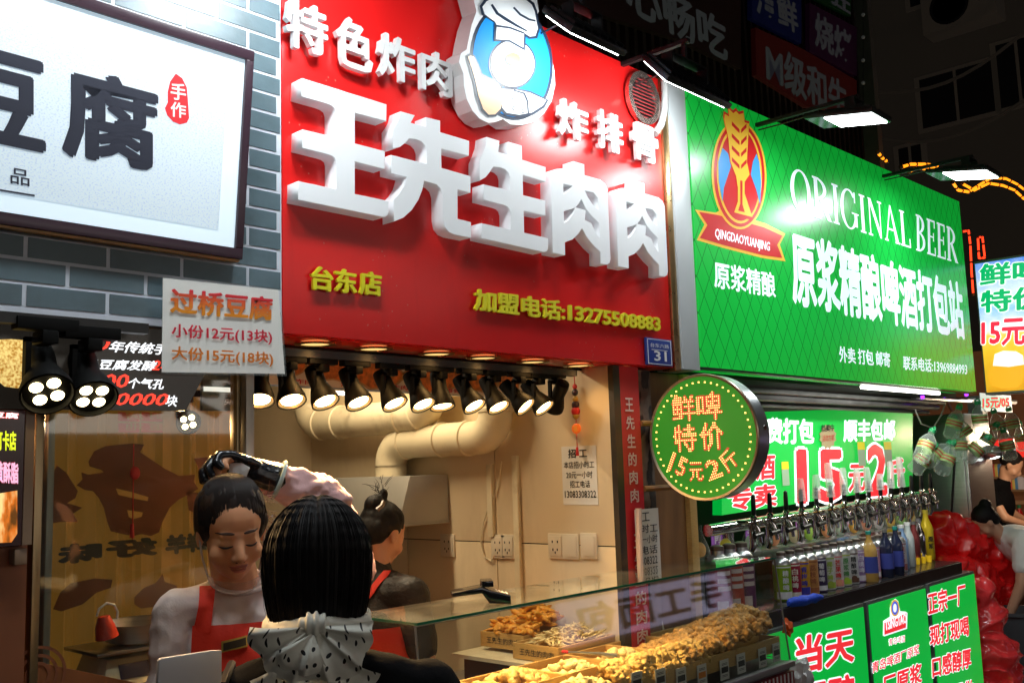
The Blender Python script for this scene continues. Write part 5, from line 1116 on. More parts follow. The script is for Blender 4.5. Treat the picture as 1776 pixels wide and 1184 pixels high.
# scale with bowl, basket
scl = thing('weighing_scale', 'cream electronic weighing scale with display behind the glass', 'scale', PY(250, 1140, 2.12))
SY = 2.12; a = PY(148, 1132, SY); b = PY(318, 1118, SY)
zc = 1.161
xs0, xs1 = PY(205, 1120, SY).x, PY(345, 1120, SY).x
B(scl).add([(xs0 - .03, SY, zc), (xs1 + .02, SY, zc), (xs1 + .02, SY + .16, zc), (xs0 - .03, SY + .16, zc), (xs0 - .01, SY + .03, zc + .055), (xs1, SY + .03, zc + .055), (xs1, SY + .15, zc + .06), (xs0 - .01, SY + .15, zc + .06)],
           [(3, 2, 1, 0), (4, 5, 6, 7), (0, 1, 5, 4), (1, 2, 6, 5), (2, 3, 7, 6), (3, 0, 4, 7)]).build('housing', creamp, scl, bevel=.005)
B(scl).add([(xs0 + .01, SY + .006, zc + .014), (xs1 - .01, SY + .006, zc + .014), (xs1 - .01, SY + .020, zc + .044), (xs0 + .01, SY + .020, zc + .044)], [(0, 1, 2, 3)]).build('display', mat('lcd', (.03, .03, .06), .15), scl)
B(scl).box((xs0 - .04, SY + .01, zc + .066), (xs1 + .02, SY + .18, zc + .074)).build('platform', steel, scl, bevel=.003)
bw_ = thing('steel_bowl', 'shallow steel bowl standing on the weighing scale', 'bowl', ((xs0 + xs1) / 2, SY + .09, zc + .0745)); MB().lathe([(.045, 0), (.07, .006), (.088, .045), (.092, .046), (.074, .006), (.02, .004)], n=30, cap=False).build('bowl', steel, bw_, smooth=True)
bk = thing('wire_handle_bag', 'red plastic bag with thin white handles beside the bowl', 'bag', PY(185, 1090, 2.14)); B(bk).tube([PY(x, y, 2.14) for x, y in [(168, 1068), (172, 1055), (185, 1045), (198, 1048), (204, 1060), (203, 1072)]], .0025, 6).build('handle', white, bk, smooth=True)
B(bk).tube([PY(180, 1068, 2.14), PY(182, 1085, 2.14), PY(186, 1105, 2.14)], [.012, .02, .024], 10).build('bag', mat('bag_red', (.5, .03, .01), .4, bump=.8, bs=50), bk, smooth=True)

# ================================================================ glass display case
dc = thing('display_case', 'glass display case with green-edged panes over trays of fried food', 'display case', (2.4, 1.85, 0))
cx0, cx1 = 1.557, 3.262
def gy(z): return 1.765 + .035 * 0 - (1.25 - z) * .10
zt_, zbm = 1.25, .905
yt0, yb0 = 1.775, 1.735
def fy(z): return yb0 + (yt0 - yb0) * (z - zbm) / (zt_ - zbm)
B(dc).slab((cx0, yt0 - .012, zt_ - .003), (cx1 - cx0, .012, 0), (0, .245, 0), (0, 0, .006)).build('top_pane', CGLASS, dc)
B(dc).slab((cx0, yt0 - .0145, zt_ - .0032), (cx1 - cx0, .012, 0), (0, .0022, 0), (0, 0, .0064)).build('pane_edge', gedge, dc)
B(dc).slab((cx0 - .0022, yt0 - .012, zt_ - .0032), (.0022, 0, 0), (0, .245, 0), (0, 0, .0064)).build('pane_edge', gedge, dc)
B(dc).slab((cx0, yt0 - .006, zt_ - .0035), (cx1 - cx0, .012, 0), (0, yb0 - yt0, zbm - zt_), (0, .004, 0)).build('front_pane', CGLASS, dc)
B(dc).add([(cx0, yt0, zt_ - .004), (cx0, 2.01, zt_ - .004), (cx0, 2.01, zbm), (cx0, yb0 + .003, zbm)], [(0, 1, 2, 3)]).build('side_pane', CGLASS, dc)
B(dc).add([(cx1, yt0 + .01, zt_ - .004), (cx1, 2.01, zt_ - .004), (cx1, 2.01, zbm), (cx1, yb0 + .01, zbm)], [(0, 1, 2, 3)]).build('side_pane', CGLASS, dc)
for x, dy in ((cx0, 0), (cx1, .012)): B(dc).tube([(x, yt0 + dy - .008, zt_ - .004), (x, yb0 + dy - .004, zbm)], .0032, 6).build('corner_seal', mat('seal_grey', (.20, .19, .16), .25), dc)
B(dc).tube([(cx0, yt0 - .004, zt_ - .006), (cx1, yt0 + .010, zt_ - .006)], .0024, 6).build('edge_seal', MATS['seal_grey'], dc)
B(dc).box((cx0, yb0 - .012, .885), (cx1, yb0 + .012, .904)).build('front_ledge', alum, dc, bevel=.002)
B(dc).box((cx0, yb0 + .012, .87), (cx1, 2.6, .90)).build('floor_shelf', steel, dc)
B(dc).box((cx0, yb0 - .004, .02), (cx1, 2.05, .869)).build('base', mat('base_red', (.22, .008, .012), .4, var=.1), dc)
for k in range(24): B(dc).box((cx1 - .62 + k * .026, yb0 - .0062, .79), (cx1 - .612 + k * .026, yb0 - .0042, .868)).build('printed_stripe', wink, dc)
B(dc).box((cx1 - .001, yt0 + .01, zbm), (cx1 + .0005, 1.9, zbm + .003)).build('foot_strip', alum, dc)
# trays
def tray(label, x0, x1, y0, y1, z, h=.055, text_=False):
    t = thing('wooden_tray', label, 'tray', ((x0 + x1) / 2, (y0 + y1) / 2, z - h), 0, 'wooden trays in the display case'); w = .007
    B(t).box((x0 + .001, y0 + .001, z - h), (x1 - .001, y1 - .001, z - h + .006)).build('bottom', wood, t)
    for a, b in [((x0, y0, z - h), (x1, y0 + w, z)), ((x0, y1 - w, z - h), (x1, y1, z)), ((x0, y0 + w + .0003, z - h), (x0 + w, y1 - w - .0003, z)), ((x1 - w, y0 + w + .0003, z - h), (x1, y1 - w - .0003, z))]:
        B(t).box(a, b).build('side_board', wood, t, bevel=.0012)
    if text_: text(t, 'lettering', '王先生的肉肉', (x0, y1 - .03, z - h * .72), (0, -(y1 - y0 - .05), 0), (0, 0, h * .42), ink, bold=1, off=.001)
    return t
def chunk(rr, sx, sy, sz, amp, sub=2):
    bm = bmesh.new(); bmesh.ops.create_icosphere(bm, subdivisions=sub, radius=1); o = V3((rr.random() * 50, rr.random() * 50, rr.random() * 50)); out = []
    for v in bm.verts:
        d = 1 + amp * .75 * noise.noise(v.co * 1.4 + o) + amp * .40 * noise.noise(v.co * 3.1 + o) + amp * .22 * noise.noise(v.co * 6.5 + o); out.append(V3((v.co.x * sx, v.co.y * sy, v.co.z * sz)) * d)
    fs = [tuple(v.index for v in f.verts) for f in bm.faces]; bm.free(); return out, fs
def pile(name, label, cat, x0, x1, y0, y1, z, h, n, size, m, amp=.7, hf=None, seed=1, shape=(1, 1, .8), sub=2):
    rr = random.Random(seed); mb = MB(((x0 + x1) / 2, (y0 + y1) / 2, z)); protos = [chunk(rr, *shape, amp, sub if n < 200 or sub == 1 else 3) for _ in range(12)]
    for _ in range(n):
        u, v = rr.random(), rr.random(); x = x0 + (x1 - x0) * u; y = y0 + (y1 - y0) * v
        e = (hf(u, v) if hf else math.sin(math.pi * min(max(u, .05), .95)) ** .5 * math.sin(math.pi * min(max(v, .05), .95)) ** .5)
        zz = z + h * e * (1 - .45 * rr.random() ** 2); s = size * (.65 + .7 * rr.random())
        R = Matrix.Rotation(rr.random() * 6.3, 3, 'Z') @ Matrix.Rotation(rr.random() * .9 - .45, 3, 'X') @ Matrix.Rotation(rr.random() * .9 - .45, 3, 'Y')
        vs, fs = rr.choice(protos); mb.add([V3((x, y, zz)) + R @ p * s for p in vs], fs)
    o = mb.build(name, m, None, smooth=True, ang=180); o.location = mb.o; tag(o, label, cat, kind='stuff'); return o
gold_f = mat('fried_gold', (.82, .52, .16), .5, var=.35, vs=60, bump=.7, bs=160); pale_f = mat('fried_pale', (.86, .66, .30), .5, var=.2, vs=60, bump=.6, bs=160); brown_f = mat('fried_brown', (.66, .36, .11), .5, var=.45, vs=50, bump=.8, bs=160); orange_f = mat('fried_orange', (.78, .34, .03), .5, var=.3, vs=50, bump=.5, bs=140)
tray('back left tray of orange fried strips with characters on its side', 2.46, 2.69, 2.262, 2.46, 1.052, .05, True); tray('second back tray of pale thin fries with characters on its side', 2.40, 2.69, 2.062, 2.255, 1.042, .05, True)
sb = thing('tray_shelf', 'pale board carrying the two back trays', 'shelf', (2.5, 2.25, .98)); B(sb).box((2.36, 2.058, .978), (2.69, 2.5, .990)).build('board', creamp, sb); B(sb).box((2.40, 2.10, .902), (2.69, 2.48, .977)).build('support', mat('dark_wood', (.12, .05, .02), .5), sb)
pile('orange_fried_strips', 'heap of orange fried strips in the back left tray', 'food', 2.48, 2.66, 2.28, 2.43, 1.03, .115, 170, .013, orange_f, .5, lambda u, v: .25 + .75 * u * math.sin(math.pi * min(.95, max(.05, v))) ** .5 if u < .85 else .6, 3, (.75, 2.8, .6), 2)
pile('thin_fries', 'heap of thin pale fries in the second back tray', 'food', 2.45, 2.68, 2.08, 2.24, 1.025, .055, 260, .010, pale_f, .25, None, 4, (.35, 2.8, .3), 1)
xs2 = [1.95, 2.19, 2.41, 2.62, 2.82, 3.02, 3.24]; xs3 = [1.80, 2.04, 2.28, 2.51, 2.73, 2.95, 3.24]
nm = ['first', 'second', 'third', 'fourth', 'fifth', 'last']
for k in range(6):
    tray('%s tray from the left in the middle row of the display case' % nm[k], xs2[k] + .001, xs2[k + 1] - .001, 1.855, 2.052, 1.022, .06)
    tray('%s tray from the left in the front row of the display case' % nm[k], xs3[k] + .001, xs3[k + 1] - .001, 1.765, 1.850, .985, .05)
pile('fried_chicken', 'heap of golden fried chicken in the first middle tray', 'food', 1.97, 2.17, 1.87, 2.03, .985, .05, 110, .015, gold_f, .8, seed=5)
pile('fried_chicken', 'pale golden fried bits in the second middle tray', 'food', 2.21, 2.40, 1.87, 2.0, .985, .040, 110, .013, pale_f, .8, seed=6)
pile('fried_chicken', 'loose pale fried pieces in the third middle tray', 'food', 2.42, 2.61, 1.87, 1.96, .985, .045, 90, .013, pale_f, .7, seed=7)
for k, (x, y) in enumerate([(2.66, 1.90), (2.70, 1.91), (2.735, 1.90), (2.76, 1.92), (2.79, 1.93), (2.68, 1.99)]):
    t = thing('fish_ball', ['round yellow fish ball at the front left of the nearly empty tray', 'second yellow fish ball of the loose row', 'third yellow fish ball of the loose row', 'fourth yellow fish ball of the loose row', 'rightmost yellow fish ball of the loose row', 'single yellow fish ball lying apart at the back of the tray'][k], 'food', (x, y, .985), 0, 'fish balls in the nearly empty tray')
    MB().ell((0, 0, .0), .015).build('ball', mat('fishball', (.78, .60, .25), .4, var=.1), t, smooth=True)
pile('brown_fried_chicken', 'big heap of brown fried chicken pieces at the right end of the case', 'food', 2.66, 3.22, 1.78, 1.98,   .975, .105, 540, .0165, brown_f, .8, lambda u, v: (.35 + .65 * u) * (.55 + .45 * math.sin(math.pi * v)), 8)
pile('golden_fried_chicken', 'long heap of golden fried chicken in the front trays', 'food', 2.32, 2.80, 1.775, 1.87, .955, .07, 330, .0145, gold_f, .8, lambda u, v: .5 + .5 * math.sin(math.pi * v), 9)
pile('reddish_fried_chicken', 'reddish brown fried pieces at the left end of the front trays', 'food', 1.82, 2.04, 1.775, 1.85, .96, .05, 90, .017, mat('fried_red', (.48, .16, .06), .5, var=.5, vs=50, bump=.7, bs=160), .7, None, 10)
pile('pale_fried_chicken', 'pale fried pieces in the second and third front trays', 'food', 2.05, 2.32, 1.775, 1.86, .955, .055, 150, .014, pale_f, .8, None, 11)
tg = thing('tongs', 'steel tongs with a red end lying on the middle trays', 'tongs', (2.42, 1.99, 1.03))
B(tg).tube([PZ(985, 1130, 1.035), PZ(1045, 1133, 1.038), PZ(1072, 1138, 1.036)], [.003, .005, .009], 8).build('arms', steel, tg, smooth=True); B(tg).tube([PZ(975, 1129, 1.035), PZ(986, 1130, 1.035)], .0045, 8).build('grip', redtag, tg)
wbd = thing('scale_display', 'cream trapezoid back of a scale display standing behind the trays', 'scale', PY(1128, 1110, 2.10))
B(wbd).poly([PY(x, y, 2.10) for x, y in [(1101, 1108), (1106, 1064), (1110, 1059), (1142, 1060), (1146, 1065), (1158, 1110), (1158, 1150), (1101, 1150)]], (0, 1, 0), .02).build('housing', creamp, wbd, bevel=.002)
B(wbd).lathe([(.002, 0), (.002, .001)], PY(1145, 1072, 2.0985), (0, -1, 0), 10).build('screw', ink, wbd)
for k, (x, y) in enumerate([(1105, 1184), (1146, 1178), (1182, 1176), (1218, 1170), (1257, 1161), (1286, 1150), (1323, 1140), (1347, 1131)]):
    p = PY(x, y, 1.757); t = thing('price_tag', '%s price tag from the left standing inside the front pane' % ['first', 'second', 'third', 'fourth, orange-centred', 'fifth', 'sixth', 'seventh', 'rightmost'][k], 'price tag', (p.x, 1.757, p.z - .03), 0, 'price tags along the front pane')
    R = Matrix.Rotation(.1, 3, 'X')
    MB().box((-.026, 0, -.0), (.026, .002, .062)).build('card', paper, t); MB().box((-.020, -.0006, .022), (.020, -.0002, .040)).build('printed_name', mat('tag_orange', (.8, .25, .03), .4) if k == 3 else ink, t)
    for z in (.010, .014, .046, .05): MB().box((-.016, -.0006, z), (.016, -.0002, z + .0015)).build('printed_line', ink, t)
crd = thing('card_reader', 'glossy black handheld payment terminal lying on the glass top', 'terminal', PZ(840, 1035, 1.256))
p0, p1, p2, p3 = PZ(783, 1046, 1.257), PZ(838, 1041, 1.257), PZ(852, 1050, 1.257), PZ(886, 1041, 1.257)
u = (p3 - p0); u.z = 0; L0 = u.length; ud = u.normalized(); wd_ = V3((-ud.y, ud.x, 0))
gb = mat('gloss_black', (.012, .012, .014), .1, coat=.6)
vs = []
for s, h0, h1 in [(0, .020, .030), (.5, .026, .042), (.62, .006, .034), (.98, .002, .018)]:
    for w in (-.036, .036): vs += [p0 + ud * L0 * s + wd_ * w + V3((0, 0, h0 - .006 if s > .55 else h0)), p0 + ud * L0 * s + wd_ * w + V3((0, 0, h1))]
B(crd).add(vs, [(0, 1, 3, 2), (12, 14, 15, 13)] + [f for i in range(3) for f in [(4 * i, 4 * i + 4, 4 * i + 5, 4 * i + 1), (4 * i + 2, 4 * i + 3, 4 * i + 7, 4 * i + 6), (4 * i + 1, 4 * i + 5, 4 * i + 7, 4 * i + 3), (4 * i, 4 * i + 2, 4 * i + 6, 4 * i + 4)]]).build('body', gb, crd, bevel=.003)
B(crd).slab(p0 + ud * L0 * .5 + wd_ * -.030 + V3((0, 0, .040)), ud * L0 * .2, wd_ * .06, (0, 0, .016)).build('raised_screen', gb, crd, bevel=.003)
for i in range(3):
    for j in range(4):
        c = p0 + ud * L0 * (.76 + .055 * j) + wd_ * (-.02 + .02 * i) + V3((0, 0, .026 - .0022 * j)); B(crd).ell(c, (.004, .004, .0022), nu=8, nv=5).build('key', mat('key_grey', (.3, .3, .32), .3), crd, smooth=True)
wb = thing('white_tablet', 'white rounded tablet or board held in front at the bottom left', 'tablet', PY(320, 1160, 1.5))
B(wb).poly([PY(x, y, 1.5) for x, y in [(273, 1200), (276, 1145), (279, 1141), (370, 1127), (385, 1127), (385, 1200)]], (0, 1, 0), .008).build('panel', mat('tablet_white', (.75, .73, .75), .35), wb, bevel=.002)
rib_ = thing('orange_paper_bow', 'small crumpled orange-red paper bow tied at the right corner of the case', 'bow', PY(1365, 1090, 1.85))
rr = random.Random(3)
vs, fs = chunk(rr, 1, .7, 1.2, 1.5); B(rib_).add([PY(1366, 1088, 1.83) + p * .022 for p in vs], fs).build('bow', mat('bow_orange', (.8, .12, .02), .5), rib_)
wbag = thing('white_plastic_bag', 'white translucent plastic bag hanging at the case end', 'bag', PY(1385, 1175, 1.9))
vs, fs = chunk(rr, 1, .8, 1.6, .6, 3); B(wbag).add([PY(1388, 1182, 1.86) + p * .05 for p in vs], fs).build('bag', mat('bag_white', (.6, .6, .62), .25, bump=.9, bs=40), wbag, smooth=True)

# ================================================================ round LED sign
rd = thing('round_led_sign', 'round green LED sign with dotted red characters 鲜啤特价 15元2斤 projecting from the wall', 'sign', (2.9, 1.83, 1.66))
XR = 2.90; rc = PX(1221, 757, XR); RR = .5 * (PX(1221, 648, XR).z - PX(1221, 866, XR).z)
yL, yR_ = PX(1131, 757, XR).y, PX(1312, 757, XR).y
rc = V3((XR, (yL + yR_) / 2, rc.z)); RR = max(RR, (yL - yR_) / 2)
B(rd).lathe([(RR - .006, 0), (RR, .003), (RR, .075), (RR - .004, .078)], rc, (1, 0, 0), 72, cap=True).build('drum', alum, rd, smooth=True, ang=50)
B(rd).lathe([(RR - .007, -.0005), (RR + .001, -.004), (RR + .003, 0), (RR + .003, .006)], rc, (1, 0, 0), 72, cap=False).build('rim', mat('rim_brass', (.5, .42, .30), .3, .8), rd, smooth=True)
B(rd).lathe([(.001, -.001), (RR - .007, -.001)], rc, (1, 0, 0), 72, cap=False).build('green_face', mat('led_green', (.03, .27, .035), .35, em=(.05, .36, .02), es=.30, var=.1, vs=4), rd)
gl = mat('led_border', (.5, .1, .05), .4, em=(1, .12, .05), es=.35); led = emis('led_dot', (1, .42, .12), 3.2)
def tR(s, x0, y0_, x1, y1_, rot=0.):
    a = PX(x0, y1_, XR); b = PX(x1, y1_, XR); c = PX(x0, y0_, XR); U = V3((0, b.y - a.y, 0)); Vv = V3((0, 0, PX((x0 + x1) / 2, y0_, XR).z - PX((x0 + x1) / 2, y1_, XR).z))
    O = V3((XR, a.y, PX((x0 + x1) / 2, y1_, XR).z)); cc = O + (U + Vv) / 2
    M = Matrix.Rotation(rot, 3, 'X'); O = cc + M @ (O - cc); U = M @ U; Vv = M @ Vv
    text(rd, 'lettering', s, O, U, Vv, gl, bold=3, off=.002)
    vs, fs, gx0_, gx1_, gy0_, gy1_ = glyphs(s, True, False)
    bv = BVHTree.FromPolygons([V3(v) for v in vs], fs); st_ = .0072; mb = B(rd); N = U.cross(Vv).normalized()
    nu_, nv_ = int(U.length / st_), int(Vv.length / st_)
    for i in range(nu_ + 1):
        for j in range(nv_ + 1):
            q = V3((gx0_ + (gx1_ - gx0_) * i / nu_, gy0_ + (gy1_ - gy0_) * j / nv_, 0)); hit = bv.find_nearest(q)
            if hit[3] is not None and hit[3] < .012: c = O + U * (i / nu_) + Vv * (j / nv_) + N * .004; mb.add([c + (U.normalized() * dx + Vv.normalized() * dy) * .0019 for dx, dy in ((-1, -1), (1, -1), (1, 1), (-1, 1))], [(0, 1, 2, 3)])
    o = mb.build('led_dots', led, rd); o['kind'] = 'stuff'
tR('鲜', 1167, 685, 1207, 729); tR('啤', 1211, 680, 1253, 727); tR('特', 1171, 737, 1209, 782); tR('价', 1217, 733, 1257, 780)
tR('15', 1164, 790, 1192, 822, .45); tR('元', 1197, 802, 1221, 834); tR('2', 1227, 797, 1251, 829, -.3); tR('斤', 1252, 779, 1280, 815, -.65)
for k in range(48):
    a = 2 * math.pi * k / 48; c = rc + V3((-.003, (RR - .026) * math.cos(a), (RR - .026) * math.sin(a)))
    B(rd).box(c - V3((.001, .0024, .0024)), c + V3((.001, .0024, .0024))).build('led', led, rd)
B(rd).tube([rc + V3((.04, RR - .01, .05)), rc + V3((.04, RR + .09, .05))], .009, 8).build('bracket', black, rd); B(rd).lathe([(.008, 0), (.008, .004)], rc + V3((.04, -RR - .001, .02)), (0, -1, 0), 12).build('bolt', chrome, rd)

# ================================================================ people
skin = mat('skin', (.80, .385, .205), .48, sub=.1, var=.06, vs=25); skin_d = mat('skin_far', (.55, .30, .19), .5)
hairm = mat('hair_black', (.008, .006, .006), .6, var=.3, vs=60, bump=.3, bs=120, anis=(4, 4, .35), spec=.25); hair_b = mat('hair_brown', (.022, .011, .008), .5, spec=.25, var=.4, vs=60, bump=.4, bs=120, anis=(3, 3, .4))
def cap_(mb, p0, p1, r0, r1, n=12):
    mb.tube([p0, p1], [r0, r1], n); mb.ell(p0, r0 * .995, nu=12, nv=8); mb.ell(p1, r1 * .995, nu=12, nv=8)
def limb(mb, pts, rs):
    for i in range(len(pts) - 1): cap_(mb, V3(pts[i]), V3(pts[i + 1]), rs[i], rs[i + 1])
def hand(mb, w, d, n, curl=.5, s=1.):
    """palm and five fingers from the wrist w, pointing along d, palm facing n"""
    d = V3(d).normalized(); n = (V3(n) - d * V3(n).dot(d)).normalized(); u = d.cross(n); w = V3(w)
    cap_(mb, w, w + d * .03 * s, .024 * s, .026 * s)
    R = Matrix((u, d, n)).transposed(); mb.ell(w + d * .052 * s, (.038 * s, .045 * s, .016 * s), R)
    for k, (o, L_) in enumerate([(-.030, .062), (-.011, .074), (.009, .070), (.028, .054)]):
        p = w + d * .088 * s + u * o * s; a = curl * (.8 + .1 * k); pts = [p - d * .02 * s]; q = p
        for j, f in enumerate((.45, .32, .23)):
            ang = a * (j + .4); dd = d * math.cos(ang) + n * math.sin(ang); q = q + dd * L_ * f * s; pts.append(q)
        limb(mb, [pts[0], p] + pts[1:], [.0095 * s, .0095 * s, .009 * s, .0085 * s, .0075 * s])
    p = w + d * .03 * s - u * .030 * s; limb(mb, [p, p + (d * .7 - u * .6 + n * .3).normalized() * .035 * s, p + (d * .9 - u * .35 + n * .6).normalized() * .062 * s], [.013 * s, .011 * s, .009 * s])
def head_prims(mb, M, s=1.):
    R = M.to_3x3()
    def e(c, r): mb.ell(M @ V3(c), r, R, 18, 12)
    e((0, -.012, .028), (.073, .090, .078)); e((0, .020, -.028), (.0615, .066, .078)); e((0, .033, -.072), (.043, .043, .034)); e((0, .061, -.090), (.019, .016, .014))
    for sx in (-1, 1):
        e((sx * .035, .050, -.040), (.028, .026, .028)); e((sx * .029, .0655, -.006), (.016, .0125, .0095)); e((sx * .0105, .088, -.041), (.0075, .008, .0065)); e((sx * .074, -.006, -.012), (.0085, .018, .030))
    e((0, .066, .012), (.046, .014, .012)); cap_(mb, M @ V3((0, .076, .000)), M @ V3((0, .098, -.036)), .0075, .0105)
    e((0, .0805, -.0605), (.021, .0095, .006)); e((0, .0795, -.069), (.017, .009, .0065))
def figure(nm_mesh, par, J, M, sk, voxel=.006, hands=True, legs=True, curl=.5, th=1.):
    mb = MB(); head_prims(mb, M)
    ch = V3(J['chest']); pe = V3(J['pelvis']); nb = V3(J['neck'])
    limb(mb, [nb - V3((0, 0, .03)), M @ V3((0, -.02, -.06))], [.050, .046])
    sl, sr_2 = V3(J['shL']), V3(J['shR']); across = (sr_2 - sl).normalized(); w = (sr_2 - sl).length
    ax = (nb - pe).normalized(); fw_ = ax.cross(across).normalized(); R = Matrix((across, fw_, ax)).transposed()
    mb.ell(ch, (w * .44, .105 * th, .17), R, 18, 12); mb.ell(ch.lerp(pe, .55), (w * .36, .095 * th, .15), R, 18, 12); mb.ell(pe, (w * .42, .115, .12), R, 18, 12)
    cap_(mb, sl, sr_2, .052 * th, .052 * th); cap_(mb, nb - ax * .02, sl, .045 * th, .045 * th); cap_(mb, nb - ax * .02, sr_2, .045 * th, .045 * th)
    for k in 'LR':
        limb(mb, [J['sh' + k], J['el' + k], J['wr' + k]], [.050 * th, .038 * th, .025])
        if hands:
            d = V3(J['wr' + k]) - V3(J['el' + k]); hand(mb, J['wr' + k], J.get('hd' + k, d), J.get('pn' + k, (0, 0, -1)), curl)
        if legs: limb(mb, [J['hip' + k], J['kn' + k], J['an' + k]], [.085, .055, .038]); cap_(mb, V3(J['an' + k]) + V3((0, 0, -.03)), V3(J['an' + k]) + fw_ * .15 + V3((0, 0, -.045)), .038, .03)
    return remesh(mb, voxel, nm_mesh, sk, par, 3)
def stand(h=1.58, w=.17, sl=0.): # default joints, facing +y
    k = h / 1.6
    J = dict(pelvis=(0, 0, .92 * k), chest=(0, 0, 1.17 * k), neck=(0, -.015, 1.335 * k), shL=(-w, -.01, 1.285 * k), shR=(w, -.01, 1.285 * k), hipL=(-.09, 0, .88 * k), hipR=(.09, 0, .88 * k), knL=(-.09, .02, .48 * k), knR=(.09, .02, .48 * k), anL=(-.09, 0, .075 * k), anR=(.09, 0, .075 * k),
             elL=(-w - .04, -.02, 1.03 * k), elR=(w + .04, -.02, 1.03 * k), wrL=(-w - .02, .12, .85 * k), wrR=(w + .02, .12, .85 * k))
    return J
def garment(name, J, m, par, infl=.012, sleeve=1., voxel=.007, neck=True, hem=.0, wr=True, disp=None, th=1.):
    mb = MB(); ch = V3(J['chest']); pe = V3(J['pelvis']); nb = V3(J['neck']); sl, sr_2 = V3(J['shL']), V3(J['shR']); across = (sr_2 - sl).normalized(); w = (sr_2 - sl).length
    ax = (nb - pe).normalized(); fw_ = ax.cross(across).normalized(); R = Matrix((across, fw_, ax)).transposed(); i = infl
    mb.ell(ch, (w * .44 + i, .105 * th + i, .17 + i), R, 20, 14); mb.ell(ch.lerp(pe, .55), (w * .36 + i, .095 * th + i, .15 + i), R, 20, 14)
    if hem >= 0: mb.ell(pe, (w * .42 + i, .115 + i, .12 + i + hem), R, 20, 14)
    cap_(mb, sl, sr_2, .052 * th + i, .052 * th + i); cap_(mb, nb - ax * .025, sl, .045 * th + i, .045 * th + i); cap_(mb, nb - ax * .025, sr_2, .045 * th + i, .045 * th + i)
    if neck: cap_(mb, nb - ax * .03, nb + ax * .005, .050 + i * .8, .050 + i * .5)
    for k in 'LR':
        s, e, w2 = V3(J['sh' + k]), V3(J['el' + k]), V3(J['wr' + k])
        if sleeve <= 1: limb(mb, [s, s.lerp(e, sleeve)], [.052 + i, .050 + (.040 - .050) * sleeve + i])
        else: limb(mb, [s, e, e.lerp(w2, sleeve - 1)], [.052 * th + i, .041 * th + i, .030 + i])
    if not disp: disp = lambda c, n: .005 * noise.noise(c * 9) + .0035 * (.6 - 2 * abs(noise.noise(V3((c.x * 14 + c.z * 9, c.y * 14, c.z * 7 - c.x * 10)))))+ .002 * noise.noise(c * 34)
    return remesh(mb, voxel, name, m, par, 2, disp)
def headM(nb, pitch, yaw=0., roll=0., up=.155, fwd=.02, s=1.):
    return Matrix.Translation(V3(nb) + V3((0, fwd, up))) @ Matrix.Rotation(yaw, 4, 'Z') @ Matrix.Rotation(roll, 4, 'Y') @ Matrix.Rotation(-pitch, 4, 'X') @ Matrix.Scale(s, 4)
def on_face(bvh, M, x, z, d=.0008):
    o = M @ V3((x, .2, z)); dr = (M.to_3x3() @ V3((0, -1, 0))).normalized(); h = bvh.ray_cast(o, dr)
    return (h[0] + h[1] * d) if h[0] else M @ V3((x, .09, z))
def facing(loc, extra=0.):     # rotation about z that turns local +y from loc towards the camera
    return math.atan2(-loc[1], -loc[0]) - math.pi / 2 + extra
def strands(name, m, par, roots, n=80, seed=1, L_=.05, r=.0006, grav=.3):
    rr = random.Random(seed); mb = MB()
    for _ in range(n):
        p, d = rr.choice(roots); p = V3(p) + V3((rr.gauss(0, .012), rr.gauss(0, .012), rr.gauss(0, .018))); d = (V3(d) + V3((rr.gauss(0, .5), rr.gauss(0, .5), rr.gauss(0, .5)))).normalized(); pts = [p]
        for k in range(4): d = (d + V3((rr.gauss(0, .25), rr.gauss(0, .25), -grav + rr.gauss(0, .25)))).normalized(); pts.append(pts[-1] + d * L_ / 4)
        mb.tube(pts, [r, r, r * .8, r * .6, r * .3], 3, cap=False)
    o = mb.build(name, m, par); o['kind'] = 'stuff'; return o

# ---- seller in the red apron
loc = V3((1.150, 1.895, 0)); p = thing('person', 'woman in a white long-sleeved top, red apron and clear chin shield looking down', 'person', loc + V3((.03, .0, 0)), facing(loc, .14))
J = stand(1.60, .128); J['shR'] = (.125, -.01, 1.325); J['shL'] = (-.135, -.01, 1.335)
J['neck'] = (0, -.015, 1.375); J['chest'] = (0, 0, 1.20)
J.update(elR=(.150, .0, 1.06), wrR=(.08, .19, 1.0), elL=(-.175, .0, 1.07), wrL=(-.08, .20, 1.0))
M = Matrix.Translation((.022, 0, 0)) @ headM(J['neck'], .32, .06, .05, .115, .055, .87)
body = figure('body', p, J, M, skin, .0042, legs=True, th=.76)
bv = BVHTree.FromPolygons([v.co.copy() for v in body.data.vertices], [tuple(q.vertices) for q in body.data.polygons])
lash = mat('lash', (.015, .008, .006), .6); lipm = mat('lips', (.52, .16, .12), .45)
for sx in (-1, 1):
    MB().tube([on_face(bv, M, sx * (.014 + .0042 * k), -.0095 - .0035 * math.sin(math.pi * k / 7) - .0004 * k) for k in range(8)], [.0008, .0016, .0020, .0021, .0021, .0021, .0018, .0010], 6).build('lash_line', lash, p, smooth=True)
    MB().tube([on_face(bv, M, sx * (.011 + .0048 * k), .016 + .0040 * math.sin(math.pi * (k + 1) / 10) - .0003 * k, .0002) for k in range(9)], [.0012, .0026, .0031, .0031, .0028, .0024, .0020, .0014, .0008], 6).build('eyebrow', mat('brow', (.05, .022, .014), .8), p, smooth=True)
    MB().ell(M @ V3((sx * .008, .0945, -.046)), (.0026, .0026, .0015), nu=8, nv=6).build('nostril', mat('nostril', (.10, .02, .015), .8), p)
R3 = M.to_3x3()
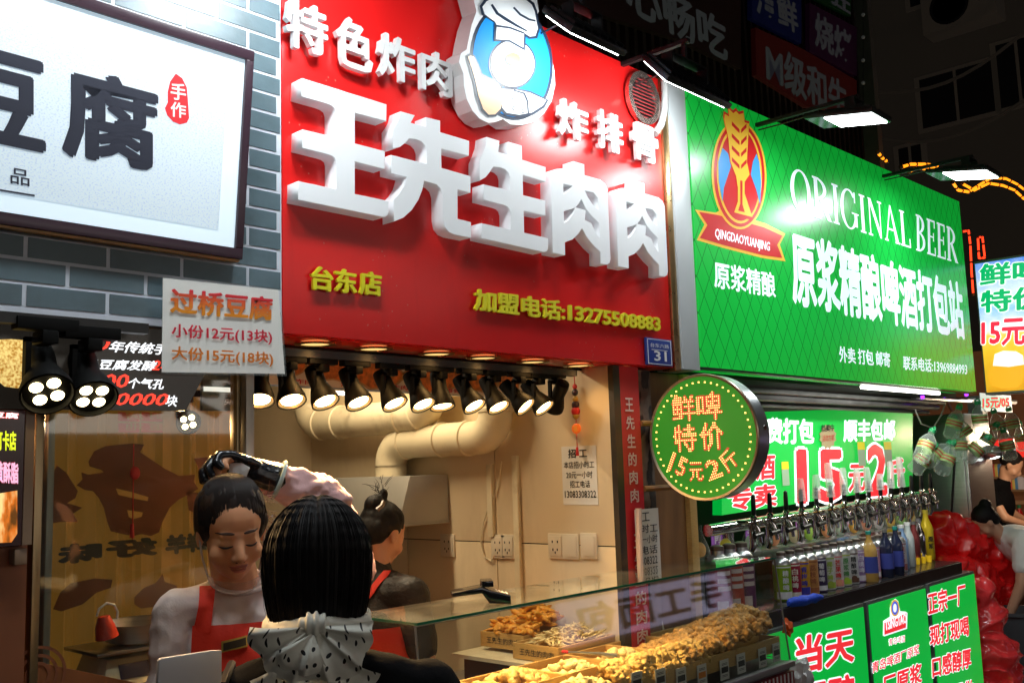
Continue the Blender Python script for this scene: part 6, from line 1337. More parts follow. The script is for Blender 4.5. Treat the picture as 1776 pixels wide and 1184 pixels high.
MB().tube([on_face(bv, M, -.0215 + .0043 * k, -.0612 + .0022 * math.sin(math.pi * k / 10) - .0012 * math.sin(math.pi * k / 5) ** 2, .0) for k in range(11)], [.0006, .0022, .0030, .0033, .0032, .0028, .0032, .0033, .0030, .0022, .0006], 8).build('upper_lip', lipm, p, smooth=True)
MB().tube([on_face(bv, M, -.018 + .0036 * k, -.0675 - .0022 * math.sin(math.pi * k / 10), .0) for k in range(11)], [.0006, .0024, .0034, .0040, .0043, .0044, .0043, .0040, .0034, .0024, .0006], 8).build('lower_lip', lipm, p, smooth=True)
hb = MB()
def he(c, r): hb.ell(M @ V3(c), r, R3, 22, 14)
he((0, -.027, .040), (.084, .094, .084)); he((0, -.060, -.010), (.078, .060, .070)); he((-.050, -.020, .018), (.038, .060, .055)); he((.050, -.022, .018), (.036, .058, .055)); he((0, -.125, .045), (.045, .04, .045))
def hairdisp(c, n):
    q = M.inverted() @ c; return .0022 * noise.noise(V3((q.x * 130, q.y * 18, q.z * 40))) + .002 * noise.noise(q * 30)
remesh(hb, .0045, 'hair', hair_b, p, 2, hairdisp)
strands('loose_hair', mat('hair_backlit', (.22, .07, .02), .4), p, [(M @ V3((-.088, -.03, .03)), (-1, -.2, .3)), (M @ V3((-.092, -.03, -.02)), (-1, -.2, 0)), (M @ V3((-.085, -.04, -.06)), (-.8, 0, -.5))], 70, 5, .032)  # orange backlight is painted into the colour of these strands
rr = random.Random(31); mb = MB()
for k in range(230):
    a = -1.35 + 2.7 * rr.random(); pts = []     # from the hairline back to the bun over the crown
    f0 = V3((math.sin(a) * .070, .062 * math.cos(a) ** .5 - .012, .066 - .085 * (1 - math.cos(a)))); ctr = V3((0, -.027, .030)); bun = V3((0, -.118, .050))
    for i in range(8):
        t = i / 7; q = f0.lerp(bun, t); d = (q - ctr); d.z += .055 * math.sin(math.pi * t); r_e = 1 / math.sqrt((d.x / .0855) ** 2 + (d.y / .0955) ** 2 + (d.z / .0965) ** 2); pts.append(M @ (ctr + d * r_e * (1.0 + .012 * rr.random()) if t < .93 else q))
    mb.tube(pts, [.0004] + [.0010] * 6 + [.0005], 3, cap=False)
o = mb.build('hair_strands', mat('hair_sheen', (.014, .008, .006), .5, spec=.2), p, smooth=True); o['kind'] = 'stuff'
for sx in (-1, 1): MB().ell(M @ V3((sx * .0762, -.004, -.012)), (.004, .009, .017), R3).build('ear_hollow', mat('ear_shade', (.40, .15, .09), .6), p, smooth=True)  # darker skin tone painted in for the shade inside the ear
shm = mat('shirt_white', (.82, .68, .64), .75, var=.05, bump=.15, bs=200)
garment('shirt', J, shm, p, .010, 1.75, .0055, th=.76, neck=False, disp=lambda c, n: .005 * noise.noise(c * 11) + .0055 * (.6 - 2.2 * abs(noise.noise(V3((c.x * 15 + c.z * 11, c.y * 12, c.z * 8 - c.x * 12))))) + .002 * noise.noise(c * 40))
MB().tube([V3(J['neck']) + V3((.056 * math.cos(a), .056 * math.sin(a) + .010, .004 - .020 * math.sin(a))) for a in [2 * math.pi * k / 24 for k in range(25)]], .006, 8).build('collar', shm, p, smooth=True)
shirt = [c for c in p.children if c.name.startswith('shirt')][0]
sbv = BVHTree.FromPolygons([v.co.copy() for v in shirt.data.vertices], [tuple(q.vertices) for q in shirt.data.polygons])
def drape(name, m, par, bvh, fn, nu, nv, off=.008, th=.0015, back=False, wob=.003):
    mb = MB(); g = []
    for j in range(nv + 1):
        for i in range(nu + 1):
            x, z = fn(i / nu, j / nv); h = bvh.ray_cast(V3((x, -.6 if back else .6, z)), V3((0, 1 if back else -1, 0))); y = h[0].y if h[0] else .0
            g.append(V3((x, y + (off + wob * noise.noise(V3((x * 14, z * 9, 1))) + wob * .6 * math.sin(x * 60 + z * 20) * noise.noise(V3((x * 6, z * 6, 4)))) * (-1 if back else 1), z)))
    for q in range(3):      # cloth does not follow every hollow
        g2 = list(g)
        for j in range(1, nv):
            for i in range(1, nu):
                k = j * (nu + 1) + i; g2[k] = V3((g[k].x, max(g[k].y, (g[k - 1].y + g[k + 1].y + g[k - nu - 1].y + g[k + nu + 1].y) / 4) if not back else min(g[k].y, (g[k - 1].y + g[k + 1].y + g[k - nu - 1].y + g[k + nu + 1].y) / 4), g[k].z))
        g = g2
    t = V3((0, -th if not back else th, 0)); n = len(g); fs = []
    for j in range(nv):
        for i in range(nu):
            a = j * (nu + 1) + i; f = (a, a + 1, a + nu + 2, a + nu + 1); fs += [f, tuple(q + n for q in f[::-1])]
    mb.add(g + [q + t for q in g], fs); return mb.build(name, m, par, smooth=True, ang=80)
aprm = mat('apron_red', (.85, .035, .012), .7, var=.06, bump=.2, bs=150)
apron = drape('apron', aprm, p, sbv, lambda u, v: ((-.108 - .028 * (1 - v)) + (.208 + .056 * (1 - v)) * u, .80 + (1.302 - .80) * v), 26, 34, .011)
for sx in (-1, 1): drape('apron_strap', aprm, p, sbv, lambda u, v, sx=sx: (sx * (.084 - .016 * v) + (u - .5) * .030, 1.288 + .088 * v), 4, 14, .0125, wob=.0)
bdg = drape('badge', mat('badge_dark', (.03, .02, .01), .4), p, sbv, lambda u, v: (.002 + .044 * u, 1.262 + .015 * v - .008 * u), 4, 2, .017, .003, wob=0)
drape('badge_frame', mat('badge_gold_rim', (.5, .35, .08), .35, .6), p, sbv, lambda u, v: (-.001 + .050 * u, 1.259 + .021 * v - .008 * u), 4, 2, .0155, .003, wob=0)
text(p, 'lettering', '王先生', V3((.034, .15, 1.005)), V3((-.1, 0, 0)), V3((0, 0, .035)), yel, bold=2, off=0) if False else None
shield = film('shield_clear', (.90, .78, .72), .22, .6)
mb = MB(); n = 16; vs = []
for j in range(5):
    for i in range(n + 1):
        a = math.pi * (i / n); r = .060 + .010 * j / 4; vs.append(M @ V3((r * math.cos(a), .030 + .068 * math.sin(a) + .006 * j / 4, -.108 + .030 * j / 4 - .014 * math.sin(a))))
mb.add(vs, [(j * (n + 1) + i, j * (n + 1) + i + 1, (j + 1) * (n + 1) + i + 1, (j + 1) * (n + 1) + i) for j in range(4) for i in range(n)]).build('chin_shield', shield, p, smooth=True)
rimm = mat('shield_rim', (.75, .62, .55), .2, alpha=.8); MB().tube(vs[:n + 1], .0018, 6).build('shield_rim', rimm, p, smooth=True)
for sx in (-1, 1): MB().tube([M @ V3((sx * .060, .030, -.100)), M @ V3((sx * .071, .018, -.06)), M @ V3((sx * .0775, .004, -.004))], .0022, 6).build('shield_strap', rimm, p, smooth=True)

# ---- customer seen from behind
loc = V3((1.075, 1.475, 0)); p = thing('person', 'customer seen from behind with a black bob, black top and polka dot scarf', 'person', loc, facing(loc) + math.pi - .05)
J = stand(1.57, .185); J['shR'] = (.185, 0, 1.20); J['shL'] = (-.185, 0, 1.20); J['neck'] = (0, -.01, 1.285); J['chest'] = (0, .0, 1.10); J.update(elR=(.23, .06, .95), wrR=(.12, .26, 1.0), elL=(-.23, .06, .95), wrL=(-.1, .26, 1.0))
M = headM(J['neck'], .12, 0, 0, .178, .02, .87)
figure('body', p, J, M, skin, .006)
blk = mat('black_top', (.003, .003, .004), .9, spec=.12, bump=.25, bs=120); garment('top', J, blk, p, .015, 1.9, .008)
R3 = M.to_3x3(); mb = MB(); nu, nv = 150, 44; vs = []
def bob(a, t):
    z = .112 - .258 * t; q = min(1, t / .50); rad = math.sqrt(max(0, 1 - (1 - q) ** 2)); tail = max(0, (t - .62) / .38); rad *= 1 + .05 * math.sin(min(1, t * 1.3) * math.pi) - .13 * tail ** 2
    st = .0030 * noise.noise(V3((a * 9, t * 2.2, 1))) + .0007 * noise.noise(V3((a * 38, t * 3, 7))) + .0003 * noise.noise(V3((a * 90, t * 2.5, 3)))
    x, y = math.cos(a), math.sin(a); part = -.005 * math.exp(-(x * rad * .104 / .006) ** 2) * max(0, 1 - t / .35)
    return V3((x * (.104 * rad + st * min(1, t * 6)), -.026 + y * (.108 * rad + st * min(1, t * 6)), z + part + (.012 * noise.noise(V3((a * 6, 0, 5))) if t > .97 else 0)))
for j in range(nv + 1):
    for i in range(nu): vs.append(M @ bob(2 * math.pi * i / nu, max(.0006, (j / nv) ** 1.25)))
fs = [(j * nu + i, j * nu + (i + 1) % nu, (j + 1) * nu + (i + 1) % nu, (j + 1) * nu + i) for j in range(nv) for i in range(nu)] + [tuple(range(nu)), tuple(nv * nu + i for i in range(nu))[::-1]]
mb.add(vs, fs).build('hair', hairm, p, smooth=True, ang=70)
mb = MB(); rr = random.Random(8)
for k in range(520):
    a = math.pi * (1.0 + rr.random()) if k % 4 else 2 * math.pi * rr.random(); x, y = math.cos(a), math.sin(a)
    pts = []
    e_ = .97 + .03 * rr.random()
    for i in range(12):
        t = .004 + e_ * (i / 11) ** 1.7; q = bob(a if a < 2 * math.pi else a, t); c0_ = V3((0, -.026, q.z)); pts.append(M @ (c0_ + (q - c0_) * (1.001 + (.010 if k % 12 else .06) * rr.random() * (i / 11 if k % 12 == 0 else 1))))
    mb.tube(pts, [.0003] * 11 + [.0003], 3, cap=False)
o = mb.build('hair_strands', mat('hair_shine', (.006, .005, .006), .65, spec=.08), p, smooth=True); o['kind'] = 'stuff'
# gathered scarf with dots
dots = mat('polka_scarf', (.80, .79, .70), .6, bump=.1, bs=200)
nt = dots.node_tree; L = nt.links.new; uv = nt.nodes.new('ShaderNodeUVMap'); sp = nt.nodes.new('ShaderNodeSeparateXYZ'); L(uv.outputs[0], sp.inputs[0])
vor = nt.nodes.new('ShaderNodeTexVoronoi'); vor.voronoi_dimensions = '2D'; vor.inputs['Scale'].default_value = 42; vor.inputs['Randomness'].default_value = .5; L(uv.outputs[0], vor.inputs['Vector'])
lt = nt.nodes.new('ShaderNodeMath'); lt.operation = 'LESS_THAN'; lt.inputs[1].default_value = .16; L(vor.outputs['Distance'], lt.inputs[0]); mix_color_nodes(dots, lt.outputs[0], (.008, .008, .012))
def frill(name, z0, y0, a0, a1, r0, r1, folds, amp, seed, lab=None):
    rr = random.Random(seed); ph = rr.random() * 6; nu, nv = 120, 16; vs = []; uvs = []
    for j in range(nv + 1):
        t = j / nv
        for i in range(nu + 1):
            u = i / nu; a = a0 + (a1 - a0) * u; rad = r0 + (r1 - r0) * t * (1 + .05 * math.sin(3 * a + ph) + .05 * math.sin(folds * .5 * a + ph))
            f = math.sin(folds * a + ph + .5 * math.sin(2 * a)) + .35 * math.sin(folds * 1.9 * a + 1.3 * ph)
            x = math.cos(a) * rad + .004 * t * math.cos(folds * a + ph) ; z = z0 + math.sin(a) * rad * .92
            y = y0 - .020 * math.sin(math.pi * .75 * t) - amp * (t ** .7) * f
            if t > .93: y += .004
            vs.append(V3((x, y, z))); uvs.append(((a - math.pi * 1.5) * (r0 + (r1 - r0) * t) * 1.25, rad))
    fs = [(j * (nu + 1) + i, j * (nu + 1) + i + 1, (j + 1) * (nu + 1) + i + 1, (j + 1) * (nu + 1) + i) for j in range(nv) for i in range(nu)]
    allv = vs; allf = fs
    me = bpy.data.meshes.new(name); me.from_pydata([tuple(v) for v in allv], [], allf); ul = me.uv_layers.new(name='UVMap'); U2 = uvs + uvs
    for l in me.loops: ul.data[l.index].uv = U2[l.vertex_index]
    me.shade_smooth(); return link(name, me, p, dots, label=lab)
zc_ = 1.350; yc_ = -.125
frill('scarf_lower_frill', zc_ - .030, yc_ + .006, math.pi * 1.14, math.pi * 1.86, .006, .120, 9, .006, 2)
frill('scarf_upper_frill', zc_ + .004, yc_ - .010, math.pi * .98, math.pi * 2.02, .004, .098, 11, .006, 5)
frill('scarf_inner_frill', zc_ - .004, yc_ - .022, math.pi * 1.12, math.pi * 1.60, .004, .070, 8, .005, 9)
mb = MB(); mb.ell((0, yc_ - .004, zc_ + .006), (.026, .022, .020)); scn = remesh(mb, .003, 'scarf_knot', mat('scarf_plain', (.76, .75, .67), .65), p, 2, lambda c, n: .003 * math.sin(c.x * 500))
mb = MB(); mb.tube([V3((.075 * math.cos(a), .085 * math.sin(a) - .02, 1.345 + .006 * math.sin(a * 3))) for a in [2 * math.pi * k / 32 for k in range(33)]], .019, 10); remesh(mb, .004, 'scarf_collar', MATS['scarf_plain'], p, 1, lambda c, n: .003 * noise.noise(V3((c.x * 40, c.y * 40, c.z * 160))))
MB().lathe([(.004, 0), (.0065, .001), (.004, .002)], (.052, -.192, 1.262), (0, -1, 0), 16, cap=False).build('grommet', brass, p, smooth=True)
MB().tube([V3((-.150, -.120, .95)), V3((-.150, -.130, 1.14)), V3((-.150, -.085, 1.262)), V3((-.150, .02, 1.275)), V3((-.152, .10, 1.18)), V3((-.15, .12, .95))], .008, 8).build('bag_strap', mat('strap_leather', (.012, .012, .016), .35), p, smooth=True)

# ---- third person hidden behind the customer: pink sleeve, black glove, bracelet
el = None
loc = V3((1.60, 2.33, 0)); p = thing('person', 'person hidden behind the customer, raising a pink-sleeved arm with a black glove', 'person', loc, 0)
def at_d(px, py, d): r = ray(px, py); return V3((0, 0, CAMH)) + r * (d / r.dot(ROT @ V3((0, 0, -1)))) - loc
elb = at_d(562, 868, 2.42); wri = at_d(468, 826, 2.28); shd = at_d(600, 985, 2.70)
J = dict(pelvis=(.0, .0, .90), chest=(.02, .0, 1.08), neck=(.02, 0, 1.235), shL=shd + V3((.02, 0, 0)), shR=tuple(V3((.04, 0, 1.19)) * 2 - (shd + V3((0, 0, .0)))), hipL=(-.09, 0, .86), hipR=(.09, 0, .86), knL=(-.09, .02, .48), knR=(.09, .02, .48), anL=(-.09, 0, .075), anR=(.09, 0, .075))
J['shR'] = (J['shR'][0], J['shR'][1], 1.17); J['elL'] = elb; J['wrL'] = wri; J['elR'] = V3(J['shR']) + V3((.05, .02, -.24)); J['wrR'] = V3(J['shR']) + V3((.0, .12, -.40))
hdv = at_d(392, 800, 2.25) - wri; J['hdL'] = hdv; J['pnL'] = ROT @ V3((.1, -.75, .62))
M = headM(J['neck'], .35, -.6, 0, .13, .0)
figure('body', p, J, M, skin, .006, curl=1.0)
hb = MB(); R3 = M.to_3x3(); hb.ell(M @ V3((0, -.027, .038)), (.084, .094, .082), R3); hb.ell(M @ V3((0, -.06, -.01)), (.076, .06, .07), R3); remesh(hb, .006, 'hair', hairm, p, 2)
pinks = mat('pink_sleeve', (.70, .42, .42), .75, var=.06, bump=.2, bs=150)
def slv(c, n): return .010 * noise.noise(V3((c.x * 22, c.y * 22, c.z * 38))) + .006 * abs(noise.noise(V3((c.x * 45, c.y * 30, c.z * 60)))) 
mb = MB(); limb(mb, [J['shL'], J['elL'], V3(J['elL']).lerp(V3(J['wrL']), .86)], [.064, .060, .041]); remesh(mb, .005, 'sleeve', pinks, p, 1, slv)
garment('shirt', J, pinks, p, .013, 1., .009)
glv = mat('black_glove', (.010, .011, .014), .25, coat=.3, bump=.3, bs=90)
mb = MB(); hand(mb, J['wrL'], J['hdL'], J['pnL'], 1.0, 1.14); mb.ell(V3(J['wrL']) + V3(hdv).normalized() * .05, .027); w_ = V3(J['wrL']); cap_(mb, w_ - V3(hdv).normalized() * .015, w_ + V3(hdv).normalized() * .03, .034, .032)
remesh(mb, .003, 'glove', glv, p, 1, lambda c, n: .0010 * noise.noise(c * 90))
dn = V3(hdv).normalized(); u_ = dn.orthogonal().normalized(); v_ = dn.cross(u_)
c0 = w_ - dn * .022
MB().tube([c0 + (u_ * math.cos(a) + v_ * math.sin(a)) * .042 for a in [2 * math.pi * k / 36 for k in range(37)]], .0050, 8, cap=False).build('bracelet', mat('jade', (.50, .58, .52), .15, coat=.5), p, smooth=True)
nk = thing('folded_napkin', 'small white folded cloth gripped by the black-gloved hand', 'cloth', loc + w_)
pp = w_ + dn * .065 + loc; rt = (ROT @ V3((1, 0, 0))); upv = ROT @ V3((0, 1, 0)); tw_ = -(ROT @ V3((0, 0, -1)))
def npt(x, y): return pp + rt * x + upv * y + tw_ * .030
B(nk).poly([npt(-.020, .012), npt(.004, .016), npt(.024, .002), (npt(.020, -.008)), npt(.012, -.030), npt(-.026, -.034), npt(-.024, -.012)], -tw_, .006).build('cloth', mat('napkin', (.78, .76, .74), .8, bump=.3), nk, bevel=.002)

# ---- woman at the back in black lace top
loc = V3((2.12, 2.62, 0)); p = thing('person', 'woman at the back turned away in a black lace top with a red apron strap', 'person', loc, -1.30)
J = stand(1.52, .145); J['neck'] = (0, .03, 1.265); J['chest'] = (0, .01, 1.08); J['shL'] = (-.145, .01, 1.20); J['shR'] = (.145, .01, 1.20); J.update(elR=(.185, .03, .98), wrR=(.15, .22, .90), elL=(-.185, .03, .98), wrL=(-.12, .25, .92))
M = headM(J['neck'], .42, -.25, 0, .125, .05, .86)
figure('body', p, J, M, skin, .006, curl=.4)
lace = mat('black_lace', (.014, .009, .008), .55, bump=1., bs=90); garment('lace_top', J, lace, p, .012, .72, .007)
hb = MB(); R3 = M.to_3x3()
for c, r in [((0, -.027, .040), (.083, .093, .083)), ((0, -.062, -.005), (.076, .060, .066)), ((0, -.085, .085), (.045, .045, .042)), ((.01, -.07, .13), (.018, .02, .03))]: hb.ell(M @ V3(c), r, R3, 20, 12)
remesh(hb, .005, 'hair', hairm, p, 2, lambda c, n: .003 * noise.noise(V3((c.x * 60, c.y * 60, c.z * 25))))
strands('loose_hair', hairm, p, [(M @ V3((0, -.08, .14)), (0, -.3, 1)), (M @ V3((.02, -.09, .13)), (.4, -.5, 1))], 22, 9, .045, .0012, .15)
MB().tube([M @ V3((.055, -.115, .055)), M @ V3((.065, -.105, .075)), M @ V3((.06, -.10, .095))], .008, 8).build('hair_claw', mat('claw', (.2, .14, .1), .25), p, smooth=True)
lt_ = [c for c in p.children if c.name.startswith('lace_top')][0]; lbv = BVHTree.FromPolygons([v.co.copy() for v in lt_.data.vertices], [tuple(q.vertices) for q in lt_.data.polygons])
for sx in (-1, 1): drape('apron_strap', aprm, p, lbv, lambda u, v, sx=sx: (sx * (-.10 + .17 * v) + (u - .5) * .028, .95 + .33 * v), 3, 20, .006, back=True, wob=0)
drape('apron', aprm, p, lbv, lambda u, v: (-.15 + .30 * u, .60 + .5 * v), 20, 20, .012)
mb = MB(); mb.lathe([(.14, .07), (.165, -.08), (.18, -.5)], (0, .0, 1.04), (0, 0, 1), 30, cap=False).build('apron_skirt', aprm, p, smooth=True)

# ================================================================ right side: cabinet, bags, hanging bottles, far stall
cab = thing('steel_cabinet', 'tall brushed steel cabinet behind the right end of the beer counter', 'cabinet', (7.0, 2.5, 0))
B(cab).box((7.0, 2.34, 0), (7.5, 3.2, 1.86)).build('body', steel, cab, bevel=.01); B(cab).box((6.985, 2.36, .15), (6.9995, 3.15, 1.80)).build('door', steel, cab, bevel=.004)
B(cab).tube([PX(1655, 800, 6.97), PX(1652, 850, 6.97), PX(1648, 930, 6.97)], .006, 6).build('cable', ink, cab, smooth=True)
pl_ = thing('pale_post', 'pale post with small papers at the opening of the far stall', 'post', (7.8, 2.28, 0)); a = PX(1708, 850, 7.6); B(pl_).box((7.55, a.y - .05, 0), (7.65, a.y + .05, 2.0)).build('post', mat('post_pale2', (.35, .34, .32), .5, var=.2), pl_)
B(pl_).box((7.54, a.y - .05, a.z), (7.549, a.y + .04, a.z + .22)).build('paper', paper, pl_)
# plastic bags
def bag(label, pts, r, m, y, seed, amp=.3, grp='red plastic bags beside the counter'):
    P = [PY(*q, y) for q in pts]; t = thing('plastic_bag', label, 'bag', P[-1], 0, grp); mb = MB(t.location)
    for q, rr_2 in zip(P, r): mb.ell(q, (rr_2, rr_2 * .8, rr_2 * 1.05), nu=16, nv=10)
    for q, q2, ra, rb in zip(P, P[1:], r, r[1:]): mb.tube([q, q2], [ra * .9, rb * .9], 14)
    o = V3((seed, 0, 0))
    return remesh(mb, .010, 'crumpled_film', m, t, 0, lambda c, n: amp * (.11 * (1 - 2.6 * abs(noise.noise(c * 4.2 + o + V3((noise.noise(c * 9), 0, 0))))) + .035 * (1 - 3 * abs(noise.noise(c * 11 + o))) + .010 * (1 - 3 * abs(noise.noise(c * 27 + o)))))
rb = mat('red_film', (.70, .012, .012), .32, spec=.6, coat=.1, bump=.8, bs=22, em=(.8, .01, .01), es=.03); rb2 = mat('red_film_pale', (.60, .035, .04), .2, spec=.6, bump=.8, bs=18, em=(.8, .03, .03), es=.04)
bag('crumpled bright red plastic sheets piled behind the counter end', [(1638, 930), (1665, 950), (1690, 975), (1710, 1000)], [.10, .16, .22, .20], rb, 2.35, 3, .55)
bag('second heap of red film just left of the bending woman', [(1650, 1000), (1690, 1015), (1705, 1040)], [.09, .14, .17], rb, 2.3, 6, .5)
bag('long pale red plastic bag hanging beside the rightmost counter box', [(1695, 1025), (1705, 1080), (1712, 1140), (1718, 1220)], [.06, .11, .15, .18], rb2, 2.02, 9, .4)
# hanging clear bottles with green caps
bgl = film('pet_plastic', (.75, .86, .82), .10, .85, .08); capg = mat('cap_green', (.02, .33, .12), .4); labg = mat('bottle_label', (.40, .60, .22), .5, var=.3, vs=50)
labr = mat('label_red_print', (.5, .10, .04), .5)
rr = random.Random(12)
wl = ['in the left drooping cluster', 'in the left drooping cluster, lower', 'at the far left of the row', 'under the blue lamp', 'left of the price strip', 'in front of the price strip', 'right of the price strip', 'low in the middle of the row', 'beside the orange light', 'second from the right end', 'at the right picture edge', 'upper right, tilted']
HB = [(1604, 778, -.75), (1622, 790, -.95), (1598, 800, -.5), (1640, 800, -.6), (1654, 738, -.25), (1676, 752, .35), (1700, 730, .05), (1712, 764, -.35), (1733, 742, .1), (1748, 776, .3), (1757, 738, -.1), (1773, 762, .1), (1690, 782, -.6), (1664, 776, -.2)]
wl = ['at the lower left of the drooping cluster', 'in the drooping cluster, second from the left', 'at the far lower left of the cluster', 'at the right of the drooping cluster', 'just right of the white cable', 'tilted right beside the white cable', 'below the 15元 price strip, left', 'below the 15元 price strip, lower', 'under the hanging advertisement', 'low under the advertisement, tilted right', 'under the beer mug picture', 'at the right picture edge', 'low, left of the price strip', 'low in the middle of the row']
for k, (x, y, ang) in enumerate(HB):
    c = PY(x, y, 2.08 + .05 * (k % 3)); t = thing('hanging_bottle', 'clear plastic bottle with green cap hanging %s' % wl[k], 'bottle', c, 0, 'clear bottles with green caps hanging over the counter end')
    R = Matrix.Rotation(ang, 3, (ROT @ V3((0, 0, 1)))) @ Matrix.Rotation(.25 * ((k * 7) % 5 - 2) / 2, 3, 'X')
    ax = R @ V3((0, 0, 1)); r = .046; cc = -ax * .08; f = .72
    MB().lathe([(r * .55, 0), (r * .9, .008), (r, .02), (r * .95, .05), (r, .07), (r * .93, .085), (r, .10), (r, .125), (r * .7, .155), (r * .36, .172), (r * .34, .19)], cc, ax, 18, cap=False).build('body', bgl, t, smooth=True, ang=50)
    for q in range(5):
        a_ = 2 * math.pi * q / 5; u3 = ax.orthogonal().normalized(); v3 = ax.cross(u3); MB().ell(cc + ax * .006 + (u3 * math.cos(a_) + v3 * math.sin(a_)) * r * .55, .009, nu=8, nv=6).build('foot', bgl, t, smooth=True)
    MB().lathe([(r * .42, .182), (r * .42, .205), (.001, .206)], cc, ax, 14).build('cap', capg, t, smooth=True); MB().lathe([(r * 1.01, .068), (r * 1.01, .118)], cc, ax, 18, cap=False).build('paper_label', labg, t, smooth=True)
    for h_ in (.080, .098): MB().lathe([(r * 1.02, h_), (r * 1.02, h_ + .009)], cc, ax, 18, cap=False).build('label_stripe', labr, t, smooth=True)
    u3 = ax.orthogonal().normalized(); MB().tube([cc + ax * (.19 + .028 * math.sin(math.pi * q / 10)) + u3 * .034 * math.cos(math.pi * q / 10) for q in range(11)], .0045, 6).build('green_handle', capg, t, smooth=True)
ps = thing('price_strip', 'small green and white price strip under the hanging beer advertisement', 'sign', PY(1725, 695, 2.3))
B(ps).box(PY(1703, 712, 2.26), PY(1752, 686, 2.265)).build('card', mat('strip_white', (.7, .7, .7), .4, em=(.9, 1, .9), es=.5), ps); tF(ps, 'lettering', '15元/05', (1704, 708), (1750, 706), (1704, 690), 2.258, adr, bold=3, rim=adg)
aw = thing('white_canopy_frame', 'grey metal frame and cables under the sign end', 'frame', PY(1660, 695, 2.2))
B(aw).tube([PY(1585, 690, 2.3), PY(1760, 697, 2.3)], .018, 8).tube([PY(1640, 690, 2.3), PY(1650, 712, 2.3)], .01, 6).build('bar', alum, aw, smooth=True)
B(aw).tube([PY(x, y, 2.25) for x, y in [(1590, 690), (1588, 712), (1598, 735), (1618, 742), (1632, 720), (1640, 698)]], .004, 6).build('cable', white, aw, smooth=True)
for x, y in ((1600, 688), (1638, 686), (1676, 684)):
    B(aw).ell(PY(x, y, 2.2), .012).build('violet_lamp', emis('violet', (.25, .03, 1), 3), aw, smooth=True)
# far stall, warm lit
fsx = 10.5
fs_ = thing('far_stall', 'warmly lit far food stall with a red header at the right edge', 'stall', (fsx, 2, 0))
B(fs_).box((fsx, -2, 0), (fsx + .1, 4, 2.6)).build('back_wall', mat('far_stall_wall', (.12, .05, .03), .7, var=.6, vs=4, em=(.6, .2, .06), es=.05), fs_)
a, b = PX(1722, 790, 9.6), PX(1800, 768, 9.6); B(fs_).box((9.6, b.y - .5, a.z - .02), (9.65, a.y, b.z + .05)).build('red_header', mat('header_red', (.5, .02, .02), .4, em=(.9, .03, .02), es=.6), fs_)
tX(fs_, '特价', (1728, 792), (1762, 790), (1728, 774), 9.59, adw, bold=2); 
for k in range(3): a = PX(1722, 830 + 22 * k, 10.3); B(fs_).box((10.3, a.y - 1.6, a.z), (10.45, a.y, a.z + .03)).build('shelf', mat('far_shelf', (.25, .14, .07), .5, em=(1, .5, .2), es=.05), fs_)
rr = random.Random(4)
for k in range(12):
    q = PX(1726 + 5 * (k % 6) + 20 * (k // 6), 826 + 22 * (k // 6), 10.25); c_ = [(.6, .1, .05), (.7, .5, .1), (.1, .25, .4), (.6, .55, .5)][k % 4]
    t = thing('far_jar', '%s container, %s from the left on the %s shelf of the far stall' % (['red', 'yellow', 'blue', 'cream'][k % 4], ['first', 'second', 'third', 'fourth', 'fifth', 'sixth'][k % 6], ['upper', 'lower'][k // 6]), 'container', q, 0, 'containers on the far stall shelves')
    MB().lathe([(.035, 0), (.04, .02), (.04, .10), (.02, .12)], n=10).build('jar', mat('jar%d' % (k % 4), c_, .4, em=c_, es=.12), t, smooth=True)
fl = thing('far_lamp', 'bright clip lamp hanging over the opening of the far stall', 'lamp', PX(1716, 785, 7.5)); B(fl).ell(PX(1717, 784, 7.4), (.07, .10, .05)).build('shade', alum, fl, smooth=True); B(fl).ell(PX(1718, 788, 7.38), (.03, .07, .03)).build('bulb', glow, fl, smooth=True)
ld = bpy.data.lights.new('far_lamp_light', 'POINT'); ld.energy = 30; ld.color = (1, .75, .5); ld.shadow_soft_size = .08; lo = bpy.data.objects.new('far_lamp_light', ld); COL.objects.link(lo); lo.parent = fl; lo.location = V3((.6, -.3, .15))
org_ = thing('yellow_glow_lamp', 'small yellow lamp glowing behind the hanging bottles', 'lamp', PY(1632, 722, 2.8)); B(org_).ell(PY(1632, 723, 2.8), (.07, .02, .012)).build('lamp', emis('yellow_glow', (1, .7, .05), 4), org_)
# people on the right
q = PX(1730, 850, 8.9); loc = V3((q.x, q.y + .05, 0)); p = thing('person', 'person in a black T-shirt bending over the counter of the far stall', 'person', loc, 3.3)
J = stand(1.62, .18); J['neck'] = (0, .10, 1.33); J['chest'] = (0, .05, 1.14); J.update(elR=(.25, .12, 1.06), wrR=(.1, .30, .98), elL=(-.25, .12, 1.06), wrL=(-.1, .30, .98)); M = headM(J['neck'], .6, 0, 0, .15, .07); figure('body', p, J, M, skin_d, .010); garment('shirt', J, blk, p, .015, .5, .012)
hb = MB(); hb.ell(M @ V3((0, -.027, .04)), (.085, .095, .083), M.to_3x3()); remesh(hb, .01, 'hair', hairm, p, 1)
d_ = 6.3; r_ = ray(1752, 925); q = V3((0, 0, CAMH)) + r_ * (d_ / r_.dot(ROT @ V3((0, 0, -1)))); loc = V3((q.x + .16, q.y - .14, -.03)); p = thing('person', 'woman with a black bun and white T-shirt bending down at the right edge', 'person', loc, .75)
J = stand(1.6, .17); J.update(pelvis=(0, -.08, .88), chest=(0, .12, 1.02), neck=(0, .24, 1.10), shL=(-.17, .20, 1.08), shR=(.17, .20, 1.08), hipL=(-.09, -.06, .85), hipR=(.09, -.06, .85), elL=(-.19, .25, .82), wrL=(-.13, .33, .60), elR=(.19, .25, .82), wrR=(.13, .33, .60), knL=(-.09, 0, .47), knR=(.09, 0, .47))
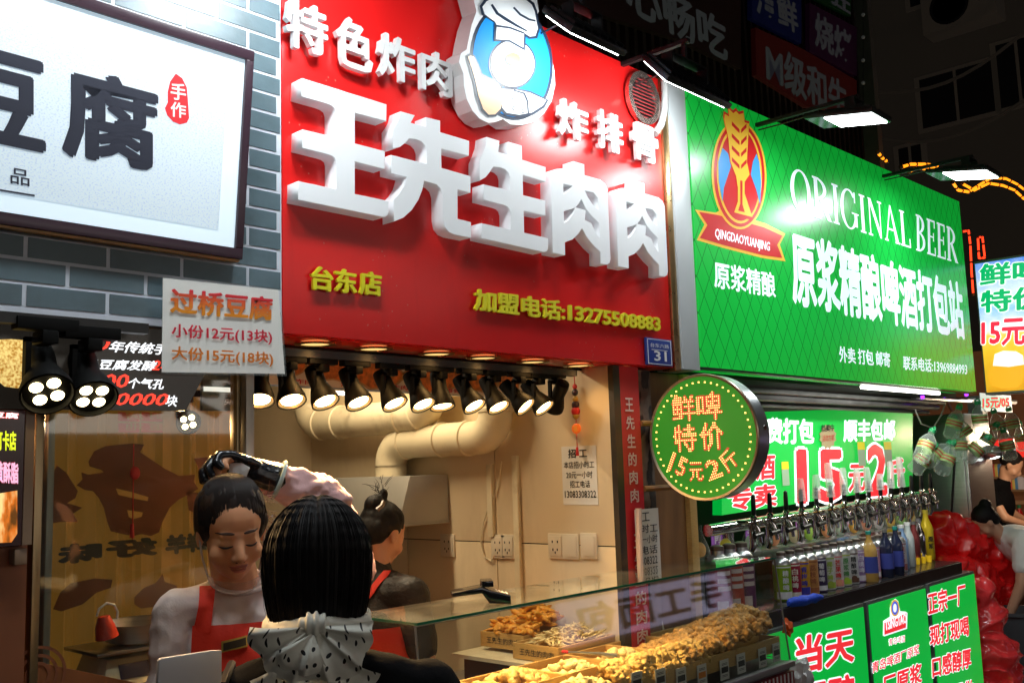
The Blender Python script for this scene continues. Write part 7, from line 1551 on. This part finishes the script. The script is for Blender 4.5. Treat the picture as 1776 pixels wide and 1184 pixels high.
M = headM(J['neck'], .75, 0, 0, .085, .115, .84); figure('body', p, J, M, skin_d, .008); garment('white_shirt', J, mat('tee_white', (.70, .70, .68), .7, bump=.2), p, .016, .62, .009)
hb = MB()
for c, r in [((0, -.027, .04), (.086, .096, .085)), ((0, -.055, -.01), (.078, .06, .07)), ((0, -.10, .085), (.05, .045, .045))]: hb.ell(M @ V3(c), r, M.to_3x3())
remesh(hb, .008, 'hair', hairm, p, 1)
mb = MB(); R_n = None
for k in 'LR': limb(mb, [J['hip' + k], J['kn' + k], V3(J['an' + k]) + V3((0, 0, .03))], [.115, .085, .07])
mb.ell(J['pelvis'], (.16, .135, .12)); remesh(mb, .012, 'trousers', mat('trousers_dark', (.012, .03, .022), .7), p, 1)
MB().tube([V3(J['wrL']) + V3((.032 * math.cos(a), .032 * math.sin(a), .02)) for a in [2 * math.pi * k / 16 for k in range(17)]], .004, 6).build('bracelet', white, p, smooth=True)
bn_ = thing('grey_bucket', 'dark grey bucket below the bending woman', 'bucket', (q.x - .05, q.y - .02, 0)); MB().lathe([(.14, 0), (.19, .60), (.205, .60), (.205, .62), (.185, .62), (.14, .05)], n=28, cap=False).build('bucket', mat('bucket_grey', (.06, .07, .08), .4), bn_, smooth=True)
wt_ = thing('white_stool_box', 'white plastic box beside the bucket at the right edge', 'box', (q.x + .1, q.y - .5, 0)); MB().box((-.16, -.16, 0), (.16, .16, .42)).build('box', white, wt_, bevel=.02)
for k in range(3):
    c = PY(1752 + 9 * k, 905, 3.0); t = thing('drink_bottle', '%s green-capped bottle standing behind the bending woman' % ['left', 'middle', 'right'][k], 'bottle', (c.x, c.y, c.z - .1), 0, 'bottles on the far counter'); MB().lathe([(.04, 0), (.04, .15), (.015, .22), (.015, .24)], n=12).build('body', dk if k < 2 else rb, t, smooth=True); MB().lathe([(.018, .23), (.018, .26)], n=10).build('cap', capg, t)
fc = thing('far_counter', 'far counter with bottles behind the bending woman', 'counter', (9.2, 2.9, 0)); c = PY(1752, 905, 3.0); B(fc).box((c.x - .6, 2.9, 0), (c.x + 1.5, 3.5, c.z - .102)).build('counter', mat('far_counter_m', (.10, .04, .03), .5), fc)

# ================================================================ the stall across the lane, whose lit signs the case glass mirrors
os_ = thing('opposite_stall', 'lit stall across the lane behind the viewer, mirrored in the case glass', 'stall', (2, -2.4, 0))
B(os_).box((-2.5, -2.75, 0), (11.0, -2.65, 3.6)).build('front_wall', mat('opposite_wall', (.10, .09, .09), .6), os_)
osm = mat('opposite_lit_face', (.7, .7, .7), .4, em=(1, .93, .84), es=1.7)
for x0_, x1_ in ((-1.6, 2.0), (2.4, 5.6)):
    f_ = B(os_).box((x0_, -2.64, 1.92), (x1_, -2.55, 2.62)).build('sign_box', osm, os_)
    text(os_, 'lettering', '小吃烧烤' if x0_ < 0 else '鲜榨果汁', (x1_ - .3, -2.548, 2.02), (-(x1_ - x0_ - .6), 0, 0), (0, 0, .5), mat('opposite_red', (.6, .02, .02), .5), bold=3)
B(os_).box((7.2, -2.64, .95), (10.2, -2.60, 1.35)).build('lilac_sign_face', mat('lilac_face', (.5, .45, .6), .4, em=(.72, .66, 1), es=.85), os_)
text(os_, 'lettering', '手工面包', (10.0, -2.598, 1.0), (-2.6, 0, 0), (0, 0, .3), mat('opposite_brown', (.25, .10, .03), .5), bold=3)
for s__, x_, z_, c_ in (('15元', 12.6, 1.35, (.05, .6, 1)), ('10元', 12.6, .95, (1, .85, .02)), ('8元', 12.3, .60, (.4, .2, 1))): text(os_, 'neon_lettering', s__, (x_, -2.59, z_), (-1.0, 0, 0), (0, 0, .3), emis('neon_%s' % s__[:2], c_, 5), bold=1)
